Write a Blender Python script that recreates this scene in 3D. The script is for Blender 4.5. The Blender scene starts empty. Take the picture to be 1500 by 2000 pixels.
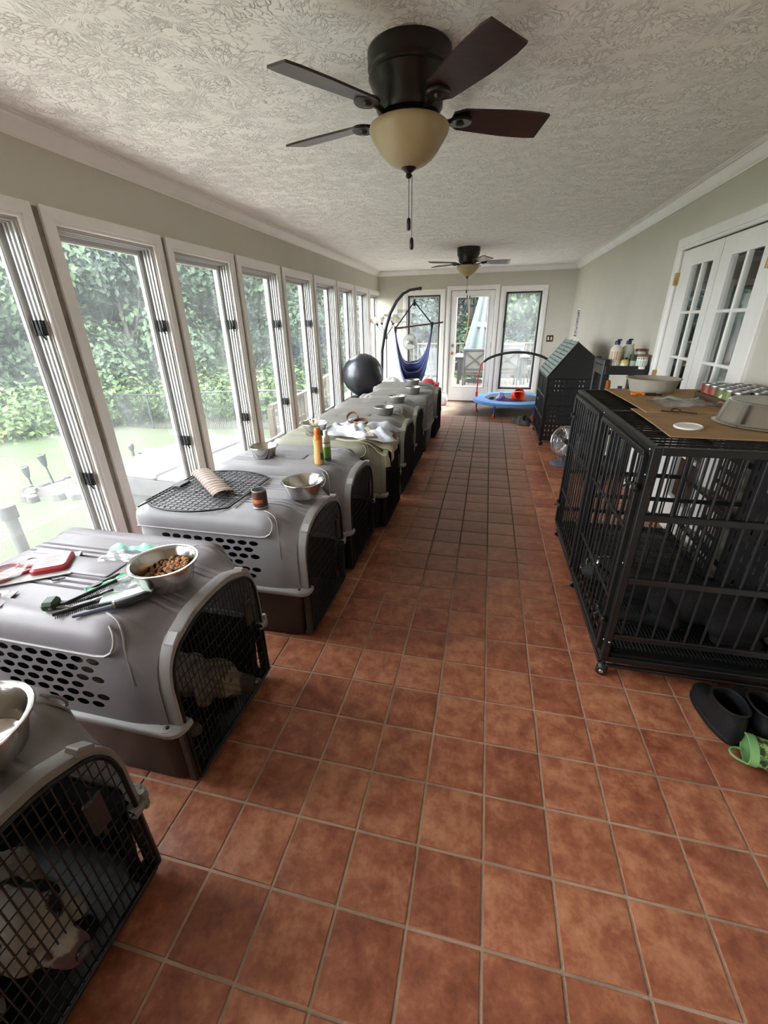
import bpy, math, random
from mathutils import Vector, Matrix, Euler
PI = math.pi
R = math.radians
random.seed(7)
SC = bpy.context.scene
COL = SC.collection

# ------------------------------------------------------------------ camera
CAM_Z = 1.5243
cd = bpy.data.cameras.new('camera')
cam = bpy.data.objects.new('camera', cd)
COL.objects.link(cam)
SC.camera = cam
cd.sensor_fit = 'VERTICAL'
cd.sensor_height = 24.0
cd.lens = 822.23 / 2000.0 * 24.0
cd.clip_start, cd.clip_end = 0.03, 300
yaw, pit, rol = -0.2345, 0.4237, 0.0180
fw = Vector((math.sin(yaw) * math.cos(pit), math.cos(yaw) * math.cos(pit), -math.sin(pit)))
rt0 = Vector((math.cos(yaw), -math.sin(yaw), 0))
dn0 = fw.cross(rt0)
rt = math.cos(rol) * rt0 + math.sin(rol) * dn0
dn = -math.sin(rol) * rt0 + math.cos(rol) * dn0
M = Matrix((rt, -dn, -fw)).transposed().to_4x4()
M.translation = Vector((0, 0, CAM_Z))
cam.matrix_world = M

# ------------------------------------------------------------------ world: even overcast sky
W = bpy.data.worlds.new('overcast_sky')
SC.world = W
W.use_nodes = True
bg = W.node_tree.nodes['Background']
bg.inputs[0].default_value = (0.955, 0.97, 1.02, 1)
bg.inputs[1].default_value = 9.0
SC.view_settings.view_transform = 'Standard'
SC.view_settings.look = 'None'
SC.view_settings.gamma = 1.0
SC.view_settings.use_curve_mapping = False
SC.view_settings.exposure = 1.45
try:
    SC.cycles.use_denoising = True
    SC.cycles.max_bounces = 14
    SC.cycles.diffuse_bounces = 8
    SC.cycles.transparent_max_bounces = 24
    SC.cycles.sample_clamp_indirect = 12
except Exception:
    pass

def portal(name, loc, rot, sx, sy):
    l = bpy.data.lights.new(name, 'AREA')
    l.shape = 'RECTANGLE'
    l.size, l.size_y = sx, sy
    l.cycles.is_portal = True
    o = bpy.data.objects.new(name, l)
    o.location, o.rotation_euler = loc, rot
    COL.objects.link(o)

# ------------------------------------------------------------------ measures of the room (metres)
XL, XR, YB, YF, ZC = -2.20, 1.44, 9.05, -3.4, 2.41
TILE = 0.2032
WIN_Y0, WIN_P, WIN_W, WIN_ZB, WIN_ZT = 2.035, 0.893, 0.85, 0.22, 2.075     # casing of window 2, pitch, width

# ------------------------------------------------------------------ geometry helper
class G:
    """collects vertices and faces; every add returns the index of its first vertex"""
    def __init__(self):
        self.v, self.f, self.m = [], [], []
        self.mi = 0
    def put(self, vs, fs, mat=None):
        b = len(self.v)
        self.v += [Vector(p) for p in vs]
        self.f += [tuple(i + b for i in f) for f in fs]
        self.m += [self.mi if mat is None else mat] * len(fs)
        return b
    def xf(self, b, mtx):
        for i in range(b, len(self.v)):
            self.v[i] = mtx @ self.v[i]
        return self
    def box(self, x0, x1, y0, y1, z0, z1):
        v = [(x0, y0, z0), (x1, y0, z0), (x1, y1, z0), (x0, y1, z0), (x0, y0, z1), (x1, y0, z1), (x1, y1, z1), (x0, y1, z1)]
        return self.put(v, [(3, 2, 1, 0), (4, 5, 6, 7), (0, 1, 5, 4), (1, 2, 6, 5), (2, 3, 7, 6), (3, 0, 4, 7)])
    def cbox(self, c, s):
        return self.box(c[0] - s[0] / 2, c[0] + s[0] / 2, c[1] - s[1] / 2, c[1] + s[1] / 2, c[2] - s[2] / 2, c[2] + s[2] / 2)
    def chbox(self, x0, x1, y0, y1, z0, z1, b=0.004):
        """chamfered box"""
        def lp(e, z):
            return [(x0 + b, y0 + e, z), (x1 - b, y0 + e, z), (x1 - e, y0 + b, z), (x1 - e, y1 - b, z), (x1 - b, y1 - e, z), (x0 + b, y1 - e, z), (x0 + e, y1 - b, z), (x0 + e, y0 + b, z)]
        return self.loft([lp(b, z0), lp(0, z0 + b), lp(0, z1 - b), lp(b, z1)], True, True)
    def loft(self, loops, cap0=True, cap1=True, closed=True, skip=None):
        n = len(loops[0])
        v = [p for l in loops for p in l]
        f = []
        for a in range(len(loops) - 1):
            for i in range(n if closed else n - 1):
                if skip and skip(a, i):
                    continue
                j = (i + 1) % n
                f.append((a * n + i, a * n + j, (a + 1) * n + j, (a + 1) * n + i))
        if cap0:
            f.append(tuple(range(n - 1, -1, -1)))
        if cap1:
            k = (len(loops) - 1) * n
            f.append(tuple(range(k, k + n)))
        return self.put(v, f)
    def lathe(self, prof, c=(0, 0, 0), n=24, cap0=True, cap1=True):
        loops = [[(c[0] + r * math.cos(2 * PI * i / n), c[1] + r * math.sin(2 * PI * i / n), c[2] + z) for i in range(n)] for r, z in prof]
        return self.loft(loops, cap0, cap1)
    def cyl(self, p0, p1, r0, r1=None, n=10, cap=True):
        return self.tube([p0, p1], [r0, r0 if r1 is None else r1], n, cap=cap)
    def tube(self, pts, r, n=8, closed=False, cap=True, flat=1.0):
        pts = [Vector(p) for p in pts]
        k = len(pts)
        rs = r if isinstance(r, (list, tuple)) else [r] * k
        loops = []
        up = None
        for i, p in enumerate(pts):
            if closed:
                t = pts[(i + 1) % k] - pts[i - 1]
            else:
                t = pts[min(i + 1, k - 1)] - pts[max(i - 1, 0)]
            t.normalize()
            if up is None:
                up = Vector((0, 0, 1)) if abs(t.z) < 0.9 else Vector((1, 0, 0))
            a = t.cross(up)
            if a.length < 1e-6:
                a = t.orthogonal()
            a.normalize()
            b = a.cross(t).normalized()
            up = b
            loops.append([p + rs[i] * (math.cos(2 * PI * j / n) * a + flat * math.sin(2 * PI * j / n) * b) for j in range(n)])
        if closed:
            loops.append(loops[0])
            return self.loft(loops, False, False)
        return self.loft(loops, cap, cap)
    def sphere(self, c, r, n=16, m=10, sc=(1, 1, 1)):
        loops = []
        for a in range(1, m):
            t = PI * a / m
            loops.append([(c[0] + sc[0] * r * math.sin(t) * math.cos(2 * PI * i / n), c[1] + sc[1] * r * math.sin(t) * math.sin(2 * PI * i / n), c[2] - sc[2] * r * math.cos(t)) for i in range(n)])
        b = self.loft(loops, False, False)
        s = self.put([(c[0], c[1], c[2] - sc[2] * r), (c[0], c[1], c[2] + sc[2] * r)], [])
        for i in range(n):
            j = (i + 1) % n
            self.f += [(s, b + j, b + i), (s + 1, b + (m - 2) * n + i, b + (m - 2) * n + j)]
            self.m += [self.mi] * 2
        return b
    def prism(self, poly, fn0, fn1):
        """poly of (u, v) mapped by fn0 and fn1 to the two faces"""
        return self.loft([[fn0(u, v) for u, v in poly], [fn1(u, v) for u, v in poly]], True, True)
    def grid(self, nu, nv, fn):
        v = [fn(i / nu, j / nv) for j in range(nv + 1) for i in range(nu + 1)]
        f = [(j * (nu + 1) + i, j * (nu + 1) + i + 1, (j + 1) * (nu + 1) + i + 1, (j + 1) * (nu + 1) + i) for j in range(nv) for i in range(nu)]
        return self.put(v, f)
    def mesh(self, name):
        me = bpy.data.meshes.new(name)
        me.from_pydata([tuple(p) for p in self.v], [], self.f)
        me.polygons.foreach_set('material_index', self.m)
        return me

def rr(x0, x1, y0, y1, r, n=4, z=0.0):
    """rounded rectangle loop, counter-clockwise"""
    out = []
    for cx, cy, a0 in ((x1 - r, y0 + r, -90), (x1 - r, y1 - r, 0), (x0 + r, y1 - r, 90), (x0 + r, y0 + r, 180)):
        for i in range(n + 1):
            a = R(a0 + 90 * i / n)
            out.append((cx + r * math.cos(a), cy + r * math.sin(a), z))
    return out

def finish(me, mats, smooth):
    for m in (mats if isinstance(mats, (list, tuple)) else [mats]):
        me.materials.append(m)
    if smooth:
        me.polygons.foreach_set('use_smooth', [True] * len(me.polygons))
        if smooth is not True:
            me.set_sharp_from_angle(angle=R(smooth))
    me.update()

def obj(name, g, mat, parent=None, smooth=35, kind=None, bev=0, loc=None, rot=None, fix=False):
    """link the collected geometry as ONE mesh object"""
    me = g.mesh(name) if isinstance(g, G) else g
    if isinstance(g, G):
        finish(me, mat, smooth)
    o = bpy.data.objects.new(name, me)
    COL.objects.link(o)
    if parent is not None:
        o.parent = parent
    if kind:
        o['kind'] = kind
    if loc is not None:
        o.location = loc
    if rot is not None:
        o.rotation_euler = rot
    if bev:
        b = o.modifiers.new('edge', 'BEVEL')
        b.width, b.segments, b.limit_method, b.angle_limit = bev, 2, 'ANGLE', R(40)
    return o

def tag(o, label, cat, group=None):
    o['label'], o['category'] = label, cat
    if group:
        o['group'] = group
    return o

def thing(name, label, cat, loc=(0, 0, 0), rotz=0.0, group=None, rot=None):
    o = bpy.data.objects.new(name, None)
    o.empty_display_size = 0.1
    COL.objects.link(o)
    o.location = loc
    o.rotation_euler = rot if rot is not None else (0, 0, rotz)
    return tag(o, label, cat, group)

def struct(name, loc=(0, 0, 0)):
    o = bpy.data.objects.new(name, None)
    COL.objects.link(o)
    o.location = loc
    o['kind'] = 'structure'
    return o

def kids(o):
    return [c for c in list(COL.objects) if c.parent == o]

def dup(root, loc, rotz=None, label=None, swap=None):
    """copy a thing with copies of its parts and sub-parts; swap maps materials"""
    def cp(o, par):
        c = o.copy()
        COL.objects.link(c)
        c.parent = par
        if swap and c.type == 'MESH':
            for s in c.material_slots:
                if s.material and s.material.name in swap:
                    m = swap[s.material.name]
                    s.link = 'OBJECT'
                    s.material = m
        for k in kids(o):
            cp(k, c)
        return c
    r = cp(root, None)
    r.location = loc
    if rotz is not None:
        r.rotation_euler = (0, 0, rotz)
    if label:
        r['label'] = label
    return r

# ------------------------------------------------------------------ materials
def lin(c):
    return c / 12.92 if c <= 0.04045 else ((c + 0.055) / 1.055) ** 2.4
def hx(s):
    return tuple(lin(int(s[i:i + 2], 16) / 255) for i in (0, 2, 4))

def mat(name, col, rough=0.5, metal=0.0, spec=0.5, var=0.0, vscale=8.0, bump=0.0, bscale=60.0, coat=0.0, emit=None, sheen=0.0, stretch=(1, 1, 1), sub=0.0, col2=None):
    m = bpy.data.materials.new(name)
    m.use_nodes = True
    nt = m.node_tree
    p = nt.nodes['Principled BSDF']
    p.inputs['Base Color'].default_value = (*col, 1)
    p.inputs['Roughness'].default_value = rough
    p.inputs['Metallic'].default_value = metal
    p.inputs['Specular IOR Level'].default_value = spec
    p.inputs['Coat Weight'].default_value = coat
    p.inputs['Sheen Weight'].default_value = sheen
    if sub:
        p.inputs['Subsurface Weight'].default_value = sub
        p.inputs['Subsurface Radius'].default_value = (0.05, 0.04, 0.02)
    if emit:
        p.inputs['Emission Color'].default_value = (*emit[:3], 1)
        p.inputs['Emission Strength'].default_value = emit[3]
    if var or bump or col2:
        tc = nt.nodes.new('ShaderNodeTexCoord')
        mp = nt.nodes.new('ShaderNodeMapping')
        mp.inputs['Scale'].default_value = stretch
        nt.links.new(tc.outputs['Object'], mp.inputs['Vector'])
    if var or col2:
        n = nt.nodes.new('ShaderNodeTexNoise')
        n.inputs['Scale'].default_value = vscale
        n.inputs['Detail'].default_value = 6
        n.inputs['Roughness'].default_value = 0.65
        nt.links.new(mp.outputs[0], n.inputs['Vector'])
        cr = nt.nodes.new('ShaderNodeValToRGB')
        c2 = col2 or tuple(c * (1 + var) for c in col)
        c1 = col if col2 else tuple(c * (1 - var) for c in col)
        cr.color_ramp.elements[0].position, cr.color_ramp.elements[0].color = 0.35, (*c1, 1)
        cr.color_ramp.elements[1].position, cr.color_ramp.elements[1].color = 0.65, (*c2, 1)
        nt.links.new(n.outputs['Fac'], cr.inputs['Fac'])
        nt.links.new(cr.outputs['Color'], p.inputs['Base Color'])
    if bump:
        n = nt.nodes.new('ShaderNodeTexNoise')
        n.inputs['Scale'].default_value = bscale
        n.inputs['Detail'].default_value = 4
        nt.links.new(mp.outputs[0], n.inputs['Vector'])
        b = nt.nodes.new('ShaderNodeBump')
        b.inputs['Strength'].default_value = bump
        b.inputs['Distance'].default_value = 0.01
        nt.links.new(n.outputs['Fac'], b.inputs['Height'])
        nt.links.new(b.outputs[0], p.inputs['Normal'])
    return m

def nodes(m):
    return m.node_tree.nodes, m.node_tree.links, m.node_tree.nodes['Principled BSDF']

def mth(nt, op, a, b=None, c=None):
    n = nt.nodes.new('ShaderNodeMath')
    n.operation = op
    for i, x in enumerate((a, b, c)):
        if x is None:
            continue
        if isinstance(x, (int, float)):
            n.inputs[i].default_value = x
        else:
            nt.links.new(x, n.inputs[i])
    return n.outputs[0]

M_wall = mat('sage_paint', hx('C3BFB2'), 0.75, var=0.03, vscale=2.0, bump=0.05, bscale=180)
M_trim = mat('white_gloss_paint', hx('E6E4E0'), 0.38, var=0.03, vscale=5, bump=0.04, bscale=90)
M_trimworn = mat('worn_white_paint', hx('A9A59D'), 0.5, var=0.06, vscale=9, bump=0.1, bscale=70)
M_track = mat('white_vinyl_track', hx('B9B9B8'), 0.4)
M_gap = mat('dark_gap', hx('7D7466'), 0.9, var=0.25, vscale=12)
M_black = mat('black_plastic', (0.012, 0.012, 0.013), 0.42, var=0.2, vscale=30)
M_blackmetal = mat('black_powder_coat', (0.009, 0.0085, 0.009), 0.42, spec=0.4, bump=0.12, bscale=260, var=0.25, vscale=20)
M_wire = mat('black_coated_wire', (0.006, 0.006, 0.006), 0.4, spec=0.35)
M_bronze = mat('dark_bronze_screen_frame', (0.02, 0.018, 0.016), 0.4)
M_tubdark = mat('charcoal_tub_plastic', hx('2B2826'), 0.45, var=0.12, vscale=14, bump=0.05, bscale=200)
M_tubnavy = mat('blue_black_tub_plastic', hx('121317'), 0.42, var=0.1, vscale=14, bump=0.05, bscale=200)
def plastic(name, h, rough=0.36):
    return mat(name, hx(h), rough + .1, spec=0.38, var=0.05, vscale=11, bump=0.035, bscale=230)
M_shell_taupe = plastic('taupe_grey_shell_plastic', '6E6763')
M_shell_grey = plastic('mauve_grey_shell_plastic', '7B7579', 0.33)
M_shell_silver = plastic('silver_grey_shell_plastic', '868386', 0.33)
M_shell_pale = plastic('pale_grey_shell_plastic', '7D7A7C')
M_shell_olive = plastic('olive_grey_shell_plastic', '858373', 0.42)
M_shell_warm = plastic('warm_grey_shell_plastic', '76726D', 0.4)
M_rim = plastic('light_grey_rim_plastic', '918E8D', 0.4)
M_steel = mat('brushed_steel', (0.62, 0.6, 0.57), 0.16, metal=1.0, bump=0.03, bscale=40, stretch=(1, 1, 12))
M_dullsteel = mat('dull_steel', (0.42, 0.41, 0.39), 0.42, metal=1.0, var=0.15, vscale=20)
M_chrome = mat('chrome', (0.75, 0.75, 0.74), 0.12, metal=1.0)
M_brass = mat('aged_brass', (0.45, 0.3, 0.12), 0.35, metal=1.0, var=0.2)
M_wood_fan = mat('dark_cherry_blade', (0.028, 0.010, 0.008), 0.35, var=0.4, vscale=10, stretch=(1, 8, 1), coat=0.2)
M_bronzefan = mat('oil_rubbed_bronze', (0.016, 0.012, 0.009), 0.36, metal=0.35, var=0.2)
M_amber = mat('cream_alabaster_glass', hx('A99772'), 0.4, var=0.06, vscale=6)
M_card = mat('brown_cardboard', hx('A5835C'), 0.85, var=0.1, vscale=9, bump=0.06, bscale=60)
M_white = mat('white_plastic', hx('E9E8E3'), 0.4)
M_kibble = mat('brown_kibble', hx('93653F'), 0.8, var=0.35, vscale=40)
# ------------------------------------------------------------------ floor: grout bed and single tiles
M_grout = mat('sanded_grout', hx('AD9480'), 0.95, var=0.25, vscale=3, bump=0.4, bscale=200)
def aisle_mask(nt, geo):
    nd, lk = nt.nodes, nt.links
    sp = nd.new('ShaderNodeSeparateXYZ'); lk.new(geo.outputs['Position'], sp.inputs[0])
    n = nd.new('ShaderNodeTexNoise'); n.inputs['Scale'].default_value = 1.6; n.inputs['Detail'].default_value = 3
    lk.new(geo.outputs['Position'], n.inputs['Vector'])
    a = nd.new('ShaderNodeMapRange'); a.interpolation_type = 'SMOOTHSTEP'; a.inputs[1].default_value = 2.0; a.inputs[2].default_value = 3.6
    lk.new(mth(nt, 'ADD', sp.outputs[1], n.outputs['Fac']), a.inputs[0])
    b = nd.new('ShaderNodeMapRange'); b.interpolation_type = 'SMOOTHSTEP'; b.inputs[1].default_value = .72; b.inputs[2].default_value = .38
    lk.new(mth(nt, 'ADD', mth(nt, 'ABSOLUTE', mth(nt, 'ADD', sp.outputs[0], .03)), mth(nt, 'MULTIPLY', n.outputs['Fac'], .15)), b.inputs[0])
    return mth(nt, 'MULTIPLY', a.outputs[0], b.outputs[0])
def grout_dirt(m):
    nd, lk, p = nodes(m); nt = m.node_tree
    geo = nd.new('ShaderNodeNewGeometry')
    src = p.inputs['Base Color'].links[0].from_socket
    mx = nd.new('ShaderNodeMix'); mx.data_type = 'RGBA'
    lk.new(mth(nt, 'MULTIPLY', aisle_mask(nt, geo), .9), mx.inputs[0]); lk.new(src, mx.inputs[6]); mx.inputs[7].default_value = (*hx('3A2A22'), 1)
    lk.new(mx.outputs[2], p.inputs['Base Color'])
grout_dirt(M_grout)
def tile_material():
    m = mat('terracotta_tile', hx('8A4B30'), 0.42, spec=0.45)
    nd, lk, p = nodes(m)
    nt = m.node_tree
    geo = nd.new('ShaderNodeNewGeometry')
    oi = nd.new('ShaderNodeObjectInfo')
    tot = mth(nt, 'ADD', oi.outputs['Random'], geo.outputs['Random Per Island'])
    # each tile takes its own patch of the mottling
    off = nd.new('ShaderNodeVectorMath'); off.operation = 'SCALE'
    cmb = nd.new('ShaderNodeCombineXYZ')
    lk.new(tot, cmb.inputs[0]); lk.new(mth(nt, 'MULTIPLY', tot, 3.7), cmb.inputs[1]); lk.new(mth(nt, 'MULTIPLY', tot, 7.3), cmb.inputs[2])
    lk.new(cmb.outputs[0], off.inputs[0]); off.inputs['Scale'].default_value = 40.0
    add = nd.new('ShaderNodeVectorMath'); add.operation = 'ADD'
    lk.new(geo.outputs['Position'], add.inputs[0]); lk.new(off.outputs[0], add.inputs[1])
    def noise(scale, det, ro, dist=0.0):
        n = nd.new('ShaderNodeTexNoise')
        n.inputs['Scale'].default_value, n.inputs['Detail'].default_value, n.inputs['Roughness'].default_value = scale, det, ro
        n.inputs['Distortion'].default_value = dist
        lk.new(add.outputs[0], n.inputs['Vector'])
        return n.outputs['Fac']
    big = noise(15, 6, 0.62, 0.15)
    fine = noise(70, 5, 0.6)
    cr = nd.new('ShaderNodeValToRGB')
    e = cr.color_ramp.elements
    e[0].position, e[0].color = 0.30, (*hx('7A4431'), 1)
    e[1].position, e[1].color = 0.72, (*hx('B67D5D'), 1)
    k = cr.color_ramp.elements.new(0.5); k.color = (*hx('995B41'), 1)
    s = mth(nt, 'ADD', big, mth(nt, 'MULTIPLY', mth(nt, 'SUBTRACT', fine, 0.5), 0.28))
    s = mth(nt, 'ADD', s, mth(nt, 'MULTIPLY', mth(nt, 'SUBTRACT', mth(nt, 'FRACT', mth(nt, 'MULTIPLY', tot, 5.31)), 0.5), 0.16))
    lk.new(s, cr.inputs['Fac'])
    # greyer tone mixed into the middle of the aisle, away from the camera
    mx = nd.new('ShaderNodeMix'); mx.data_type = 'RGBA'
    lk.new(mth(nt, 'MULTIPLY', aisle_mask(nt, geo), .55), mx.inputs[0]); lk.new(cr.outputs[0], mx.inputs[6]); mx.inputs[7].default_value = (*hx('6E5A4E'), 1)
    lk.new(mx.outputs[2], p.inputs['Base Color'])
    lk.new(mth(nt, 'ADD', mth(nt, 'MULTIPLY', big, 0.35), 0.27), p.inputs['Roughness'])
    b = nd.new('ShaderNodeBump'); b.inputs['Strength'].default_value = 0.25; b.inputs['Distance'].default_value = 0.004
    lk.new(mth(nt, 'ADD', big, mth(nt, 'MULTIPLY', fine, 0.3)), b.inputs['Height'])
    lk.new(b.outputs[0], p.inputs['Normal'])
    return m
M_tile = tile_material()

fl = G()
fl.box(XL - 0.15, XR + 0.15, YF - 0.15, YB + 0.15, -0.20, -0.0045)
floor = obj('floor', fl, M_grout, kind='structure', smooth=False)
TX, TY = TILE, TILE * 1.0096
def tile_geo(g, x, y, wx, wy, dz=0.0):
    e, h = 0.0055, 0.0045
    g.loft([[(x + a * (wx / 2 - i), y + b * (wy / 2 - i), z + dz) for a, b in ((-1, -1), (1, -1), (1, 1), (-1, 1))] for i, z in ((0.0, -h), (0.0, -0.0022), (0.0012, -0.0008), (e, 0.0))], False, True)
proto = []
for k in range(4):
    g = G()
    tile_geo(g, 0, 0, TX - 0.0085 - random.uniform(0, .0015), TY - 0.0085 - random.uniform(0, .0015))
    me = g.mesh('tile'); finish(me, M_tile, 30); proto.append(me)
cells = []
for i in range(-14, 8):
    for j in range(-24, 34):
        cx, cy = (0.5202 + i + 0.5) * TX, (2.8658 * TILE + (j + 0.5) * TY)
        x0, x1 = max(cx - TX / 2, XL), min(cx + TX / 2, XR)
        y0, y1 = max(cy - TY / 2, YF), min(cy + TY / 2, YB)
        if x1 - x0 < 0.02 or y1 - y0 < 0.02:
            continue
        full = (x1 - x0) > TX - 1e-4 and (y1 - y0) > TY - 1e-4
        p = M.inverted() @ Vector((cx, cy, 0))
        vis = p.z < -0.3 and abs(p.x / p.z) < 0.93 and abs(p.y / p.z) < 1.24 and cx > -0.98 and not (cx > 0.72 and 1.85 < cy < 3.05)
        cells.append((0 if (vis and full) else 1, (Vector((cx, cy, -CAM_Z))).length, x0, x1, y0, y1))
cells.sort()
rest = G()
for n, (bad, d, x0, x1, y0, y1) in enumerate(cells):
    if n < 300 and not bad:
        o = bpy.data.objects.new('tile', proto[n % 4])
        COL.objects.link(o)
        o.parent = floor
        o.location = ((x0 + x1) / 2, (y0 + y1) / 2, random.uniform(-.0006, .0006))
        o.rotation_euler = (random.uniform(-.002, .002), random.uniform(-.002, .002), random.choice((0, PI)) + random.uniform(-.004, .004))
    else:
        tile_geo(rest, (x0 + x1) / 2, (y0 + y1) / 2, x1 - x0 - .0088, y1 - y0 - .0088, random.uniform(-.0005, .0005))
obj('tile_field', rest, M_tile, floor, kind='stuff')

# ------------------------------------------------------------------ ceiling with stomped plaster texture
def ceiling_material():
    m = mat('stomped_white_plaster', hx('F6F3EE'), 0.85)
    nd, lk, p = nodes(m)
    nt = m.node_tree
    geo = nd.new('ShaderNodeNewGeometry')
    def layer(scale, seed, spokes):
        mp = nd.new('ShaderNodeMapping'); mp.inputs['Location'].default_value = (seed, seed * 1.7, 0); mp.inputs['Scale'].default_value = (scale, scale, 0)
        lk.new(geo.outputs['Position'], mp.inputs['Vector'])
        wn = nd.new('ShaderNodeTexNoise'); wn.inputs['Scale'].default_value = 2.4; wn.inputs['Detail'].default_value = 3
        lk.new(mp.outputs[0], wn.inputs['Vector'])
        vo = nd.new('ShaderNodeTexVoronoi'); vo.voronoi_dimensions = '2D'; vo.inputs['Scale'].default_value = 1.0
        lk.new(mp.outputs[0], vo.inputs['Vector'])
        d = nd.new('ShaderNodeVectorMath'); d.operation = 'SUBTRACT'
        lk.new(mp.outputs[0], d.inputs[0]); lk.new(vo.outputs['Position'], d.inputs[1])
        sp = nd.new('ShaderNodeSeparateXYZ'); lk.new(d.outputs[0], sp.inputs[0])
        ang = mth(nt, 'ARCTAN2', sp.outputs[1], sp.outputs[0])
        ln = nd.new('ShaderNodeVectorMath'); ln.operation = 'LENGTH'; lk.new(d.outputs[0], ln.inputs[0])
        r = ln.outputs['Value']
        sc = nd.new('ShaderNodeSeparateColor'); lk.new(vo.outputs['Color'], sc.inputs[0])
        cb = nd.new('ShaderNodeCombineXYZ')
        lk.new(mth(nt, 'MULTIPLY', ang, spokes), cb.inputs[0])
        lk.new(mth(nt, 'MULTIPLY', r, 4.0), cb.inputs[1])
        lk.new(mth(nt, 'ADD', mth(nt, 'MULTIPLY', sc.outputs[0], 50), mth(nt, 'MULTIPLY', wn.outputs['Fac'], 2.2)), cb.inputs[2])
        no = nd.new('ShaderNodeTexNoise'); no.inputs['Scale'].default_value = 1.0; no.inputs['Detail'].default_value = 2.0; no.inputs['Roughness'].default_value = 0.5
        lk.new(cb.outputs[0], no.inputs['Vector'])
        rid = mth(nt, 'ABSOLUTE', mth(nt, 'SUBTRACT', no.outputs['Fac'], 0.5))
        mr = nd.new('ShaderNodeMapRange'); mr.inputs[1].default_value = 0.0; mr.inputs[2].default_value = 0.035; mr.inputs[3].default_value = 1.0; mr.inputs[4].default_value = 0.0
        lk.new(rid, mr.inputs[0])
        fade = nd.new('ShaderNodeMapRange'); fade.inputs[1].default_value = 0.06; fade.inputs[2].default_value = 0.2
        lk.new(r, fade.inputs[0])
        mask = nd.new('ShaderNodeMapRange'); mask.inputs[1].default_value = .42; mask.inputs[2].default_value = .58; lk.new(wn.outputs['Fac'], mask.inputs[0])
        return mth(nt, 'MULTIPLY', mth(nt, 'MULTIPLY', mr.outputs[0], fade.outputs[0]), mask.outputs[0])
    h = mth(nt, 'MAXIMUM', layer(3.6, 0.0, 5.2), layer(4.6, 3.37, 5.8))
    fn = nd.new('ShaderNodeTexNoise'); fn.inputs['Scale'].default_value = 55; fn.inputs['Detail'].default_value = 4
    lk.new(geo.outputs['Position'], fn.inputs['Vector'])
    h = mth(nt, 'ADD', h, mth(nt, 'MULTIPLY', fn.outputs['Fac'], 0.06))
    b = nd.new('ShaderNodeBump'); b.inputs['Strength'].default_value = 0.8; b.inputs['Distance'].default_value = 0.010
    lk.new(h, b.inputs['Height']); lk.new(b.outputs[0], p.inputs['Normal'])
    return m
c = G(); c.box(XL - 0.2, XR + 0.2, YF - 0.2, YB + 0.2, ZC, ZC + 0.2)
obj('ceiling', c, ceiling_material(), kind='structure', smooth=False)

# ------------------------------------------------------------------ walls with openings, each one connected mesh
def wall(name, us, zs, holes, thick, place, m=M_wall):
    """us, zs: grid lines; holes: (u0,u1,z0,z1); place(u, z, d) -> point"""
    us = sorted(set(us + [h[0] for h in holes] + [h[1] for h in holes]))
    zs = sorted(set(zs + [h[2] for h in holes] + [h[3] for h in holes]))
    nu, nz = len(us), len(zs)
    def solid(i, j):
        if i < 0 or j < 0 or i >= nu - 1 or j >= nz - 1:
            return False
        cu, cz = (us[i] + us[i + 1]) / 2, (zs[j] + zs[j + 1]) / 2
        return not any(h[0] < cu < h[1] and h[2] < cz < h[3] for h in holes)
    g = G()
    idx = lambda i, j, d: (d * nz + j) * nu + i
    v = [place(u, z, d) for d in (0, thick) for z in zs for u in us]
    f = []
    for i in range(nu - 1):
        for j in range(nz - 1):
            if not solid(i, j):
                continue
            f.append((idx(i, j, 0), idx(i + 1, j, 0), idx(i + 1, j + 1, 0), idx(i, j + 1, 0)))
            f.append((idx(i, j + 1, 1), idx(i + 1, j + 1, 1), idx(i + 1, j, 1), idx(i, j, 1)))
            for di, dj, a, b in ((-1, 0, (i, j), (i, j + 1)), (1, 0, (i + 1, j + 1), (i + 1, j)), (0, -1, (i + 1, j), (i, j)), (0, 1, (i, j + 1), (i + 1, j + 1))):
                if not solid(i + di, j + dj):
                    f.append((idx(*a, 0), idx(*b, 0), idx(*b, 1), idx(*a, 1)))
    g.put(v, f)
    return obj(name, g, m, kind='structure', smooth=False)

win = [WIN_Y0 + WIN_P * k for k in range(-5, 8)]              # casing starts on the long wall; unseen ones behind camera added for daylight
CW = 0.075                                                     # casing board width
WT = 0.15                                                      # wall thickness
holesL = [(y + CW, y + WIN_W - CW, WIN_ZB + CW, WIN_ZT - CW) for y in win]
wall('wall_left', [YF, YB], [0, ZC], holesL, WT, lambda u, z, d: (XL - d, u, z))
doorR = (2.99, 4.31, 0.0, 2.0)
wall('wall_right', [YF, YB], [0, ZC], [doorR], WT, lambda u, z, d: (XR + d, u, z))
backH = [(-1.61, -0.965, 0.27, 1.99), (-0.772, 0.05, 0.0, 2.045), (0.235, 0.885, 0.25, 2.005)]
wall('wall_back', [XL - WT, XR + WT], [0, ZC], backH, WT, lambda u, z, d: (u, YB + d, z))
wall('wall_front', [XL - WT, XR + WT], [0, ZC], [], WT, lambda u, z, d: (u, YF - d, z))

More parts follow.
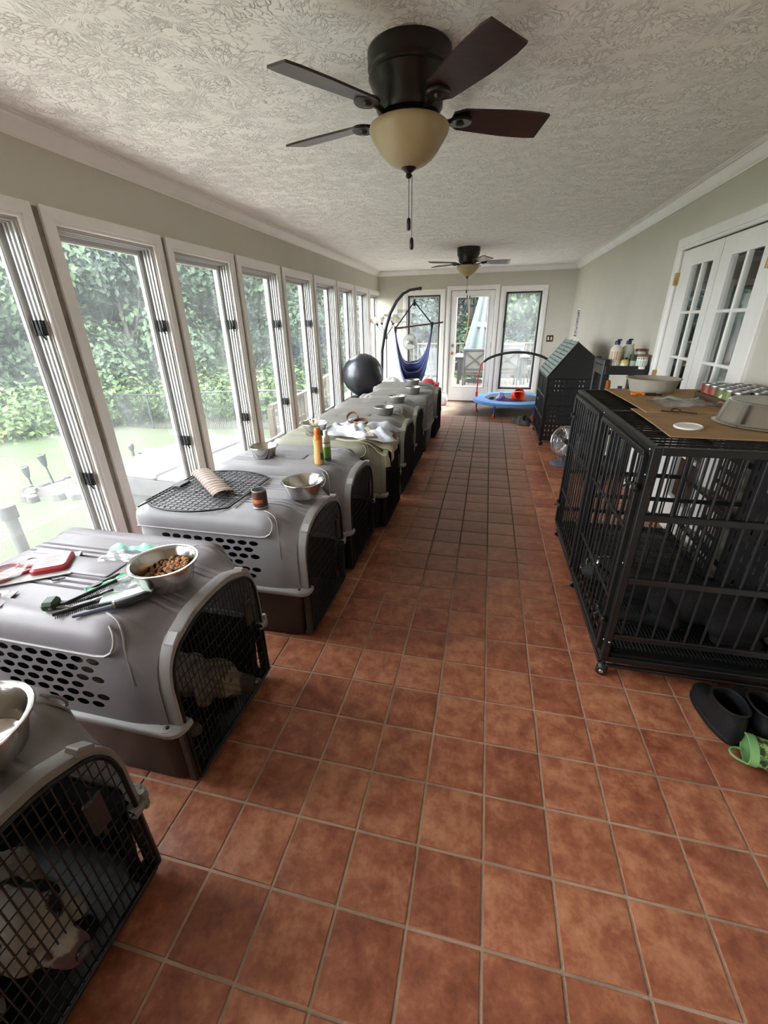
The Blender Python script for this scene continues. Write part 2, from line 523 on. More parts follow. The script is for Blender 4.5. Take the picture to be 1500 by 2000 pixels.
# crown moulding: an eased profile swept along each wall
prof = [(0, 0.085), (0.010, 0.085), (0.014, 0.075), (0.026, 0.066), (0.044, 0.042), (0.056, 0.024), (0.070, 0.018), (0.070, 0.010), (0.082, 0.010), (0.082, 0.0), (0, 0)]
def crown(name, pl):
    g = G()
    g.loft([[pl(0, a, b) for a, b in prof], [pl(1, a, b) for a, b in prof]], True, True)
    obj(name, g, M_trim, kind='structure', smooth=25)
crown('trim_1', lambda t, a, b: (XL + a, YF + t * (YB - YF), ZC - b))
crown('trim_2', lambda t, a, b: (XR - a, YF + t * (YB - YF), ZC - b))
crown('trim_3', lambda t, a, b: (XL + t * (XR - XL), YB - a, ZC - b))
def base(name, pl, spans):
    for n, (a, b) in enumerate(spans):
        g = G()
        g.loft([[pl(t, d, z) for d, z in ((0, 0), (0.014, 0), (0.014, 0.075), (0.006, 0.09), (0, 0.09))] for t in (a, b)], True, True)
        obj(name if n == 0 else name + '_segment', g, M_trim, kind='structure', smooth=False)
base('baseboard_right', lambda t, d, z: (XR - d, t, z), [(4.40, YB), (YF, 2.90)])
base('baseboard_back', lambda t, d, z: (t, YB - d, z), [(0.14, XR), (XL, -0.86)])
base('baseboard_left', lambda t, d, z: (XL + d, t, z), [(YF, YB)])

# ------------------------------------------------------------------ glass
def glass_material(name='window_glass', haze=0.016):
    """thin pane: clear, with a fresnel gloss and a pale film that imitates haze"""
    m = bpy.data.materials.new(name); m.use_nodes = True
    nt = m.node_tree; nd = nt.nodes; nd.clear()
    out = nd.new('ShaderNodeOutputMaterial')
    tr = nd.new('ShaderNodeBsdfTransparent'); tr.inputs[0].default_value = (0.96, 0.98, 0.97, 1)
    gl = nd.new('ShaderNodeBsdfGlossy'); gl.inputs['Roughness'].default_value = 0.02
    tl = nd.new('ShaderNodeBsdfTranslucent'); tl.inputs[0].default_value = (0.85, 0.9, 0.9, 1)
    fr = nd.new('ShaderNodeFresnel')
    ge = nd.new('ShaderNodeNewGeometry')
    nt.links.new(mth(nt, 'SUBTRACT', 1.45, mth(nt, 'MULTIPLY', ge.outputs['Backfacing'], 0.7603)), fr.inputs[0])
    no = nd.new('ShaderNodeTexNoise'); no.inputs['Scale'].default_value = 5; no.inputs['Detail'].default_value = 5
    tc = nd.new('ShaderNodeTexCoord'); nt.links.new(tc.outputs['Object'], no.inputs['Vector'])
    a = nd.new('ShaderNodeMixShader'); b = nd.new('ShaderNodeMixShader')
    nt.links.new(mth(nt, 'MULTIPLY', no.outputs['Fac'], haze * 2), a.inputs[0])  # whitish film mixed in to imitate haze and glare over the outdoor view
    nt.links.new(tr.outputs[0], a.inputs[1]); nt.links.new(tl.outputs[0], a.inputs[2])
    nt.links.new(fr.outputs[0], b.inputs[0]); nt.links.new(a.outputs[0], b.inputs[1]); nt.links.new(gl.outputs[0], b.inputs[2])
    nt.links.new(b.outputs[0], out.inputs[0])
    return m
M_glass = glass_material()
M_doorglass = glass_material('door_glass', 0.006)
M_screened = glass_material('screened_glass', 0.045)

# ------------------------------------------------------------------ long wall windows
def board(g, a, b, pl, t=0.018):
    """casing board with a stepped inner edge; a, b corner boxes in (u, z); pl(u, z, d)"""
    (u0, z0), (u1, z1) = a, b
    g.prism([(u0, z0), (u1, z0), (u1, z1), (u0, z1)], lambda u, z: pl(u, z, 0), lambda u, z: pl(u, z, t))

def mitred(name, parent, pl, u0, u1, z0, z1, w, m, t=0.018, bottom=True):
    """four mitred casing boards, each a part"""
    out = [(u0, z0), (u1, z0), (u1, z1), (u0, z1)]
    inn = [(u0 + w, z0 + (w if bottom else 0)), (u1 - w, z0 + (w if bottom else 0)), (u1 - w, z1 - w), (u0 + w, z1 - w)]
    for k in range(4):
        if k == 0 and not bottom:
            continue
        a, b, c_, d_ = out[k], out[(k + 1) % 4], inn[(k + 1) % 4], inn[k]
        lo = lambda p, q, s: (p[0] + (q[0] - p[0]) * s, p[1] + (q[1] - p[1]) * s)
        g = G()
        loops = []
        for (p, q) in ((a, d_), (b, c_)):
            loops.append([pl(*lo(p, q, s), d) for s, d in ((0, 0), (0, t), (0.08, t + 0.003), (0.72, t + 0.003), (0.76, t - 0.004), (0.94, t - 0.004), (1.0, t - 0.008), (1.0, 0))])
        g.loft(loops, True, True)
        obj(name, g, m, parent, smooth=False)

M_latch = mat('black_iron_latch', (0.012, 0.012, 0.012), 0.35, metal=0.3)
for k, y in enumerate(win):
    w = struct('window_%d' % (k + 1), (XL, y, 0))
    pl = lambda u, z, d: (d, u, z)
    mitred('casing', w, pl, 0.0, WIN_W, WIN_ZB, WIN_ZT, CW, M_trim)
    u0, u1, z0, z1 = CW, WIN_W - CW, WIN_ZB + CW, WIN_ZT - CW
    # jamb liner with its moulded tracks
    def frame(name, e0, e1, d0, d1, m, bottom=True):
        g = G()
        g.loft([[(d, u, z) for u, z in ((u0 + e, z0 + e), (u1 - e, z0 + e), (u1 - e, z1 - e), (u0 + e, z1 - e))] for e, d in ((e0, d0), (e1, d0), (e1, d1), (e0, d1), (e0, d0))], False, False)
        return obj(name, g, m, w, smooth=False)
    frame('jamb_liner', 0.0, 0.006, -0.001, -WT, M_trimworn)
    for n, dx in enumerate((-0.012, -0.034, -0.056)):
        frame('track', 0.006, 0.017 + 0.004 * n, dx, dx - 0.011, M_track)
    frame('sash', 0.006, 0.046, -0.082, -0.112, M_track)
    frame('glazing_bead', 0.046, 0.054, -0.088, -0.102, M_trim)
    g = G(); g.box(-0.097, -0.093, u0 + 0.048, u1 - 0.048, z0 + 0.048, z1 - 0.048)
    obj('pane', g, M_glass, w, smooth=False)
    if 3 <= k < 9:
        for lz in (1.525, 0.71):
            g = G()
            g.box(-0.074, -0.006, u1 - 0.034, u1 - 0.020, lz - 0.036, lz + 0.036)
            for dx in (-0.064, -0.040, -0.016):
                g.cyl((dx, u1 - 0.036, lz - 0.037), (dx, u1 - 0.036, lz + 0.037), 0.006, n=8)
            la = obj('latch', g, M_latch, w)
            g = G()
            g.tube([(-0.026, u1 - 0.046, lz + 0.018), (-0.022, u1 - 0.05, lz), (-0.012, u1 - 0.05, lz - 0.035), (-0.002, u1 - 0.044, lz - 0.056)], 0.0045, 6)
            obj('latch_lever', g, M_latch, la)
for k in range(len(win)):
    portal('window_portal', (XL - WT - 0.01, win[k] + WIN_W / 2, (WIN_ZB + WIN_ZT) / 2), (0, -PI / 2, 0), WIN_ZT - WIN_ZB - .15, WIN_W - .15)
portal('window_portal', (-0.36, YB + WT + 0.01, 1.1), (-PI / 2, 0, 0), 2.6, 2.0)
# darker strips over the wall between casings
for k in range(len(win) - 1):
    g = G(); g.box(0.0005, 0.004, win[k] + WIN_W + 0.001, win[k + 1] - 0.001, 0.09, WIN_ZT - 0.01)
    obj('trim_%d' % (4 + k), g, M_gap, kind='structure', smooth=False, loc=(XL, 0, 0))

# ------------------------------------------------------------------ back wall: two sidelights and the glass door
plB = lambda u, z, d: (u, -d, z)
for nm, (a, b, z0, z1) in (('window_14', (-1.61, -0.965, 0.27, 1.99)), ('window_15', (0.235, 0.885, 0.25, 2.005))):
    w = struct(nm, (0, YB, 0))
    mitred('casing', w, plB, a - 0.088, b + 0.088, z0 - 0.088, z1 + 0.088, 0.088, M_trim)
    def fr(name, e0, e1, d0, d1, m):
        g = G()
        g.loft([[(u, d, z) for u, z in ((a + e, z0 + e), (b - e, z0 + e), (b - e, z1 - e), (a + e, z1 - e))] for e, d in ((e0, d0), (e1, d0), (e1, d1), (e0, d1), (e0, d0))], False, False)
        return obj(name, g, m, w, smooth=False)
    fr('jamb_liner', 0.0, 0.008, 0.0, WT, M_trim)
    fr('screen_frame', 0.008, 0.034, 0.004, 0.022, M_bronze)
    fr('sash', 0.008, 0.05, 0.05, 0.08, M_track)
    g = G(); g.box(a + 0.045, b - 0.045, 0.062, 0.066, z0 + 0.045, z1 - 0.045)
    obj('pane', g, M_screened, w, smooth=False)
    g = G()
    for s in ((b - 0.016, 1.48), (b - 0.016, 0.78)) if nm == 'window_14' else ((a + 0.014, 1.45), (a + 0.014, 0.72)):
        g.box(s[0] - 0.012, s[0] + 0.012, -0.012, 0.006, s[1] - 0.06, s[1] + 0.06)
        break
    obj('screen_latch', g, M_latch, w, smooth=False)

d3 = struct('door_3', (0, YB, 0))
mitred('casing', d3, plB, -0.848, 0.126, 0.0, 2.122, 0.076, M_trim, bottom=False)
g = G()
A, B, Z0, Z1 = -0.766, 0.044, 0.012, 2.038
ga, gb, gz0, gz1 = -0.655, -0.065, 0.295, 1.935
g.box(A, ga, 0.012, 0.056, Z0, Z1); g.box(gb, B, 0.012, 0.056, Z0, Z1)
g.box(ga, gb, 0.012, 0.056, Z0, gz0); g.box(ga, gb, 0.012, 0.056, gz1, Z1)
slab = obj('slab', g, M_trim, d3, smooth=False)
g = G()
g.loft([[(u, d, z) for u, z in ((ga + e, gz0 + e), (gb - e, gz0 + e), (gb - e, gz1 - e), (ga + e, gz1 - e))] for e, d in ((-0.02, 0.012), (-0.012, 0.004), (0.004, 0.004), (0.01, 0.02))], False, False)
obj('glazing_bead', g, M_trim, slab, smooth=False)
g = G(); g.box(ga, gb, 0.03, 0.035, gz0, gz1)
obj('pane', g, M_doorglass, d3, smooth=False)
g = G(); g.box(-0.77, 0.05, 0.0, WT, 0.0, 0.016)
obj('threshold', g, mat('oak_threshold', hx('6B4A34'), 0.5, var=0.2), d3, smooth=False)
for nm, z in (('deadbolt', 1.077), ('door_knob', 0.934)):
    g = G()
    g.lathe([(0.0, 0.0), (0.03, 0.0), (0.03, 0.006), (0.02, 0.012), (0.012, 0.02), (0.012, 0.035), (0.026, 0.045), (0.028, 0.058), (0.018, 0.068), (0, 0.07)] if nm == 'door_knob' else [(0, 0), (0.031, 0), (0.031, 0.012), (0.022, 0.02), (0, 0.022)], n=20)
    g.xf(0, Matrix.Rotation(PI / 2, 4, 'X'))
    obj(nm, g, M_brass if nm == 'door_knob' else M_dullsteel, d3, loc=(-0.71, 0.012, z))
for z in (1.82, 1.08, 0.35):
    g = G(); g.cyl((0.049, 0.004, z - 0.05), (0.049, 0.004, z + 0.05), 0.008); g.box(0.03, 0.062, 0.004, 0.011, z - 0.05, z + 0.05)
    obj('hinge', g, M_dullsteel, d3)
# dark gap around the slab, drawn as black strips
g = G()
for e in ((A - 0.006, A, Z0, Z1), (B, B + 0.006, Z0, Z1), (A, B, Z1, Z1 + 0.007)):
    g.box(e[0], e[1], 0.02, 0.03, e[2], e[3])
obj('gap_strip', g, M_black, d3, smooth=False)

# ------------------------------------------------------------------ right wall: pair of ten-light french doors
plR = lambda u, z, d: (-d, u, z)
cas = struct('trim_25', (XR, 0, 0))
mitred('casing', cas, plR, 2.905, 4.395, 0.0, 2.085, 0.085, M_trim, t=0.02, bottom=False)
for n, (y0, y1, ga, gb, hs) in enumerate(((3.645, 4.305, 3.745, 4.09, 4.303), (2.995, 3.637, 3.13, 3.495, 2.997))):
    d = struct('door_%d' % (n + 1), (XR, 0, 0))
    g = G()
    zb, zt = 0.27, 1.875
    g.box(0.006, 0.044, y0, ga, 0.012, 1.992); g.box(0.006, 0.044, gb, y1, 0.012, 1.992)
    g.box(0.006, 0.044, ga, gb, 0.012, zb); g.box(0.006, 0.044, ga, gb, zt, 1.992)
    obj('slab', g, M_trim, d, smooth=False)
    rows = [zb + (zt - zb) * i / 5 for i in range(6)]
    mu = (ga + gb) / 2
    g = G()
    g.loft([[(x_, mu + a, z) for x_, a in ((0.012, -0.009), (0.006, -0.005), (0.006, 0.005), (0.012, 0.009), (0.04, 0.009), (0.04, -0.009))] for z in (zb, zt)], True, True)
    obj('muntin', g, M_trim, d, smooth=False)
    for z in rows[1:-1]:
        for s0, s1 in ((ga, mu - 0.009), (mu + 0.009, gb)):
            g = G()
            g.loft([[(x_, u, z + a) for x_, a in ((0.012, -0.011), (0.006, -0.006), (0.006, 0.006), (0.012, 0.011), (0.04, 0.011), (0.04, -0.011))] for u in (s0, s1)], True, True)
            obj('muntin', g, M_trim, d, smooth=False)
    for i in range(5):
        for s0, s1 in ((ga, mu - 0.009), (mu + 0.009, gb)):
            g = G(); g.box(0.023, 0.027, s0, s1, rows[i] + 0.010, rows[i + 1] - 0.010)
            obj('pane', g, M_doorglass, d, smooth=False)
    for z in (1.80, 1.06, 0.3):
        g = G(); g.cyl((-0.016, hs, z - 0.045), (-0.016, hs, z + 0.045), 0.009); g.box(-0.022, 0.004, hs - 0.018, hs + 0.018, z - 0.045, z + 0.045)
        obj('hinge', g, M_brass, d)
g = G(); g.box(0.02, 0.03, 3.637, 3.645, 0.012, 1.99); g.box(0.02, 0.03, 2.99, 4.31, 1.992, 2.0)
obj('door_gap', g, M_black, cas, smooth=False)
# the dim room behind the french doors
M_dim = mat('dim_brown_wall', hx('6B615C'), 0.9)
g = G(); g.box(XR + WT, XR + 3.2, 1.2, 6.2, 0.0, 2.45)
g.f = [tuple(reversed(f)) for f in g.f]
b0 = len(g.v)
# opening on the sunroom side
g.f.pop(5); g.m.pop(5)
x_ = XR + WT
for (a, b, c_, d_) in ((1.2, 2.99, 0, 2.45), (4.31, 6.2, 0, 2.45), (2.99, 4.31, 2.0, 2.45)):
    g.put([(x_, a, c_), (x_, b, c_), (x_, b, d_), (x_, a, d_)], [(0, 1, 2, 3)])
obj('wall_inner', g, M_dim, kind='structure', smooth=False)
# curtain seen through the nearer leaf
cu = G()
cu.grid(60, 8, lambda u, v: (XR + 0.32 + 0.03 * math.sin(u * 46) + 0.012 * math.sin(u * 91 + v * 3), 2.95 + 0.62 * u, 0.05 + 1.95 * v))
tag(obj('curtain', cu, mat('plum_grey_curtain', hx('7E737C'), 0.9, sheen=0.2), smooth=True), 'plum grey pleated curtain hanging behind the panes of the french door', 'curtain')
# ------------------------------------------------------------------ ceiling fans (at rest)
def make_fan(label, x, y, angles):
    f = thing('ceiling_fan', label, 'ceiling fan', (x, y, ZC), group='ceiling fans')
    g = G()
    g.lathe([(0.02, 0), (0.148, 0), (0.152, -0.006), (0.152, -0.052), (0.146, -0.060), (0.146, -0.070), (0.150, -0.076), (0.140, -0.098), (0.128, -0.118), (0.124, -0.160), (0.112, -0.178), (0.095, -0.186), (0.02, -0.186)], n=40)
    obj('motor_housing', g, M_bronzefan, f, smooth=30)
    g = G()
    g.lathe([(0.02, -0.18), (0.09, -0.186), (0.098, -0.194), (0.098, -0.206), (0.086, -0.214), (0.02, -0.214)], n=32)
    obj('switch_housing', g, M_bronzefan, f, smooth=30)
    for a in angles:
        rot = Matrix.Rotation(R(a), 4, 'Z')
        g = G()
        # bracket: curved arm that opens to a round plate with a boss
        g.tube([(0.085, 0, -0.200), (0.115, 0, -0.198), (0.15, 0, -0.188), (0.175, 0, -0.183)], [0.016, 0.014, 0.013, 0.016], 8, flat=0.5)
        g.lathe([(0, -0.190), (0.042, -0.190), (0.046, -0.186), (0.046, -0.181), (0, -0.181)], c=(0.205, 0, 0), n=20)
        g.lathe([(0, -0.200), (0.012, -0.198), (0.018, -0.190), (0, -0.189)], c=(0.205, 0, 0), n=14)
        g.xf(0, rot)
        bo = obj('blade_bracket', g, M_bronzefan, f, smooth=40)
        g = G()
        out = []
        for t in [i / 10 for i in range(11)]:
            r = 0.17 + 0.38 * t
            hw = 0.050 + 0.019 * min(1, t * 1.6)
            if t == 0: hw = 0.032
            if t >= 0.95: hw -= 0.006
            out.append((r, hw))
        poly = [(r, -h) for r, h in out] + [(r + (0.008 if i == 0 else 0), h) for i, (r, h) in enumerate(reversed(out))]
        g.prism(poly, lambda u, v: (u, v, -0.181), lambda u, v: (u, v, -0.174))
        pitch = Matrix.Translation((0, 0, -0.178)) @ Matrix.Rotation(R(-13), 4, 'X') @ Matrix.Translation((0, 0, 0.178))
        g.xf(0, rot @ pitch)
        obj('blade', g, M_wood_fan, f, smooth=30)
    g = G()
    g.lathe([(0.09, -0.212), (0.140, -0.206), (0.149, -0.212), (0.152, -0.222), (0.148, -0.234), (0.140, -0.246), (0.128, -0.264), (0.113, -0.285), (0.094, -0.306), (0.072, -0.323), (0.047, -0.334), (0.02, -0.339), (0, -0.34)], n=44, cap0=True, cap1=False)
    obj('glass_shade', g, M_amber, f, smooth=50)
    g = G()
    g.lathe([(0, -0.333), (0.030, -0.334), (0.030, -0.338), (0.020, -0.346), (0.011, -0.352), (0.010, -0.356), (0.013, -0.361), (0.008, -0.369), (0, -0.372)], n=20)
    obj('finial', g, M_bronzefan, f, smooth=40)
    for dx, dy, zb in ((0.0, 0.004, -0.50), (0.014, -0.004, -0.57)):
        g = G(); g.cyl((dx, dy, -0.36), (dx, dy, zb), 0.0014, n=5)
        pc = obj('pull_chain', g, M_bronzefan, f)
        g = G(); g.lathe([(0, 0.002), (0.005, 0), (0.008, -0.008), (0.0085, -0.035), (0.006, -0.042), (0, -0.043)], c=(dx, dy, zb), n=12)
        obj('pull', g, M_black, pc, smooth=50)
    return f
make_fan('bronze ceiling fan with amber glass shade over the first dog crates', -0.36, 2.03, (26, -51, -126, 163, 95))
make_fan('small looking bronze ceiling fan further down the room by the glass door', -0.36, 6.63, (8, 80, 152, -60, -152))

# ------------------------------------------------------------------ plastic dog crates
def ellipse_cell(g, place, u0, u1, v0, v1, cu, cv, a, b, n=16):
    """rectangle with an oval hole; place(u, v) -> point"""
    ring, rect = [], []
    for i in range(n):
        t = 2 * PI * (i + 0.5) / n
        c, s = math.cos(t), math.sin(t)
        ring.append(place(cu + a * c, cv + b * s))
        k = max(abs(c), abs(s))
        c2, s2 = c / k, s / k
        rect.append(place((u0 + u1) / 2 + c2 * (u1 - u0) / 2, (v0 + v1) / 2 + s2 * (v1 - v0) / 2))
    corners = [place(u1, v1), place(u0, v1), place(u0, v0), place(u1, v0)]
    b0 = g.put(ring + rect + corners, [])
    for i in range(n):
        j = (i + 1) % n
        g.f.append((b0 + i, b0 + n + i, b0 + n + j, b0 + j)); g.m.append(g.mi)
    q = n // 4
    for c in range(4):
        i = (n // 8 - 1 + c * q) % n
        g.f.append((b0 + n + i, b0 + 2 * n + c, b0 + n + (i + 1) % n)); g.m.append(g.mi)

def slot_cell(g, place, u0, u1, v0, v1, w, h):
    """rectangle with an upright round-ended slot"""
    n = 16
    cu, cv = (u0 + u1) / 2, (v0 + v1) / 2
    ring, rect = [], []
    for i in range(n):
        t = 2 * PI * (i + 0.5) / n
        c, s = math.cos(t), math.sin(t)
        k = max(abs(c), abs(s))
        ring.append(place(cu + w / 2 * c, cv + (h / 2 - w / 2) * (1 if s > 0 else -1) + w / 2 * s))
        rect.append(place(cu + c / k * (u1 - u0) / 2, cv + s / k * (v1 - v0) / 2))
    corners = [place(u1, v1), place(u0, v1), place(u0, v0), place(u1, v0)]
    b0 = g.put(ring + rect + corners, [])
    for i in range(n):
        j = (i + 1) % n
        g.f.append((b0 + i, b0 + n + i, b0 + n + j, b0 + j)); g.m.append(g.mi)
    for c in range(4):
        i = (1 + c * 4) % n
        g.f.append((b0 + n + i, b0 + 2 * n + c, b0 + n + (i + 1) % n)); g.m.append(g.mi)

HALF = [(.305, .322), (.3035, .36), (.291, .575), (.2885, .598), (.304, .602), (.3065, .622), (.304, .650), (.297, .678), (.280, .697), (.255, .706),
        (.228, .707), (.220, .697), (.133, .700), (.130, .691), (.121, .691), (.118, .700), (.103, .700), (.100, .691), (.091, .691), (.088, .700), (.073, .700), (.070, .691), (.061, .691), (.058, .701), (.02, .702)]
RIMH = [(.287, .322), (.286, .36), (.283, .475), (.280, .490), (.279, .496), (.277, .510), (.272, .532), (.264, .555), (.250, .580), (.232, .602),
        (.214, .616), (.208, .620), (.133, .651), (.130, .652), (.121, .654), (.118, .655), (.103, .6575), (.100, .658), (.091, .659), (.088, .6595), (.073, .661), (.070, .6613), (.061, .662), (.058, .6623), (.02, .664)]
def profile(t, bk=0.0, tuck=0.0):
    """yz points at blend t (0 body .. 1 door rim); bk tucks in the back edge"""
    h = []
    for i, ((a, b), (c, d)) in enumerate(zip(HALF, RIMH)):
        y, z = a + (c - a) * t, b + (d - b) * t
        if 4 <= i <= 8 and tuck:
            y -= 0.014 * tuck * (1 - t)
        h.append((y - bk * (1 if i > 0 else 0.5), z - bk * min(1, (z - .32) / .3)))
    return [(-y, z) for y, z in h] + [(y, z) for y, z in reversed(h)]

XS = [-.897, -.889, -.870, -.80, -.22, -.185, -.160, -.135, -.11, -.085, -.06, -.035]
TS = [0, 0, 0, 0, 0, .015, .06, .17, .36, .60, .84, 1.0]
def crate_top(lx, ly):
    """height of the shell over a point of the roof, in the crate's own measures"""
    t = TS[0]
    for (a, b), (c, d) in zip(zip(XS, TS), zip(XS[1:], TS[1:])):
        if a <= lx <= c:
            t = b + (d - b) * (lx - a) / (c - a)
    if lx > XS[-1]:
        t = 1.0
    P0 = profile(t, 0, 1)[len(HALF):]
    for (y1, z1), (y2, z2) in zip(P0[:-1], P0[1:]):
        if min(y1, y2) <= abs(ly) <= max(y1, y2):
            return z1 + (z2 - z1) * ((abs(ly) - y1) / (y2 - y1) if y2 != y1 else 0)
    return P0[0][1] if abs(ly) < .1 else .6

def arch(off, zb, n=22):
    """the door opening's outline from foot to foot, inset by off"""
    pts = [(y, z) for y, z in profile(1.0)]
    out = []
    for i, (y, z) in enumerate(pts):
        s = max(0.0, min(1.0, (z - .45) / .2))
        k = abs(y) / .287
        yy = y - math.copysign(off * (1 - 0.45 * s * (1 - k) - 0.2 * s), y) if abs(y) > off else y * 0.6
        zz = z - off * s
        out.append((yy, zz))
    return [(out[0][0], zb)] + out + [(out[-1][0], zb)]

def make_crate(style):
    c = thing('dog_crate', '-', 'dog crate', (0, 0, 0), group='plastic dog crates along the windows')
    # ---- lower tub
    def lp(x0, x1, hy, r, z):
        p = rr(x0, x1, -hy, hy, r, 4, z)
        # extra points on the front edge so that the door opening can be left out
        return p[:5] + [(x1, -.245, z), (x1, .245, z)] + p[5:]
    g = G()
    loops = [lp(-.86, -.06, .255, .05, 0), lp(-.872, -.045, .268, .06, .012), lp(-.876, -.042, .272, .06, .05), lp(-.894, -.022, .298, .06, .296)]
    g.loft(loops, True, False, skip=lambda a, i: a == 2 and i == 5)
    # inner skin so that the plastic has thickness at the opening
    g.loft([[(p[0] * .985 - .004, p[1] * .975, p[2] + .006) for p in l] for l in loops[1:]], True, False, skip=lambda a, i: a == 1 and i == 5)
    obj('base_tub', g, M_tubdark, c, smooth=40)
    # ---- lip between the halves
    g = G()
    def lip(o, z):
        return lp(-.90 - o, .004 + o, .304 + o, .05, z)
    g.loft([lip(-.012, .292), lip(.014, .294), lip(.017, .302), lip(.017, .314), lip(.012, .320), lip(-.012, .323)], False, False, skip=lambda a, i: i == 5)
    for s in (-1, 1):
        g.lathe([(0, .318), (.021, .318), (.021, .3225), (.013, .3235), (.012, .321), (0, .321)], c=(-.035, s * .296, 0), n=16)
    lipo = obj('joining_lip', g, M_rim, c, smooth=40)
    for s in (-1, 1):
        g = G(); g.lathe([(0, .3215), (.007, .3215), (.006, .325), (0, .3255)], c=(-.035, s * .296, 0), n=10)
        obj('bolt', g, M_black, lipo)
    # ---- upper shell
    xs, ts = XS, TS
    bks = [.022, .008, 0, 0, 0, 0, 0, 0, 0, 0, 0, 0]
    tk = [0, 0, 0, 0, 0, .05, .5, 1, 1, 1, 1, 1]
    n = 2 * len(HALF)
    g = G()
    loops = [[(x, y, z) for y, z in profile(t, b, k)] for x, t, b, k in zip(xs, ts, bks, tk)]
    side = (1, n - 3)
    g.loft(loops, False, False, closed=False, skip=lambda a, i: a == 3 and i in side)
    if style != 'slot':
        yb, zb0, zb1 = (.21, .36, .575) if style == 'slot_back' else (.19, .50, .585)
        P = profile(0, .022)
        back = [(y, z) for y, z in P]
        b0 = g.put([(xs[0], y, z) for y, z in back], [])
        ctr = g.put([(xs[0], -yb, zb0), (xs[0], -yb, zb1), (xs[0], yb, zb1), (xs[0], yb, zb0)], [])
        m_ = len(back)
        tgt = lambda i: ctr + (0 if i <= 1 else 1 if i < m_ / 2 else 2 if i < m_ - 2 else 3)
        for i in range(m_ - 1):
            a, b = tgt(i), tgt(i + 1)
            g.f.append((b0 + i + 1, b0 + i, a) if a == b else (b0 + i + 1, b0 + i, a, b)); g.m.append(0)
        g.f.append((b0, b0 + m_ - 1, ctr + 3, ctr)); g.m.append(0)
        cols, rows = (7, 3) if style == 'slot_back' else (7, 2)
        for i in range(cols):
            for j in range(rows):
                cell = (-yb + 2 * yb * i / cols, -yb + 2 * yb * (i + 1) / cols, zb0 + (zb1 - zb0) * j / rows, zb0 + (zb1 - zb0) * (j + 1) / rows)
                if style == 'slot_back':
                    slot_cell(g, lambda u, v: (xs[0], u, v), *cell, .028, .060)
                else:
                    ellipse_cell(g, lambda u, v: (xs[0], u, v), *cell, (cell[0] + cell[1]) / 2, (cell[2] + cell[3]) / 2, .021, .015)
    else:
        g.f.append(tuple(range(n))); g.m.append(0)
    # vented side panels
    (ya, za), (yb_, zb_) = HALF[1], HALF[2]
    for s in (-1, 1):
        def place(u, v):
            k = (v - za) / (zb_ - za)
            return (u, s * (ya + (yb_ - ya) * k), v)
        b0 = len(g.f)
        x0, x1 = xs[3], xs[4]
        if style == 'slot':
            ncol = 10
            hs = [.062, .085, .068]
            v = za
            for r_, hgt in enumerate(hs):
                for i in range(ncol):
                    u0, u1 = x0 + (x1 - x0) * i / ncol, x0 + (x1 - x0) * (i + 1) / ncol
                    slot_cell(g, place, u0, u1, v, v + hgt, .021, hgt - .012)
                v += hgt
        else:
            nr, nc = 6, 9
            dz, dx = (zb_ - za) / nr, (x1 - x0) / (nc + .5)
            for r_ in range(nr):
                v0, v1 = za + dz * r_, za + dz * (r_ + 1)
                sh = (r_ % 2) * dx / 2
                for i in range(nc):
                    u0 = x0 + sh + dx * i
                    if (r_ < 3 and i < 2) or (r_ == 2 and i > 7):
                        g.put([place(u0, v0), place(u0 + dx, v0), place(u0 + dx, v1), place(u0, v1)], [(0, 1, 2, 3)])
                        continue
                    ellipse_cell(g, place, u0, u0 + dx, v0, v1, u0 + dx / 2, (v0 + v1) / 2, dx * .40, dz * .35)
                a, b = (x0 + dx * nc, x1) if sh == 0 else (x0, x0 + sh)
                g.put([place(a, v0), place(b, v0), place(b, v1), place(a, v1)], [(0, 1, 2, 3)])
    sh_ = obj('top_shell', g, M_shell_grey, c, smooth=38)
    # raised handle panel on the roof
    g = G()
    g.loft([rr(-.66, -.38, -.052, .052, .012, 3, .699), rr(-.66, -.38, -.052, .052, .012, 3, .706), rr(-.654, -.386, -.046, .046, .01, 3, .708)], False, True)
    for i in range(3):
        g.chbox(-.83, -.70, -.075 + .06 * i, -.045 + .06 * i, .699, .704, .0015)
    obj('roof_panel', g, M_shell_grey, sh_, smooth=35)
    # raised brow line that curves from roof edge to door corner
    for s in (-1, 1):
        g = G()
        pts = []
        for q in range(13):
            k = q / 12
            x = -.30 + .185 * math.sin(k * PI / 2)
            i = k * 8.5
            t = 0 if x < -.22 else max(0, (x + .22) / .185) ** 2.2 * .9
            yy = .215 + .085 * (1 - math.cos(k * PI / 2)) - .03 * t
            P0 = profile(t, 0, 1)
            # height of the shell at this y
            hp = [(p[0], p[1]) for p in P0[len(HALF):]]
            zz = .7
            for (y1, z1), (y2, z2) in zip(hp[:-1], hp[1:]):
                if y1 <= yy <= y2 or y2 <= yy <= y1:
                    zz = z1 + (z2 - z1) * ((yy - y1) / (y2 - y1) if y2 != y1 else 0); break
            else:
                zz = .61
            pts.append((x, s * yy, zz + .0005))
        g.tube(pts, .0035, 6)
        obj('brow_line', g, M_rim, sh_, smooth=60)
    # moulded bead under the shoulder roll, turned up over its rounded front end
    for s in (-1, 1):
        g = G()
        g.tube([(x, s * y, z) for x, y, z in ((-.885, .3045, .603), (-.5, .3065, .603), (-.21, .3065, .603), (-.175, .3055, .607), (-.150, .3025, .622), (-.138, .298, .643), (-.136, .290, .664), (-.146, .278, .682), (-.165, .266, .694))], .0042, 6)
        obj('shoulder_bead', g, M_rim, sh_, smooth=60)
    # ---- rim round the door
    o, i_ = arch(-.005, .322), arch(.019, .322)
    g = G()
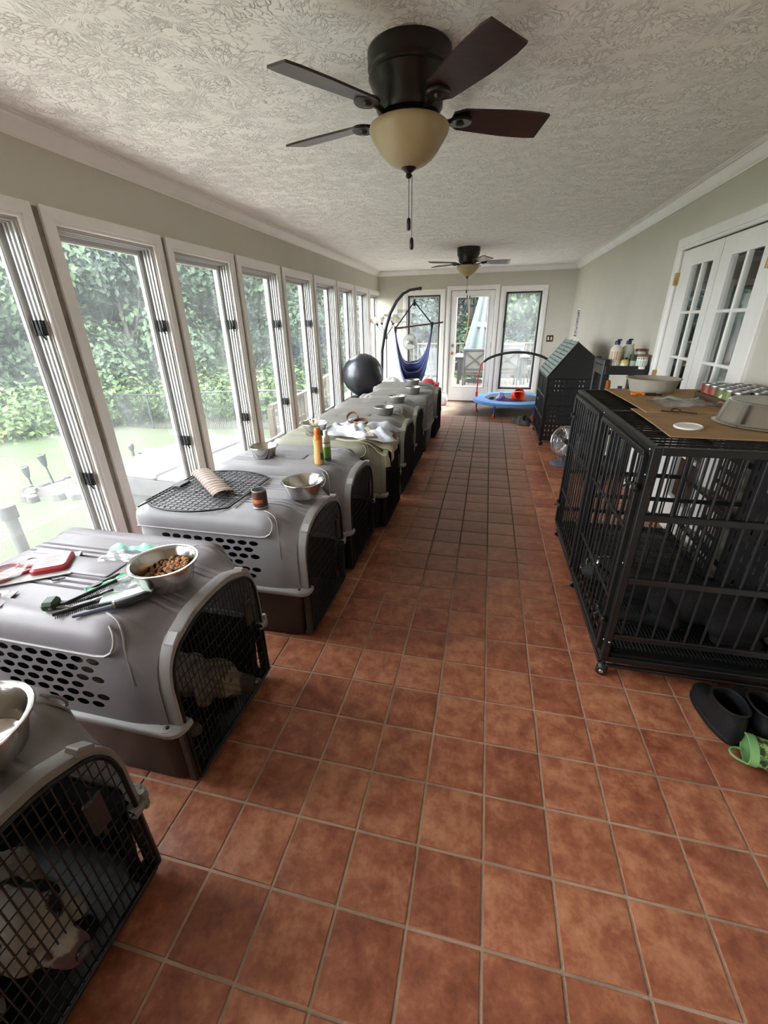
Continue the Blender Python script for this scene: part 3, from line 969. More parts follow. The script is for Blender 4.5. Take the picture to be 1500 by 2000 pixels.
    g.loft([[(x, p[0], p[1]) for x, p in ((-.037, a), (.001, a), (.005, (a[0] * .9 + b[0] * .1, a[1] * .9 + b[1] * .1)), (.005, b), (-.03, b))] for a, b in zip(o, i_)], True, True)
    obj('door_rim', g, M_rim, c, smooth=40)
    for s in (-1, 1):
        g = G(); g.chbox(-.028, .012, s * .205 - .024, s * .205 + .024, .608, .632, .004)
        g.xf(0, Matrix.Translation((0, s * .205, .62)) @ Matrix.Rotation(-s * R(38), 4, 'X') @ Matrix.Translation((0, -s * .205, -.62)))
        obj('rim_clip', g, M_rim, c, smooth=30)
        if s < 0:
            continue
        g = G()
        g.chbox(-.012, .018, s * .288 - .008, s * .288 + .008, .285, .340, .003)
        g.cyl((.008, s * .288, .343), (.008, s * .288, .278), .008, n=10)
        obj('hinge_clip', g, M_rim, c, smooth=30)
    # raised lettering that follows the near side of the arch
    g = G()
    path = [((a[0] + b[0]) / 2, (a[1] + b[1]) / 2) for a, b in zip(o, i_)]
    run = [(y, z) for y, z in path if -.22 < y < -.07 and z > .58]
    acc = [0.0]
    for (a, b), (c2, d2) in zip(run[:-1], run[1:]):
        acc.append(acc[-1] + math.hypot(c2 - a, d2 - b))
    def along(sv):
        for k in range(len(acc) - 1):
            if acc[k] <= sv <= acc[k + 1]:
                q = (sv - acc[k]) / max(1e-6, acc[k + 1] - acc[k])
                (a, b), (c2, d2) = run[k], run[k + 1]
                return a + (c2 - a) * q, b + (d2 - b) * q, math.atan2(d2 - b, c2 - a)
        return run[-1][0], run[-1][1], 0.0
    word = 'PETMATE'
    for k, ch in enumerate(word):
        fc = bpy.data.curves.new('glyph', 'FONT'); fc.body = ch; fc.size = .015; fc.extrude = .0008; fc.align_x = 'CENTER'; fc.resolution_u = 2
        tmp = bpy.data.objects.new('glyph', fc); COL.objects.link(tmp)
        me = bpy.data.meshes.new_from_object(tmp.evaluated_get(bpy.context.evaluated_depsgraph_get()))
        y, z, an = along(acc[-1] * (.18 + .64 * k / (len(word) - 1)))
        mt = Matrix.Translation((.0056, y, z)) @ Matrix.Rotation(an, 4, 'X') @ Matrix(((0, 0, 1, 0), (1, 0, 0, 0), (0, 1, 0, -.0055), (0, 0, 0, 1)))
        g.put([mt @ v.co for v in me.vertices], [tuple(p.vertices) for p in me.polygons])
        bpy.data.objects.remove(tmp); bpy.data.meshes.remove(me); bpy.data.curves.remove(fc)
    obj('raised_lettering', g, M_rim, c, smooth=False, kind='stuff')
    # ---- wire door
    d = arch(.024, .05)
    g = G()
    g.tube([(.006, y, z) for y, z in d], .0065, 6, closed=True)
    do = obj('door', g, M_wire, c, smooth=60)
    def top(y):
        for (y1, z1), (y2, z2) in zip(d[:-1], d[1:]):
            if y1 <= y <= y2 and y2 > y1:
                return z1 + (z2 - z1) * (y - y1) / (y2 - y1)
        return .3
    def wid(z):
        if z < d[1][1]:
            return abs(d[0][0])
        for (y1, z1), (y2, z2) in zip(d[:len(d) // 2], d[1:len(d) // 2]):
            if z1 <= z <= z2 and z2 > z1:
                return abs(y1 + (y2 - y1) * (z - z1) / (z2 - z1))
        return 0
    g = G()
    for k in range(25):
        y = -.245 + .49 * (k + .5) / 25
        g.tube([(.008, y, .05), (.008, y, top(y))], .0019, 4)
    for k in range(13):
        z = .085 + .044 * k
        w_ = wid(z)
        if w_ > .05:
            g.tube([(.005, -w_, z), (.005, w_, z)], .0021, 4)
    obj('wire_grid', g, M_wire, do, smooth=60, kind='stuff')
    g = G()
    g.chbox(.004, .020, .148, .196, .385, .50, .006)
    g.cyl((.012, .172, .36), (.012, .172, .53), .005, n=8)
    obj('latch_plate', g, M_black, do, smooth=35)
    # black door surround of the lower half
    g = G()
    for s in (-1, 1):
        g.chbox(-.03, .004, s * .262 - .016, s * .262 + .016, .03, .296, .006)
    g.chbox(-.05, .002, -.262, .262, .02, .05, .006)
    obj('sill_frame', g, M_tubdark, c, smooth=35)
    return c

crates = {}
cr_oval = make_crate('oval')
cr_slot = make_crate('slot')
cr_back = make_crate('slot_back')
def shellswap(top, rim, tub):
    return {'mauve_grey_shell_plastic': top, 'light_grey_rim_plastic': rim, 'charcoal_tub_plastic': tub}
CR = [  # x of the door face, y of the middle, turn, prototype, colours, label
    (-.855, .285, 0, cr_oval, (M_shell_taupe, M_shell_warm, M_tubnavy), 'taupe grey plastic dog crate with a spotted white dog lying behind its wire door'),
    (-.895, 1.075, 0, cr_oval, (M_shell_grey, M_rim, M_tubnavy), 'mauve grey dog crate with the kibble bowl and grooming tools on its roof'),
    (-.785, 1.895, 0, cr_oval, (M_shell_silver, M_rim, M_tubdark), 'silver grey dog crate with a loose wire door panel lying on its roof'),
    (-.765, 2.555, 0, cr_oval, (M_shell_pale, M_rim, M_tubnavy), 'grey dog crate with an orange bottle and a green bottle on its roof'),
    (-.690, 3.215, 0, cr_slot, (M_shell_olive, M_shell_olive, M_tubnavy), 'olive grey dog crate with upright slots and a crumpled towel on its roof'),
    (-.690, 3.975, 0, cr_oval, (M_shell_warm, M_shell_olive, M_tubnavy), 'warm grey dog crate standing just beyond the towel crate'),
    (-.695, 4.675, 0, cr_oval, (M_shell_warm, M_shell_olive, M_tubnavy), 'warm grey dog crate, second beyond the towel crate'),
    (-1.560, 5.440, PI, cr_back, (M_shell_warm, M_shell_warm, M_tubdark), 'warm grey dog crate turned round, slotted back facing the aisle'),
    (-.640, 6.170, 0, cr_oval, (M_shell_warm, M_shell_warm, M_tubnavy), 'last dog crate of the row, nearest the blue hammock chair'),
]
used = set()
for x, y, rz, pr_, cols, lab in CR:
    sw = shellswap(*cols)
    k = dup(pr_, (x, y, 0), rz, lab, sw)
for pr_ in (cr_oval, cr_slot, cr_back):
    def rm(o):
        for k in kids(o):
            rm(k)
        bpy.data.objects.remove(o)
    rm(pr_)
# ------------------------------------------------------------------ steel bowls on the crates
def bowl_geo(r, h, k=.74):
    g = G()
    b = r * k
    g.lathe([(0, .002), (b * .9, .002), (b, 0), (b + .004, .004), (r - .006, h - .006), (r + .002, h - .003), (r + .005, h), (r + .002, h + .003), (r - .006, h + .001), (r - .010, h - .006), (b - .002, .010), (b * .85, .006), (0, .006)], n=40, cap0=False, cap1=False)
    return g
RT = .7035
def bowl(label, x, y, r, h, m=None, z=RT, k=.74):
    t = thing('steel_bowl', label, 'bowl', (x, y, z), group='steel bowls on the crate roofs')
    g = bowl_geo(r, h, k)
    g.put([], [])
    obj('bowl_wall', g, m or M_steel, t, smooth=40)
    g = G(); g.tube([((r + .003) * math.cos(a), (r + .003) * math.sin(a), h) for a in [2 * PI * i / 40 for i in range(40)]], .0042, 6, closed=True)
    obj('rolled_rim', g, m or M_steel, t, smooth=60)
    return t
b1 = bowl('steel bowl with dried food scraps on the taupe crate', -.985, .385, .118, .085)
b2 = bowl('steel bowl holding brown kibble beside the grooming tools', -1.035, 1.045, .108, .085)
bowl('empty steel bowl between the food can and the crate door', -.885, 1.905, .105, .08)
bowl('steel bowl at the window end of the bottle crate', -1.43, 2.515, .092, .072)
bowl('steel bowl of white sticks behind the orange bottle by the towel', -1.33, 3.19, .105, .085)
bowl('dull bowl alone on the crate just beyond the towel', -.94, 4.03, .098, .072, M_dullsteel)
bowl('dull bowl holding pale scraps, second beyond the towel', -.95, 4.70, .095, .07, M_dullsteel)
bowl('dull bowl on the crate that is turned round', -.88, 5.35, .10, .08, M_dullsteel)
bowl('dull bowl on the last crate of the row', -1.00, 6.06, .10, .08, M_dullsteel)
# kibble: a heap nobody could count
g = G()
rnd = random.Random(3)
for k in range(230):
    a, q = rnd.uniform(0, 2 * PI), math.sqrt(rnd.random())
    px, py = .077 * q * math.cos(a), .077 * q * math.sin(a)
    hz = .034 + .026 * (px * .5 + py * .8) / .09 + rnd.uniform(0, .010)
    b = g.sphere((0, 0, 0), .0078, 7, 5, (1, 1, .6))
    g.xf(b, Matrix.Translation((px, py, hz)) @ Euler((rnd.uniform(-.7, .7), rnd.uniform(-.7, .7), rnd.uniform(0, 6))).to_matrix().to_4x4())
b = g.lathe([(0, .022), (.082, .022)], n=20, cap0=False, cap1=True)
o = obj('kibble', g, M_kibble, smooth=60, kind='stuff', loc=(-1.035, 1.045, RT))
tag(o, 'brown dry dog kibble heaped in the steel bowl', 'kibble')
g = G()
for k in range(14):
    a, q = rnd.uniform(0, 2 * PI), .07 * math.sqrt(rnd.random())
    b = g.sphere((0, 0, 0), rnd.uniform(.003, .008), 6, 4, (1.4, 1, .4))
    g.xf(b, Matrix.Translation((q * math.cos(a), q * math.sin(a), .009)) @ Matrix.Rotation(a * 3, 4, 'Z'))
o = obj('food_scraps', g, mat('dried_scraps', hx('6B4A2E'), .9, var=.3), smooth=60, kind='stuff', loc=(-.985, .385, RT))
tag(o, 'dried brown food scraps in the nearest steel bowl', 'scraps')
M_pale = mat('pale_straw', hx('E8E0D2'), .7)
for k in range(8):
    a = 2 * PI * k / 8
    g = G(); g.tube([(-.03 * math.cos(a), -.03 * math.sin(a), .01), (.006 * math.cos(a + 1), .006 * math.sin(a + 1), .06), (.05 * math.cos(a), .05 * math.sin(a), .115 + .01 * (k % 3))], .0045, 6)
    tag(obj('chew_stick', g, M_pale, loc=(-1.33, 3.19, RT), smooth=60), 'pale chew stick in the bowl behind the orange bottle', 'chew stick', 'chew sticks in the bowl')
g = G()
for k in range(40):
    a, q = rnd.uniform(0, 2 * PI), .075 * math.sqrt(rnd.random())
    b = g.sphere((0, 0, 0), rnd.uniform(.006, .011), 6, 4, (1.2, 1, .7))
    g.xf(b, Matrix.Translation((q * math.cos(a), q * math.sin(a), .05 + rnd.uniform(0, .018))))
g.lathe([(0, .048), (.078, .048)], n=18, cap0=False)
tag(obj('pale_food', g, M_pale, smooth=60, kind='stuff', loc=(-.95, 4.70, RT)), 'pale food scraps filling the dull bowl', 'food')

# ------------------------------------------------------------------ dogs: one continuous skin each
def blob(name, parts, voxel, m, paint=None, smooth=6):
    """union of capsules and ellipsoids remeshed to one surface; paint(p) -> colour"""
    g = G()
    for p in parts:
        if p[0] == 'e':
            _, c, r, sc, rot = p
            b = g.sphere((0, 0, 0), r, 20, 14, sc)
            g.xf(b, Matrix.Translation(c) @ Euler([R(a) for a in rot]).to_matrix().to_4x4())
        else:
            _, a, b_, ra, rb = p
            a, b_ = Vector(a), Vector(b_)
            L = (b_ - a).length
            k = 8
            for i in range(k + 1):
                t = i / k
                g.sphere(a.lerp(b_, t), ra + (rb - ra) * t, 12, 8)
    tmp = bpy.data.objects.new('tmp', g.mesh('tmp'))
    COL.objects.link(tmp)
    md = tmp.modifiers.new('r', 'REMESH'); md.mode = 'VOXEL'; md.voxel_size = voxel
    ms = tmp.modifiers.new('s', 'SMOOTH'); ms.iterations = smooth; ms.factor = .5
    dg = bpy.context.evaluated_depsgraph_get()
    me = bpy.data.meshes.new_from_object(tmp.evaluated_get(dg))
    me.name = name
    bpy.data.objects.remove(tmp)
    if paint:
        ca = me.color_attributes.new('coat', 'FLOAT_COLOR', 'POINT')
        for i, v in enumerate(me.vertices):
            ca.data[i].color = (*paint(v.co), 1)
    me.materials.clear(); me.materials.append(m)
    me.polygons.foreach_set('use_smooth', [True] * len(me.polygons))
    return me
def fur(name, scale=90, rough=.8):
    m = mat(name, (.2, .2, .2), rough, spec=.2)
    nd, lk, p = nodes(m); nt = m.node_tree
    at = nd.new('ShaderNodeVertexColor'); at.layer_name = 'coat'
    n = nd.new('ShaderNodeTexNoise'); n.inputs['Scale'].default_value = scale; n.inputs['Detail'].default_value = 5
    tc = nd.new('ShaderNodeTexCoord'); lk.new(tc.outputs['Object'], n.inputs['Vector'])
    mx = nd.new('ShaderNodeMix'); mx.data_type = 'RGBA'; mx.blend_type = 'MULTIPLY'; mx.inputs[0].default_value = .6
    lk.new(at.outputs[0], mx.inputs[6])
    cr = nd.new('ShaderNodeValToRGB'); cr.color_ramp.elements[0].color = (.55, .55, .55, 1); cr.color_ramp.elements[1].color = (1.2, 1.2, 1.2, 1)
    lk.new(n.outputs['Fac'], cr.inputs[0]); lk.new(cr.outputs[0], mx.inputs[7]); lk.new(mx.outputs[2], p.inputs['Base Color'])
    b = nd.new('ShaderNodeBump'); b.inputs['Strength'].default_value = .5; b.inputs['Distance'].default_value = .006
    lk.new(n.outputs['Fac'], b.inputs['Height']); lk.new(b.outputs[0], p.inputs['Normal'])
    return m
M_fur = fur('dog_coat')
M_eye = mat('dark_eye', (.006, .004, .003), .08)
M_nose = mat('wet_black_nose', (.02, .013, .014), .25)
def lying_dog(label, loc, rotz, pattern, turn=0, name='dog', sc=1.0):
    """head to +x, lying on its belly, front legs stretched ahead"""
    d = thing(name, label, 'dog', loc, rotz)
    d.scale = (sc, sc, sc)
    H = Matrix.Translation((.30, 0, .19)) @ Matrix.Rotation(R(turn), 4, 'Z')
    hp = lambda x, y, z: tuple(H @ Vector((x, y, z)))
    P = [('e', (-.02, 0, .13), .125, (1.45, .98, .98), (0, -6, 0)), ('e', (-.22, 0, .12), .118, (1.25, .95, .95), (0, 4, 0)),
         ('c', (-.05, 0, .13), (-.20, 0, .125), .118, .11),
         ('c', (.10, 0, .165), (.25, 0, .20), .092, .072),
         ('e', hp(.02, 0, .03), .078, (1.1, .95, .9), (0, 0, turn)),                     # skull
         ('e', hp(.055, .033, .0), .042, (1, .9, .9), (0, 0, turn)), ('e', hp(.055, -.033, .0), .042, (1, .9, .9), (0, 0, turn)),
         ('c', hp(.07, 0, .0), hp(.145, 0, -.018), .046, .035),                          # muzzle
         ('c', hp(.06, 0, -.03), hp(.13, 0, -.044), .030, .022),                         # jaw
         ('e', hp(-.005, .075, .015), .045, (.8, .38, 1.2), (18, 0, turn)), ('e', hp(-.005, -.075, .015), .045, (.8, .38, 1.2), (-18, 0, turn)),
         ('e', hp(.068, .030, .040), .018, (1, 1, 1), (0, 0, 0)), ('e', hp(.068, -.030, .040), .018, (1, 1, 1), (0, 0, 0)),
         # front legs: shoulder, elbow on the floor, forearm ahead, paw
         ('c', (.10, .095, .13), (.04, .115, .05), .055, .042), ('c', (.04, .115, .045), (.24, .105, .032), .036, .027), ('e', (.27, .105, .026), .034, (1.25, .9, .72), (0, 0, 0)),
         ('c', (.10, -.095, .13), (.04, -.115, .05), .055, .042), ('c', (.04, -.115, .045), (.23, -.10, .032), .036, .027), ('e', (.26, -.10, .026), .034, (1.25, .9, .72), (0, 0, 0)),
         # hind legs folded: thigh up against the belly, hock behind
         ('c', (-.30, .08, .12), (-.15, .125, .075), .075, .052), ('c', (-.15, .13, .06), (-.30, .145, .035), .038, .026), ('c', (-.30, .145, .032), (-.17, .15, .022), .022, .020), ('e', (-.15, .15, .022), .028, (1.3, .9, .75), (0, 0, 0)),
         ('c', (-.30, -.08, .12), (-.15, -.125, .075), .075, .052), ('c', (-.15, -.13, .06), (-.30, -.145, .035), .038, .026), ('c', (-.30, -.145, .032), (-.17, -.15, .022), .022, .020), ('e', (-.15, -.15, .022), .028, (1.3, .9, .75), (0, 0, 0)),
         ('c', (-.34, 0, .10), (-.42, .06, .04), .030, .020), ('c', (-.42, .06, .04), (-.40, .17, .022), .020, .011)]
    Hi = H.inverted()
    me = blob('body', P, .009, M_fur, lambda p: pattern(p, Hi @ p), 5)
    o = bpy.data.objects.new('body', me); COL.objects.link(o); o.parent = d
    for s in (-1, 1):
        g = G(); g.sphere(hp(.086, s * .031, .040), .0105, 12, 8)
        obj('eye', g, M_eye, d, smooth=True)
    g = G(); g.sphere(hp(.178, 0, -.008), .018, 14, 10, (.7, 1.05, .8))
    obj('nose', g, M_nose, d, smooth=True)
    return d
def pied(p, h):
    """white with black ears, patches and a pink brown lip"""
    if abs(h.y) > .048 and h.x < .045 and h.z > -.05 and h.x > -.09:
        return (.010, .009, .010)
    if h.x > .13 and h.z < .01:
        return (.10, .055, .055)
    if (h - Vector((.075, .045, .05))).length < .028:
        return (.02, .015, .015)
    for c in ((-.1, .08, .2), (-.25, -.06, .2), (.08, -.07, .2)):
        if (p - Vector(c)).length < .10:
            return (.02, .018, .018)
    if (h - Vector((.12, -.03, .02))).length < .012 or (h - Vector((.10, .035, .0))).length < .010:
        return (.09, .04, .03)
    return (.30, .26, .21)
def brindle(p, h):
    k = math.sin(p.x * 70 + 8 * math.sin(p.y * 22 + p.z * 30)) * .5 + .5
    if h.x > .12:
        return (.03, .025, .02)
    return (.10 + .08 * k, .08 + .06 * k, .06 + .04 * k)
def slate(p, h):
    if h.x > .11:
        return (.018, .018, .02)
    return (.010, .0095, .010)
lying_dog('white dog with black ears and dark spots lying in the taupe crate', (-1.275, .31, .035), R(-4), pied, 6)
lying_dog('curled tan brindle dog lying in the mauve grey crate', (-1.27, 1.10, .035), R(-8), brindle, 25)
lying_dog('slate grey dog lying on the floor grate of the black double cage', (1.00, 1.97, .155), R(172), slate, -20, sc=.95)

# ------------------------------------------------------------------ on the mauve crate: package, bags, grooming tools
M_red = mat('red_plastic', hx('A3202C'), .35)
M_cardw = mat('white_printed_card', hx('9A9794'), .5)
M_clear = mat('clear_blister_plastic', (.9, .92, .95), .08)
M_clear.node_tree.nodes['Principled BSDF'].inputs['Transmission Weight'].default_value = .85
M_clear.node_tree.nodes['Principled BSDF'].inputs['Alpha'].default_value = .35
M_bag = mat('clear_zip_bag_film', (.85, .9, .93), .15)
M_bag.node_tree.nodes['Principled BSDF'].inputs['Transmission Weight'].default_value = .7
M_bag.node_tree.nodes['Principled BSDF'].inputs['Alpha'].default_value = .38
M_green = mat('bright_green_plastic', hx('1F9A5A'), .35)
M_teal = mat('teal_green_print', hx('5DBE9A'), .4)
M_dkgreen = mat('dark_green_rubber', hx('1E3A22'), .5)
M_greycard = mat('grey_green_card', hx('AFC0B4'), .55)

pk = thing('blister_package', 'red and white blister package lying near the window on the mauve crate', 'package', (-1.60, 1.005, RT), R(35))
g = G(); g.chbox(-.15, .15, -.09, .09, 0, .0035, .001)
obj('backing_card', g, M_cardw, pk, smooth=False)
g = G()
g.loft([rr(.015, .135, -.06, .07, .02, 4, .0035), rr(.015, .135, -.06, .07, .02, 4, .018), rr(.022, .128, -.052, .062, .018, 4, .024)], False, True)
obj('red_blister', g, M_red, pk, smooth=30)
g = G()
g.loft([rr(.024, .126, -.051, .061, .012, 3, .0238), rr(.024, .126, -.051, .061, .012, 3, .0252)], False, True)
obj('white_label', g, M_cardw, pk, smooth=30)
g = G()
for (x, y, L, w) in ((.05, .03, .05, .008), (.05, .012, .035, .008), (.05, -.006, .05, .008), (.05, -.024, .03, .008)):
    g.box(x, x + L, y, y + w, .025, .0258)
obj('printed_bars', g, M_red, pk, smooth=False, kind='stuff')
for y in (.03, -.045):
    g = G()
    g.tube([(-.075 + .035 * math.cos(a), y + .026 * math.sin(a), .010) for a in [2 * PI * i / 20 for i in range(20)]], .0065, 6, closed=True)
    obj('red_loop', g, M_red, pk, smooth=60)
g = G(); g.tube([(-.04, .03, .010), (.015, .012, .010)], .006, 6); g.tube([(-.04, -.045, .01), (.015, -.02, .01)], .006, 6)
obj('red_shank', g, M_red, pk, smooth=60)
g = G()
g.loft([rr(-.135, .0, -.08, .07, .02, 4, .0035), rr(-.13, -.005, -.076, .066, .02, 4, .016), rr(-.122, -.012, -.07, .06, .018, 4, .0185)], False, True)
obj('clear_blister', g, M_clear, pk, smooth=30)
g = G(); g.tube([(-.02 + .014 * math.cos(a), .093 + .012 * math.sin(a), .002) for a in [2 * PI * i / 16 for i in range(16)]], .002, 5, closed=True)
obj('hanging_loop', g, M_cardw, pk, smooth=60)
p2 = thing('spare_package', 'flat clear package with red bars lying against the blister package', 'package', (-1.545, .825, RT), R(20))
g = G(); g.chbox(-.11, .06, -.045, .045, 0, .003, .001)
obj('backing_card', g, M_cardw, p2, smooth=False)
g = G()
for k in range(3):
    g.chbox(-.10, .02, -.032 + .024 * k, -.020 + .024 * k, .003, .012, .002)
obj('red_bars', g, M_red, p2, smooth=False, kind='stuff')
g = G(); g.loft([rr(-.105, .05, -.04, .04, .012, 3, .003), rr(-.10, .045, -.036, .036, .012, 3, .014)], False, True)
obj('clear_cover', g, M_clear, p2, smooth=30)

def film(name, label, loc, rot, sx, sy, seed, strip, smat):
    """crumpled zip bag with its coloured closing strip"""
    rn = random.Random(seed)
    ph = [rn.uniform(0, 6) for _ in range(6)]
    t = thing(name, label, 'bag', loc, rot)
    hgt = lambda u, v: .005 + .006 * (math.sin(u * 9 + ph[0]) * math.sin(v * 7 + ph[1]) + .6 * math.sin(u * 21 + v * 13 + ph[2]) + .5 * math.sin(v * 27 - u * 9 + ph[3]) + 1.6)
    g = G(); g.grid(22, 18, lambda u, v: (sx * (u - .5), sy * (v - .5), hgt(u, v)))
    g.grid(22, 18, lambda u, v: (sx * (.5 - u), sy * (v - .5), .002 + .2 * hgt(1 - u, v)))
    obj('bag_film', g, M_bag, t, smooth=True)
    g = G(); g.grid(22, 2, lambda u, v: (sx * (u - .5), sy * (.5 - strip * v), hgt(u, 1 - strip * v) + .0008))
    obj('zip_strip', g, smat, t, smooth=True)
    return t
film('zip_bag', 'crumpled clear bag with green print lying between package and kibble bowl', (-1.32, 1.175, RT), R(10), .17, .11, 5, .35, M_teal)
film('tool_bag', 'clear zip bag with bright green strip beside the black combs', (-1.17, .985, RT), R(62), .19, .11, 9, .22, M_green)
g = G(); g.chbox(-.075, .075, -.032, .032, 0, .006, .001)
cdx = thing('tool_card', 'grey green folded card lying under the kibble bowl side', 'card', (-1.10, .93, RT + .010), R(32))
obj('card_sheet', g, M_greycard, cdx, smooth=False)
g = G(); g.box(-.075, .075, -.034, -.026, .0005, .0085)
obj('dark_edge', g, M_dkgreen, cdx, smooth=False)

# dematting rake with a dark green head
t = thing('dematting_rake', 'dark green headed grooming rake lying over the black comb', 'grooming rake', (-1.30, .835, RT), R(25))
g = G(); g.chbox(-.022, .022, -.026, .026, .002, .034, .009)
obj('rake_head', g, M_dkgreen, t, smooth=30)
g = G(); g.lathe([(0, 0), (.005, 0), (.005, .003), (0, .003)], n=12); g.xf(0, Matrix.Translation((.01, -.027, .016)) @ Matrix.Rotation(PI / 2, 4, 'X'))
obj('rake_screw', g, M_chrome, t, smooth=30)
g = G(); g.tube([(.015, .0, .012), (.07, .004, .012), (.13, .02, .014), (.17, .04, .018)], [.009, .0075, .007, .006], 8, flat=.7)
obj('rake_handle', g, M_black, t, smooth=60)
for k in range(6):
    g = G(); g.tube([(.022, -.018 + .007 * k, .012), (.042, -.018 + .007 * k, .010), (.056, -.018 + .007 * k, .003)], .0012, 5)
    obj('rake_tooth', g, M_chrome, t, smooth=60)
# combs
def comb(name, label, loc, rz, L, tilt=0):
    t = thing(name, label, 'comb', loc, rot=(0, tilt, rz))
    g = G(); g.tube([(-L / 2, 0, .007), (L / 2, 0, .007)], .0065, 8)
    obj('comb_spine', g, M_black, t, smooth=60)
    g = G()
    for k in range(int(L / .0055)):
        x = -L / 2 + .006 + .0055 * k
        g.tube([(x, -.004, .006), (x, -.024, .003)], .0014, 4)
    obj('comb_teeth', g, M_black, t, smooth=60, kind='stuff')
comb('grooming_comb', 'black grooming comb nearest the taupe crate', (-1.205, .86, RT), R(48), .16)
comb('bristle_comb', 'second black comb lying across the rake handle', (-1.205, .905, RT + .024), R(58), .15, R(-6))
# hand pump with grey handle
t = thing('grooming_wand', 'blue grey wand with a thick black grip by the kibble bowl', 'grooming wand', (-1.115, .86, RT), R(38))
g = G(); g.tube([(-.09, 0, .008), (.02, 0, .010)], [.005, .009], 10)
obj('wand_shaft', g, mat('slate_blue_plastic', hx('4A4E5E'), .35), t, smooth=60)
g = G(); g.tube([(.02, 0, .014), (.04, 0, .016), (.08, 0, .018), (.115, .012, .018), (.125, .02, .016)], [.014, .016, .018, .016, .008], 12, flat=.85)
obj('wand_grip', g, M_black, t, smooth=60)
g = G(); g.lathe([(.012, 0), (.0155, 0), (.0155, .006), (.012, .006)], n=16); g.xf(0, Matrix.Translation((.022, 0, .014)) @ Matrix.Rotation(PI / 2, 4, 'Y'))
obj('wand_collar', g, M_chrome, t, smooth=30)
t = thing('slicker_brush', 'short black brush head leaning on the green zip strip', 'brush', (-1.255, .955, RT), R(70))
g = G(); g.chbox(-.03, .03, -.012, .012, .006, .016, .004); g.tube([(.03, 0, .011), (.085, 0, .012)], .006, 8)
obj('brush_body', g, M_black, t, smooth=35)
g = G()
for a in range(8):
    for b in range(3):
        x, y = -.026 + .0075 * a, -.008 + .008 * b
        g.tube([(x, y, .006), (x + .002, y, 0)], .0007, 4)
obj('brush_pins', g, M_chrome, t, kind='stuff')
# little black crumbs of the roof
g = G(); g.chbox(-.012, .012, -.005, .005, 0, .006, .002); g.tube([(.012, 0, .003), (.03, .004, .003)], .002, 5)
tag(obj('black_clip', g, M_black, smooth=30, loc=(-1.44, .97, RT), rot=(0, 0, .5)), 'tiny black clip beside the edge of the blister package', 'clip')

# ------------------------------------------------------------------ on the silver crate
t = thing('wire_door', 'loose arched black wire door panel lying flat on the silver grey crate', 'wire door', (-1.41, 1.87, RT + .004), 0)
hw, x0, x1 = .300, -.235, .235
ol = []
for s in (-1, 1):
    for k in range(13):
        u = -1 + k / 6
        ol.append((-s * u * x1, s * (hw - .085 * abs(u) ** 2.2)))
g = G(); g.tube([(x, y, .006) for x, y in ol], .0048, 6, closed=True)
obj('outer_wire', g, M_wire, t, smooth=60)
def chord(val, axis):
    hits = []
    for (xa, ya), (xb, yb2) in zip(ol, ol[1:] + ol[:1]):
        p, q = (ya, yb2) if axis else (xa, xb)
        if (p - val) * (q - val) < 0:
            s = (val - p) / (q - p)
            hits.append((xb - xa) * s + xa if axis else (yb2 - ya) * s + ya)
    return (min(hits), max(hits)) if len(hits) > 1 else None
for k in range(23):
    y = -hw + 2 * hw * (k + .5) / 23
    h_ = chord(y, True)
    if h_:
        g = G(); g.tube([(h_[0], y, .008), (h_[1], y, .008)], .0019, 5)
        obj('wire', g, M_wire, t, smooth=60)
for k in range(14):
    x = x0 + .018 + .0335 * k
    h_ = chord(x, False)
    if h_:
        g = G(); g.tube([(x, h_[0], .004), (x, h_[1], .004)], .0021, 5)
        obj('cross_wire', g, M_wire, t, smooth=60)
g = G(); g.tube([(-.205, -.30, .010), (-.205, .30, .010)], .0038, 6)
obj('locking_rod', g, M_wire, t, smooth=60)
g = G(); g.chbox(-.235, -.175, -.02, .07, .006, .018, .005)
obj('latch_plate', g, M_black, t, smooth=30)
# striped rolled wrapper
M_brown = mat('brown_banded_paper', hx('8B6248'), .55)
def banded():
    m = mat('brown_and_white_banded_wrap', hx('8B6248'), .5)
    nd, lk, p = nodes(m); nt = m.node_tree
    tc = nd.new('ShaderNodeTexCoord'); sp = nd.new('ShaderNodeSeparateXYZ'); lk.new(tc.outputs['Object'], sp.inputs[0])
    cr = nd.new('ShaderNodeValToRGB'); cr.color_ramp.interpolation = 'CONSTANT'
    e = cr.color_ramp.elements
    e[0].position, e[0].color = 0, (*hx('5E3F2E'), 1)
    e[1].position, e[1].color = .45, (*hx('8B6A52'), 1)
    x = e.new(.74); x.color = (*hx('E6D9CB'), 1)
    x = e.new(.86); x.color = (*hx('54392B'), 1)
    lk.new(mth(nt, 'FRACT', mth(nt, 'MULTIPLY', sp.outputs[0], 26)), cr.inputs[0]); lk.new(cr.outputs[0], p.inputs['Base Color'])
    return m
t = thing('striped_wrapper', 'brown and white striped paper wrapper folded over on the wire door', 'wrapper', (-1.41, 1.945, RT + .014), R(-41))
def wrap(u, v):
    a = -.25 * PI + 1.5 * PI * v
    return ((u - .5) * .44, -.038 + .043 * math.cos(a) * 1.25, .019 + .019 * math.sin(a) + .004 * math.sin(u * 5))
g = G(); g.grid(30, 14, wrap)
b = g.grid(30, 14, lambda u, v: (wrap(u, v)[0], wrap(u, v)[1] * .97 - .001, wrap(u, v)[2] * .94 + .001))
obj('wrap_sheet', g, banded(), t, smooth=True)
for k in range(10):
    x = -.18 + .04 * k
    g = G(); g.tube([(x, -.038 + .0435 * math.cos(a) * 1.25, .0195 + .0195 * math.sin(a)) for a in [-.2 * PI + 1.4 * PI * i / 10 for i in range(11)]], .0014, 5)
    obj('binding_thread', g, mat('cream_thread', hx('D9CBB8'), .8) if k == 0 else bpy.data.materials['cream_thread'], t, smooth=60)
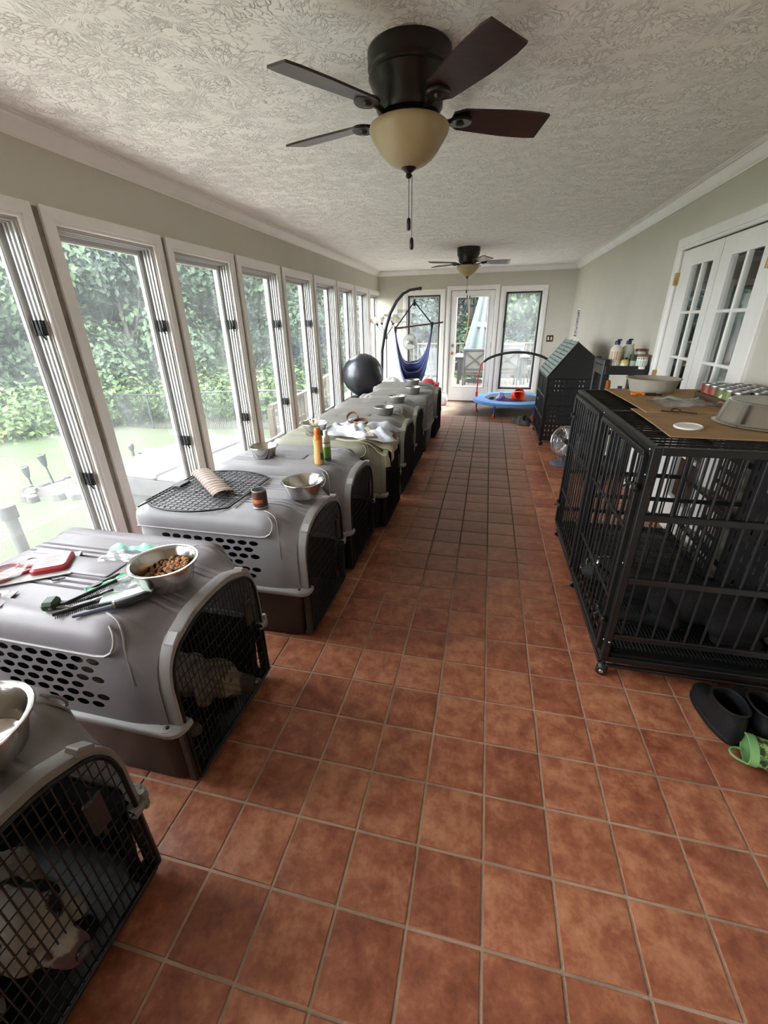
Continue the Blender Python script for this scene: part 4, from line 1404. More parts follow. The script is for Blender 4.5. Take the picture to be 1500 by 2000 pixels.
# open food can with a fork
M_label = mat('dark_brown_can_label', hx('4A2A1C'), .45, var=.3, vscale=25)
M_labelo = mat('orange_can_band', hx('B5532A'), .45)
t = thing('food_can', 'open dark brown dog food can with a fork standing in it', 'can', (-1.035, 1.72, RT))
g = G(); g.lathe([(0, .002), (.033, .002), (.036, 0), (.037, .004), (.0345, .006), (.0345, .086), (.0365, .088), (.0365, .092), (.0335, .092), (.0335, .010), (0, .010)], n=28, cap0=False, cap1=False)
obj('can_body', g, M_dullsteel, t, smooth=35)
g = G(); g.lathe([(.0352, .008), (.0352, .084)], n=28, cap0=False, cap1=False)
obj('can_label', g, M_label, t, smooth=35)
g = G()
g.grid(10, 1, lambda u, v: (.0356 * math.cos(-2.6 + 1.9 * u), .0356 * math.sin(-2.6 + 1.9 * u), .030 + .018 * v))
obj('label_band', g, M_labelo, t, smooth=35)
g = G(); g.lathe([(0, .05), (.033, .05)], n=20, cap0=False)
obj('can_food', g, M_kibble, t, smooth=False)
f = thing('fork', 'steel fork leaning out of the open dog food can', 'fork', (-1.035, 1.72, RT + .012))
g = G(); g.tube([(-.015, .0, .0), (-.004, .003, .055), (.004, .006, .085), (.05, .045, .118)], [.004, .003, .004, .006], 8, flat=.45)
obj('fork_handle', g, M_steel, f, smooth=60)
g = G(); g.chbox(-.022, -.008, -.010, .010, -.004, .012, .002)
obj('fork_head', g, M_steel, f, smooth=30)

# ------------------------------------------------------------------ bottles of the fourth crate
def label_mat(name, base, cap=None):
    return mat(name, base, .35)
M_orange = mat('orange_bottle_plastic', hx('CC6A1C'), .3)
M_peach = mat('peach_cream_bottle_plastic', hx('D8A264'), .35, var=.04)
M_cream = mat('cream_bottle_plastic', hx('CFCBB8'), .4)
M_leaf = mat('leaf_green_print', hx('6F9A44'), .4)
M_leafdk = mat('dark_green_print', hx('2F5A35'), .4)
t = thing('spray_bottle', 'peach and orange waisted bottle standing on the fourth crate', 'bottle', (-1.00, 2.43, RT))
g = G(); g.lathe([(0, 0), (.028, 0), (.031, .004), (.031, .06), (.027, .105), (.027, .125), (.030, .150), (.030, .160)], n=30, cap1=False)
obj('bottle_body', g, M_peach, t, smooth=40)
g = G(); g.lathe([(.030, .160), (.029, .172), (.020, .186), (.0185, .188)], n=30, cap0=False, cap1=False)
obj('bottle_shoulder', g, M_orange, t, smooth=40)
g = G(); g.lathe([(.0185, .186), (.0185, .196), (.0200, .197), (.0200, .222), (.016, .232), (0, .234)], n=30, cap0=False)
obj('cap', g, M_orange, t, smooth=40)
g = G(); g.grid(8, 6, lambda u, v: (.0314 * math.cos(-.9 + .9 * u), .0314 * math.sin(-.9 + .9 * u), .03 + .045 * v + .008 * math.sin(u * 9)))
obj('leaf_print', g, M_leafdk, t, smooth=True)
t = thing('shampoo_bottle', 'slim cream and green bottle standing behind the orange bottle', 'bottle', (-.975, 2.505, RT))
g = G(); g.lathe([(0, 0), (.025, 0), (.027, .004), (.027, .145), (.023, .158), (.014, .166)], n=26, cap1=False)
obj('bottle_body', g, M_cream, t, smooth=40)
g = G(); g.lathe([(.0275, .012), (.0275, .095)], n=26, cap0=False, cap1=False)
obj('green_label', g, M_leaf, t, smooth=40)
for za, zb in ((.004, .022), (.118, .124)):
    g = G(); g.lathe([(.0278, za), (.0278, zb)], n=26, cap0=False, cap1=False)
    obj('dark_band', g, M_leafdk, t, smooth=40)
g = G(); g.lathe([(.014, .166), (.0145, .195), (.011, .2), (0, .2)], n=20, cap0=False)
obj('cap', g, M_white, t, smooth=40)

# ------------------------------------------------------------------ towel, straps, collar on the fifth crate
M_towel = mat('white_terry_towel', hx('BFC1C8'), .95, var=.06, vscale=20, bump=.35, bscale=300, sheen=.4)
def cloth(u, v):
    """crumpled towel: ridged folds on the roof, hanging over the front end"""
    x = -1.22 + .55 * u + .030 * math.sin(v * 8 + 1) + .014 * math.sin(v * 19)
    y = 3.02 + .44 * v + .035 * math.sin(u * 7) + .016 * math.sin(u * 17 + 2)
    f = .017 * (1 + math.sin(u * 13 + 2.6 * math.sin(v * 6))) + .014 * (1 + math.sin(v * 15 + 2.8 * math.sin(u * 5))) + .007 * math.sin(u * 33 + v * 17) + .005 * math.sin(v * 41 - u * 9)
    e = min(1, min(u, 1 - u) * 7, min(v, 1 - v) * 6)
    z = .716 + max(0, f) * (.25 + .75 * e) + .010 * e
    if x > -.78:                                                   # runs down the brow of the crate
        z -= (x + .78) ** 1.4 * .42
    return (x, y, z)
g = G(); g.grid(70, 60, cloth)
t = thing('towel', 'crumpled white towel heaped on the olive grey crate', 'towel', (0, 0, 0))
o = obj('towel_cloth', g, M_towel, t, smooth=True)
sm = o.modifiers.new('thick', 'SOLIDIFY'); sm.thickness = .005; sm.offset = 1
M_strap = mat('cream_webbing', hx('B4AA90'), .8, bump=.2, bscale=250)
M_lea = mat('brown_leather', hx('6A4634'), .5, var=.15, vscale=30)
t = thing('webbing_harness', 'cream webbing harness with leather tabs hanging over the olive crate door', 'harness', (0, 0, 0))
def strap(name, pts, w, m, th=.004):
    g = G()
    P = [Vector(p) for p in pts]
    loops = []
    for i, p in enumerate(P):
        tg = (P[min(i + 1, len(P) - 1)] - P[max(i - 1, 0)]).normalized()
        s = tg.cross(Vector((0, 0, 1)))
        s = (s if s.length > .05 else Vector((0, 1, 0))).normalized()
        n = s.cross(tg).normalized()
        loops.append([p - s * w / 2 - n * th / 2, p + s * w / 2 - n * th / 2, p + s * w / 2 + n * th / 2, p - s * w / 2 + n * th / 2])
    g.loft(loops, True, True)
    obj(name, g, m, t, smooth=30)
def pleat(u, v):
    """pleated cream cloth that runs down the brow and hangs over the rim"""
    L = .30 * u
    y = 3.03 + .26 * v + .03 * (1 - u) * (v - .5)
    x = -.90 + min(L, .215)
    drop = max(0.0, L - .215)
    z = crate_top(min(x + .69, -.036), y - 3.215) + .010 + .007 * abs(math.sin(v * 13)) - drop * (1.1 - .5 * v)
    return (x + .03 * min(1, drop / .02) + .012 * math.sin(v * 13) * min(1, drop / .03), y, z + .012 * math.sin(PI * u))
g = G(); g.grid(26, 44, pleat)
o = obj('pleated_cloth', g, M_strap, t, smooth=True)
o.modifiers.new('thick', 'SOLIDIFY').thickness = .004
pts = [(x, 2.995 - .25 * max(0, x + .76), crate_top(x + .69, 2.995 - 3.215) + .012) for x in (-.92, -.88, -.84, -.80, -.77, -.745, -.728)]
pts += [(-.684, 2.975, pts[-1][2] - .012), (-.674, 2.97, pts[-1][2] - .05), (-.670, 2.966, pts[-1][2] - .10)]
strap('strap', pts, .046, M_strap)
strap('strap', [(-.98, 3.30, .775), (-.90, 3.19, .775), (-.83, 3.08, .76), (-.80, 3.0, .745)], .035, M_strap)
strap('strap', [(-1.06, 2.945, .733), (-.98, 2.925, .727), (-.90, 2.935, .727), (-.84, 2.965, .738)], .03, M_strap)
strap('leather_tab', [(-.84, 2.965, .748), (-.79, 2.985, .748), (-.755, 3.0, .742)], .036, M_lea, .006)
strap('leather_tab', [(-.70, 3.24, .735), (-.675, 3.2, .705), (-.66, 3.17, .675)], .036, M_lea, .006)
t = thing('dog_collar', 'brown leather collar coiled in two loops on the white towel', 'collar', (-.995, 3.30, .765), 0)
for k, (dx, dy, r, tl) in enumerate(((-.055, .045, .046, 50), (.03, -.02, .056, 14))):
    g = G()
    n = 30
    loops = []
    for i in range(n + 1):
        a = 2 * PI * i / n
        loops.append([(r_ * math.cos(a), r_ * math.sin(a), z) for r_, z in ((r - .003, 0), (r + .003, 0), (r + .003, .028), (r - .003, .028))])
    g.loft(loops, False, False)
    g.xf(0, Matrix.Translation((dx, dy, .008 + .03 * (1 - k))) @ Matrix.Rotation(R(tl), 4, 'X'))
    obj('collar_loop', g, M_lea, t, smooth=40)
g = G(); g.chbox(-.01, .015, -.085, -.072, .01, .04, .003)
obj('collar_buckle', g, M_brass, t, smooth=30)
# ------------------------------------------------------------------ big black double dog cage on castors
CX0, CX1, CY0, CY1, CZB, CZT = .612, 1.385, 1.665, 3.13, .085, 1.092
cg = thing('dog_cage', 'black steel double dog cage on castors with cardboard on its roof', 'dog cage', (0, 0, 0))
def bar(name, p0, p1, a, b=None, par=cg, m=M_blackmetal):
    """square steel tube along one axis"""
    b = b or a
    p0, p1 = Vector(p0), Vector(p1)
    d = p1 - p0
    ax = max(range(3), key=lambda i: abs(d[i]))
    lo = [min(p0[i], p1[i]) for i in range(3)]; hi = [max(p0[i], p1[i]) for i in range(3)]
    o = [i for i in range(3) if i != ax]
    for i, w in zip(o, (a, b)):
        lo[i] -= w / 2; hi[i] += w / 2
    g = G(); g.chbox(lo[0], hi[0], lo[1], hi[1], lo[2], hi[2], .003)
    return obj(name, g, m, par, smooth=False)
PW = .030
for x in (CX0 + PW / 2, CX1 - PW / 2):
    for y in (CY0 + PW / 2, (CY0 + CY1) / 2, CY1 - PW / 2):
        bar('post', (x, y, CZB), (x, y, CZT), PW)
for z in (CZT - .014, CZB + .014):
    for y in (CY0 + .015, CY1 - .015):
        bar('rail', (CX0 + .03, y, z), (CX1 - .03, y, z), .028)
    for x in (CX0 + .015, CX1 - .015):
        bar('rail', (x, CY0 + .03, z), (x, CY1 - .03, z), .028)
bar('rail', (CX0 + .03, (CY0 + CY1) / 2, CZT - .014), (CX1 - .03, (CY0 + CY1) / 2, CZT - .014), .026)
# end panel facing the camera and the far one: upright bars with three cross rails
for y in (CY0 + .013, CY1 - .013):
    for z in (.812, .522, .228):
        bar('cross_rail', (CX0 + .03, y, z), (CX1 - .03, y, z), .022, .028)
    for k in range(11):
        x = CX0 + .0605 + .0625 * k
        g = G(); g.cyl((x, y, .228), (x, y, CZT - .02), .0052, n=8)
        obj('bar', g, M_blackmetal, cg, smooth=60)
# wall side and middle divider
for x, ys in ((CX1 - .013, (CY0 + .03, CY1 - .03)),):
    for z in (.812, .522, .228):
        bar('cross_rail', (x, ys[0], z), (x, ys[1], z), .022, .024)
    k = 0
    y = ys[0] + .05
    while y < ys[1] - .02:
        g = G(); g.cyl((x, y, .1), (x, y, CZT - .02), .0048, n=6)
        obj('bar', g, M_blackmetal, cg, smooth=60)
        y += .0625
ym = (CY0 + CY1) / 2
for z in (.62, .15):
    bar('divider_rail', (CX0 + .03, ym, z), (CX1 - .03, ym, z), .02)
for k in range(11):
    x = CX0 + .0605 + .0625 * k
    g = G(); g.cyl((x, ym, .11), (x, ym, CZT - .02), .0048, n=6)
    obj('bar', g, M_blackmetal, cg, smooth=60)
# roof bars
y = CY0 + .05
while y < CY1 - .03:
    if abs(y - ym) > .02:
        g = G(); g.cyl((CX0 + .02, y, CZT - .012), (CX1 - .02, y, CZT - .012), .0048, n=6)
        obj('roof_bar', g, M_blackmetal, cg, smooth=60)
    y += .0445
bar('roof_rail', (CX0 + .25, CY0 + .03, CZT - .02), (CX0 + .25, CY1 - .03, CZT - .02), .018)
# two bar doors on the aisle side
for n, (a, b) in enumerate(((CY0 + .045, ym - .03), (ym + .03, CY1 - .045))):
    off = .006 if n == 0 else .010
    xd = CX0 - off
    d = bpy.data.objects.new('door', None); COL.objects.link(d); d.parent = cg
    zb, zt = .135, CZT - .035
    for z in (zb, zt):
        bar('door_rail', (xd, a, z), (xd, b, z), .022, .024, d)
    for z in (.40, .735):
        bar('door_rail', (xd, a, z), (xd, b, z), .012, .016, d)
    for yy in (a, b):
        bar('door_stile', (xd, yy, zb), (xd, yy, zt), .024, .022, d)
    nb = 10
    for k in range(nb):
        yy = a + (b - a) * (k + 1) / (nb + 1)
        g = G(); g.cyl((xd, yy, zb), (xd, yy, zt), .0048, n=6)
        obj('door_bar', g, M_blackmetal, d, smooth=60)
    for z in (.30, .93):
        yy = b - .06 if n == 1 else a + .02
        g = G(); g.cyl((xd - .018, yy - .06, z), (xd - .018, yy + .08, z), .006, n=8); g.cyl((xd - .018, yy + .02, z), (xd - .04, yy + .02, z - .02), .005, n=8)
        g.chbox(xd - .024, xd - .010, yy - .05, yy - .025, z - .016, z + .016, .003); g.chbox(xd - .024, xd - .010, yy + .04, yy + .065, z - .016, z + .016, .003)
        obj('slide_bolt', g, M_blackmetal, d, smooth=40)
    if n == 1:
        d.rotation_euler = (0, 0, 0)
# bright screw heads
for p in ((CX0 - .002, CY0 + .017, .20), (CX0 - .002, CY0 + .017, .985), (CX0 - .002, CY0 + .017, .60), (CX0 - .002, CY0 + .03, CZT - .012), (CX0 - .002, ym, CZT - .014), (CX0 - .002, ym, .17), (CX0 - .002, ym + .02, .12), (CX0 - .002, CY1 - .017, .9), (CX0 - .002, CY1 - .017, .14)):
    g = G(); g.sphere(p, .0055, 10, 6, (.6, 1, 1))
    obj('screw_head', g, M_chrome, cg, smooth=True)
g = G(); g.sphere((CX0 + .017, CY0 - .002, .20), .0055, 10, 6, (1, .6, 1))
obj('screw_head', g, M_chrome, cg, smooth=True)
# black pierced sheet hung inside the wall side
for a, b in ((1.90, 2.36), (2.43, 2.70)):
    g = G()
    for r_ in range(12):
        for q in range(8):
            y0 = a + (b - a) * q / 8; y1 = a + (b - a) * (q + 1) / 8; z0 = .13 + .076 * r_
            slot_cell(g, lambda u, v: (CX1 - .045, u, v), y0, y1, z0, z0 + .076, .008 if (r_ * 3 + q) % 4 else .014, .05)
    obj('pierced_sheet', g, M_black, cg, smooth=False)
# floor grate, slide-out tray and runner
g = G()
x = CX0 + .04
while x < CX1 - .03:
    g.tube([(x, CY0 + .03, .150), (x, CY1 - .03, .150)], .0026, 4); x += .0165
yy = CY0 + .05
while yy < CY1 - .03:
    g.tube([(CX0 + .03, yy, .146), (CX1 - .03, yy, .146)], .0028, 4); yy += .09
obj('floor_grate', g, M_wire, cg, kind='stuff', smooth=60)
g = G(); g.loft([rr(CX0 + .04, CX1 - .04, CY0 + .02, CY1 - .02, .02, 3, .100), rr(CX0 + .035, CX1 - .035, CY0 + .012, CY1 - .012, .02, 3, .128), rr(CX0 + .042, CX1 - .042, CY0 + .018, CY1 - .018, .02, 3, .128), rr(CX0 + .047, CX1 - .047, CY0 + .026, CY1 - .026, .02, 3, .104)], True, True)
obj('tray', g, M_black, cg, smooth=40)
bar('runner', (CX0 + .03, CY0 + .010, .060), (CX1 - .03, CY0 + .010, .060), .018, .014)
bar('runner', (CX0 + .008, CY0 + .03, .060), (CX0 + .008, CY1 - .03, .060), .014, .018)
# castors
for x in (CX0 + .022, CX1 - .04):
    for y in (CY0 + .022, ym, CY1 - .03):
        c_ = bpy.data.objects.new('castor', None); COL.objects.link(c_); c_.parent = cg
        c_.location = (x, y, 0); c_.rotation_euler = (0, 0, R(random.uniform(-60, 60)))
        for s in (-1, 1):
            g = G(); g.lathe([(0, -.009), (.019, -.009), (.024, -.006), (.024, .006), (.019, .009), (0, .009)], n=20); g.xf(0, Matrix.Translation((0, s * .013, .024)) @ Matrix.Rotation(PI / 2, 4, 'X'))
            obj('castor_wheel', g, M_black, c_, smooth=40)
            g = G(); g.lathe([(0, 0), (.010, 0), (.008, .002), (0, .002)], n=14); g.xf(0, Matrix.Translation((0, s * .0225, .024)) @ Matrix.Rotation(-s * PI / 2, 4, 'X'))
            obj('hub_cap', g, M_chrome, c_, smooth=40)
        g = G(); g.lathe([(0, .040), (.018, .040), (.022, .046), (.016, .056), (.006, .060), (.006, .085), (0, .085)], n=16); g.chbox(-.012, .02, -.005, .005, .022, .048, .002)
        obj('castor_fork', g, M_black, c_, smooth=40)
bw = thing('feeding_bowl', 'steel bowl on the cage floor beside the slate grey dog', 'bowl', (.74, 2.27, .153))
g = bowl_geo(.105, .095, .8)
obj('bowl_wall', g, M_steel, bw, smooth=40)
g = G(); g.tube([(.108 * math.cos(a), .108 * math.sin(a), .095) for a in [2 * PI * i / 32 for i in range(32)]], .004, 6, closed=True)
obj('rolled_rim', g, M_steel, bw, smooth=60)

# ------------------------------------------------------------------ things on the cage roof
ZR = CZT + .001
def sheet(name, label, loc, rz, sx, sy, th, warp, m=M_card, cat='cardboard'):
    g = G()
    n = 14
    top = lambda u, v: (sx * (u - .5), sy * (v - .5), th + warp * (math.sin(u * 3.1 + 1) * math.sin(v * 4) + 1) * .5)
    g.grid(n, n, top)
    g.grid(n, n, lambda u, v: (sx * (.5 - u), sy * (v - .5), top(1 - u, v)[2] - th))
    for e in range(n):
        for (a, b) in (((e / n, 0), ((e + 1) / n, 0)), (((e + 1) / n, 1), (e / n, 1)), ((0, (e + 1) / n), (0, e / n)), ((1, e / n), (1, (e + 1) / n))):
            p, q = top(*a), top(*b)
            g.put([p, q, (q[0], q[1], q[2] - th), (p[0], p[1], p[2] - th)], [(3, 2, 1, 0)])
    t = thing(name, label, cat, loc, rz)
    obj('board', g, m, t, smooth=30)
    return t
s1 = sheet('cardboard_sheet', 'brown cardboard sheet under the white lid and the upturned steel bowl', (1.06, 2.12, ZR), R(-2), .66, .60, .004, .004)
g = G(); g.grid(12, 1, lambda u, v: (-.20 + .28 * u, .255 + .018 * (v - .5) + .005 * math.sin(u * 40), .0065 + .003))
obj('printed_marks', g, mat('faded_brown_ink', hx('6E5236'), .9), s1, smooth=False)
s2 = sheet('cardboard_sheet', 'brown cardboard sheet under the grey tub, knife and can tray', (1.075, 2.72, ZR + .005), R(1), .61, .80, .004, .003)
g = G(); g.box(-.29, .30, -.035, -.033, .0062, .0067); g.box(-.29, .30, .2, .202, .0062, .0067)
obj('fold_crease', g, mat('crease_shadow_brown', hx('8A6B48'), .9), s2, smooth=False, kind='stuff')
g = G()
for k in range(9):
    g.box(.02 + .025 * k, .035 + .025 * k, -.36, -.345, .0064, .0068)
obj('printed_marks', g, bpy.data.materials['faded_brown_ink'], s2, smooth=False, kind='stuff')

t = thing('lid', 'small round white plastic lid on the cardboard near the cage corner', 'lid', (.838, 1.99, ZR + .009), 0, rot=(R(2), R(-2), 0))
g = G(); g.lathe([(0, 0), (.050, 0), (.053, .002), (.053, .007), (.050, .009), (.046, .009), (.044, .0065), (0, .0065)], n=36)
obj('lid_disc', g, M_white, t, smooth=30)
g = G(); g.lathe([(.020, .0062), (.024, .0075), (.028, .0062)], n=30, cap0=False, cap1=False)
obj('raised_ring', g, M_white, t, smooth=50)

t = thing('upturned_bowl', 'wide steel feeding bowl turned upside down on the cardboard', 'bowl', (1.19, 2.12, ZR + .009))
g = G(); g.lathe([(.198, 0), (.203, .003), (.200, .007), (.188, .010), (.184, .014), (.163, .088), (.157, .094), (.148, .095), (.138, .092), (0, .091)], n=60, cap0=False, cap1=False)
obj('bowl_wall', g, M_steel, t, smooth=35)
g = G(); g.lathe([(.149, .0955), (.138, .0925), (0, .0915)], n=40, cap0=False, cap1=False)
obj('bowl_base', g, M_dullsteel, t, smooth=35)

t = thing('grey_tub', 'round grey plastic tub at the far end of the cage roof', 'tub', (1.005, 3.005, ZR + .009))
g = G(); g.lathe([(0, 0), (.112, 0), (.118, .004), (.140, .074), (.150, .076), (.152, .082), (.143, .083), (.136, .078), (.113, .008), (0, .006)], n=44, cap0=False, cap1=False)
obj('tub_wall', g, mat('warm_grey_tub_plastic', hx('A39C8F'), .5, var=.06), t, smooth=35)
t = thing('box_cutter', 'orange and black utility knife lying in front of the grey tub', 'utility knife', (.92, 2.83, ZR + .010), R(-8))
g = G(); g.chbox(-.075, .0, -.013, .013, 0, .018, .005)
obj('knife_handle', g, mat('orange_handle_plastic', hx('E2761B'), .4), t, smooth=30)
g = G(); g.chbox(0, .06, -.012, .012, .001, .017, .005); g.chbox(.06, .085, -.008, .008, .004, .012, .002)
obj('knife_grip', g, M_black, t, smooth=30)
g = G(); g.tube([(-.05, -.0135, .004), (-.035, -.0138, .012), (-.02, -.0135, .006)], .002, 5)
obj('grip_mark', g, M_black, t, smooth=60)
film('plastic_sheet', 'clear printed plastic sheet lying across the cardboard of the cage roof', (1.02, 2.555, ZR + .010), R(8), .27, .22, 21, .25, M_greycard)
t = thing('cable_tie_loop', 'short black looped cable lying on the cardboard', 'cable', (.93, 2.30, ZR + .012), R(-20))
g = G(); g.tube([(-.03 + .018 * math.cos(a), .014 * math.sin(a), .003 + .012 * (1 + math.sin(a)) * .5) for a in [.3 + 5.4 * i / 16 for i in range(17)]] + [(.02, -.006, .004), (.055, -.012, .003)], .003, 6)
obj('cable_wire', g, M_black, t, smooth=60)
g = G(); g.chbox(-.09, -.035, -.01, .012, 0, .005, .001)
obj('cable_tag', g, M_black, t, smooth=False)

# cans in their low tray
ty0, ty1, tx0, tx1 = 2.345, 2.755, 1.150, 1.395
t = thing('can_tray', 'low dark brown cardboard tray holding dog food cans', 'tray', (0, 0, ZR + .010))
M_traycard = mat('dark_printed_tray_card', hx('4C3A2B'), .7, var=.2, vscale=30)
g = G(); g.box(tx0, tx1, ty0, ty1, 0, .003)
obj('tray_base', g, M_traycard, t, smooth=False)
for a in ((tx0 - .003, tx0, ty0, ty1), (tx1, tx1 + .003, ty0, ty1), (tx0 - .003, tx1 + .003, ty0 - .003, ty0), (tx0 - .003, tx1 + .003, ty1, ty1 + .003)):
    g = G(); g.box(*a, 0, .042)
    obj('tray_side', g, M_traycard, t, smooth=False)
g = G()
g.grid(6, 1, lambda u, v: (tx0 - .0036, ty0 + .10 + .04 * math.cos(PI * u), .012 + .018 * math.sin(PI * u) + .004 * v))
obj('tray_print', g, mat('tan_tray_print', hx('A89072'), .7), t, smooth=False)
M_lidsteel = mat('tin_can_lid', (.34, .34, .34), .35, metal=1.0)
canp = {}
colr = [('reddish brown label', hx('8A3A24')), ('green label', hx('6E7A3A')), ('dark brown label', hx('3A2018')), ('olive label', hx('58602E'))]
def can(kind, x, y, label):
    t = thing('tin_can', label, 'can', (x, y, ZR + .013), random.uniform(0, 6), group='dog food cans in the tray')
    if kind not in canp:
        a, b, c_ = G(), G(), G()
        a.lathe([(0, 0), (.035, 0), (.0365, .002), (.035, .005), (.035, .078), (.0368, .080), (.0368, .085), (.034, .085), (.033, .081), (.022, .080), (.020, .0815), (0, .0815)], n=24)
        b.lathe([(.0353, .006), (.0353, .077)], n=24, cap0=False, cap1=False)
        c_.grid(8, 3, lambda u, v: (.0357 * math.cos(2.2 + 1.6 * u), .0357 * math.sin(2.2 + 1.6 * u), .03 + .03 * v * (1 - (2 * u - 1) ** 2)))
        mm = mat('can_label_' + kind.split()[0], dict(colr)[kind], .45, var=.2, vscale=40)
        for g_, m_, nm in ((a, M_lidsteel, 'can_tin'), (b, mm, 'paper_label'), (c_, M_pale, 'label_print')):
            me = g_.mesh(nm); finish(me, m_, 35); canp.setdefault(kind, []).append((nm, me))
    for nm, me in canp[kind]:
        obj(nm, me, None, t)
seq = ['reddish brown label', 'reddish brown label', 'olive label', 'green label', 'dark brown label']
ordn = ['far end', 'second from far end', 'middle', 'second from steel bowl', 'steel bowl end']
rown = ['aisle side row', 'middle row', 'wall side row']
for i in range(3):
    for j in range(5):
        kd = seq[(j + i * 2) % 5] if i else seq[j]
        can(kd, 1.192 + .0765 * i, 2.712 - .0785 * j, 'can with a %s, %s of the %s' % (kd, ordn[j], rown[i]))
t = thing('food_jar', 'small clear jar with a dark label standing behind the cans', 'jar', (1.355, 2.27, ZR + .013))
g = G(); g.lathe([(0, 0), (.026, 0), (.028, .003), (.028, .065), (.022, .08), (.022, .09)], n=24, cap1=False)
obj('jar_glass', g, mat('amber_jar_glass', hx('7A6A4A'), .1, spec=.6), t, smooth=40)
g = G(); g.lathe([(.0283, .01), (.0283, .045)], n=24, cap0=False, cap1=False)
obj('jar_label', g, M_labelo, t, smooth=40)
g = G(); g.lathe([(.024, .088), (.024, .108), (.021, .11), (0, .11)], n=24, cap0=True)
obj('jar_lid', g, M_dullsteel, t, smooth=35)

# ------------------------------------------------------------------ house shaped cage beyond
HX0, HX1, HY0, HY1, HZE, HZR = .745, 1.395, 5.74, 6.66, .86, 1.262
XRI = 1.03
t2 = thing('house_cage', 'black dog cage with a pitched ribbed roof painted with a grey green sky reflection beside the trampoline', 'dog cage', (0, 0, 0))
hb = lambda n_, a, b, w: bar(n_, a, b, w, None, t2)
for y in (HY0, HY1):
    for x in (HX0, HX1):
        hb('post', (x, y, .07), (x, y, HZE), .026)
    g = G()
    # black sheet gable with a pierced lower panel frame
    g.prism([(HX0, HZE - .02), (HX1, HZE - .02), (HX1, .98), (XRI, HZR), (HX0 - .0, HZE)], lambda u, v: (u, y - .006, v), lambda u, v: (u, y + .006, v))
    obj('gable_panel', g, M_black, t2, smooth=False)
    for z in (.09, .30, .52, .74, HZE - .01):
        hb('rail', (HX0, y, z), (HX1, y, z), .018)
    for k in range(14):
        x = HX0 + (HX1 - HX0) * (k + .5) / 14
        g = G(); g.box(x - .017, x + .017, y - .003, y + .003, .09, HZE)
        obj('slat', g, M_black, t2, smooth=False)
    for k in range(12):
        z = .12 + .062 * k
        g = G(); g.box(HX0, HX1, y - .004, y + .004, z - .018, z + .018)
        obj('cross_slat', g, M_black, t2, smooth=False)
for z in (.09, .36, .62, HZE):
    hb('rail', (HX0, HY0, z), (HX0, HY1, z), .024)
    hb('rail', (HX1, HY0, z), (HX1, HY1, z), .024)
hb('post', (HX0, (HY0 + HY1) / 2, .09), (HX0, (HY0 + HY1) / 2, HZE), .024)
for k in range(15):
    y = HY0 + (HY1 - HY0) * (k + .5) / 15
    g = G(); g.cyl((HX0, y, .09), (HX0, y, HZE), .0045, n=6)
    obj('bar', g, M_blackmetal, t2, smooth=60)
    g = G(); g.cyl((HX1, y, .09), (HX1, y, .98), .0045, n=6)
    obj('bar', g, M_blackmetal, t2, smooth=60)
M_roof = mat('grey_green_sky_sheen', hx('7E8C86'), .35, metal=.3, var=.1, vscale=10)  # grey green painted on as the sky reflected in black roof wires
def roof_pt(s, y, lift=0.0):
    """s along the slope from the aisle eave (0) over the ridge (1) to the wall eave (2)"""
    if s <= 1:
        return (HX0 - .015 + (XRI - HX0 + .015) * s, y, HZE + .012 + (HZR - HZE) * s + lift)
    return (XRI + (HX1 - XRI) * (s - 1), y, HZR + .012 - (HZR - .98) * (s - 1) + lift)
g = G()
g.loft([[roof_pt(s, y) for y in (HY0 - .01, HY1 + .01)] + [roof_pt(s, y, -.008) for y in (HY1 + .01, HY0 - .01)] for s in (0, 1, 2)], True, True)
obj('roof_sheet', g, M_black, t2, smooth=False)
for k in range(10):
    s = .05 + .1 * k
    for a, b in ((HY0, (HY0 + HY1) / 2 - .012), ((HY0 + HY1) / 2 + .012, HY1)):
        g = G()
        g.loft([[roof_pt(s - .032, y, .001), roof_pt(s + .032, y, .001), roof_pt(s + .026, y, .010), roof_pt(s - .026, y, .010)] for y in (a, b)], True, True)
        obj('roof_slat', g, M_roof, t2, smooth=False)
for y in (HY0 - .004, (HY0 + HY1) / 2, HY1 + .004):
    g = G(); g.loft([[roof_pt(s, y - .012, .002), roof_pt(s, y + .012, .002), roof_pt(s, y + .012, .014), roof_pt(s, y - .012, .014)] for s in (0, 1)], True, True)
    obj('roof_edge', g, M_roof, t2, smooth=False)
for x in (HX0 + .02, HX1 - .03):
    for y in (HY0 + .02, HY1 - .02):
        g = G(); g.lathe([(0, -.011), (.026, -.011), (.03, 0), (.026, .011), (0, .011)], n=18); g.xf(0, Matrix.Translation((x, y, .030)) @ Matrix.Rotation(PI / 2, 4, 'X')); g.cyl((x, y, .03), (x, y, .08), .008)
        obj('castor', g, M_black, t2, smooth=40)
g = G(); g.chbox(HX0 - .02, HX0 - .006, 6.28, 6.34, .50, .54, .003); g.cyl((HX0 - .022, 6.2, .52), (HX0 - .022, 6.42, .52), .006, n=8)
obj('slide_bolt', g, M_blackmetal, t2, smooth=40)

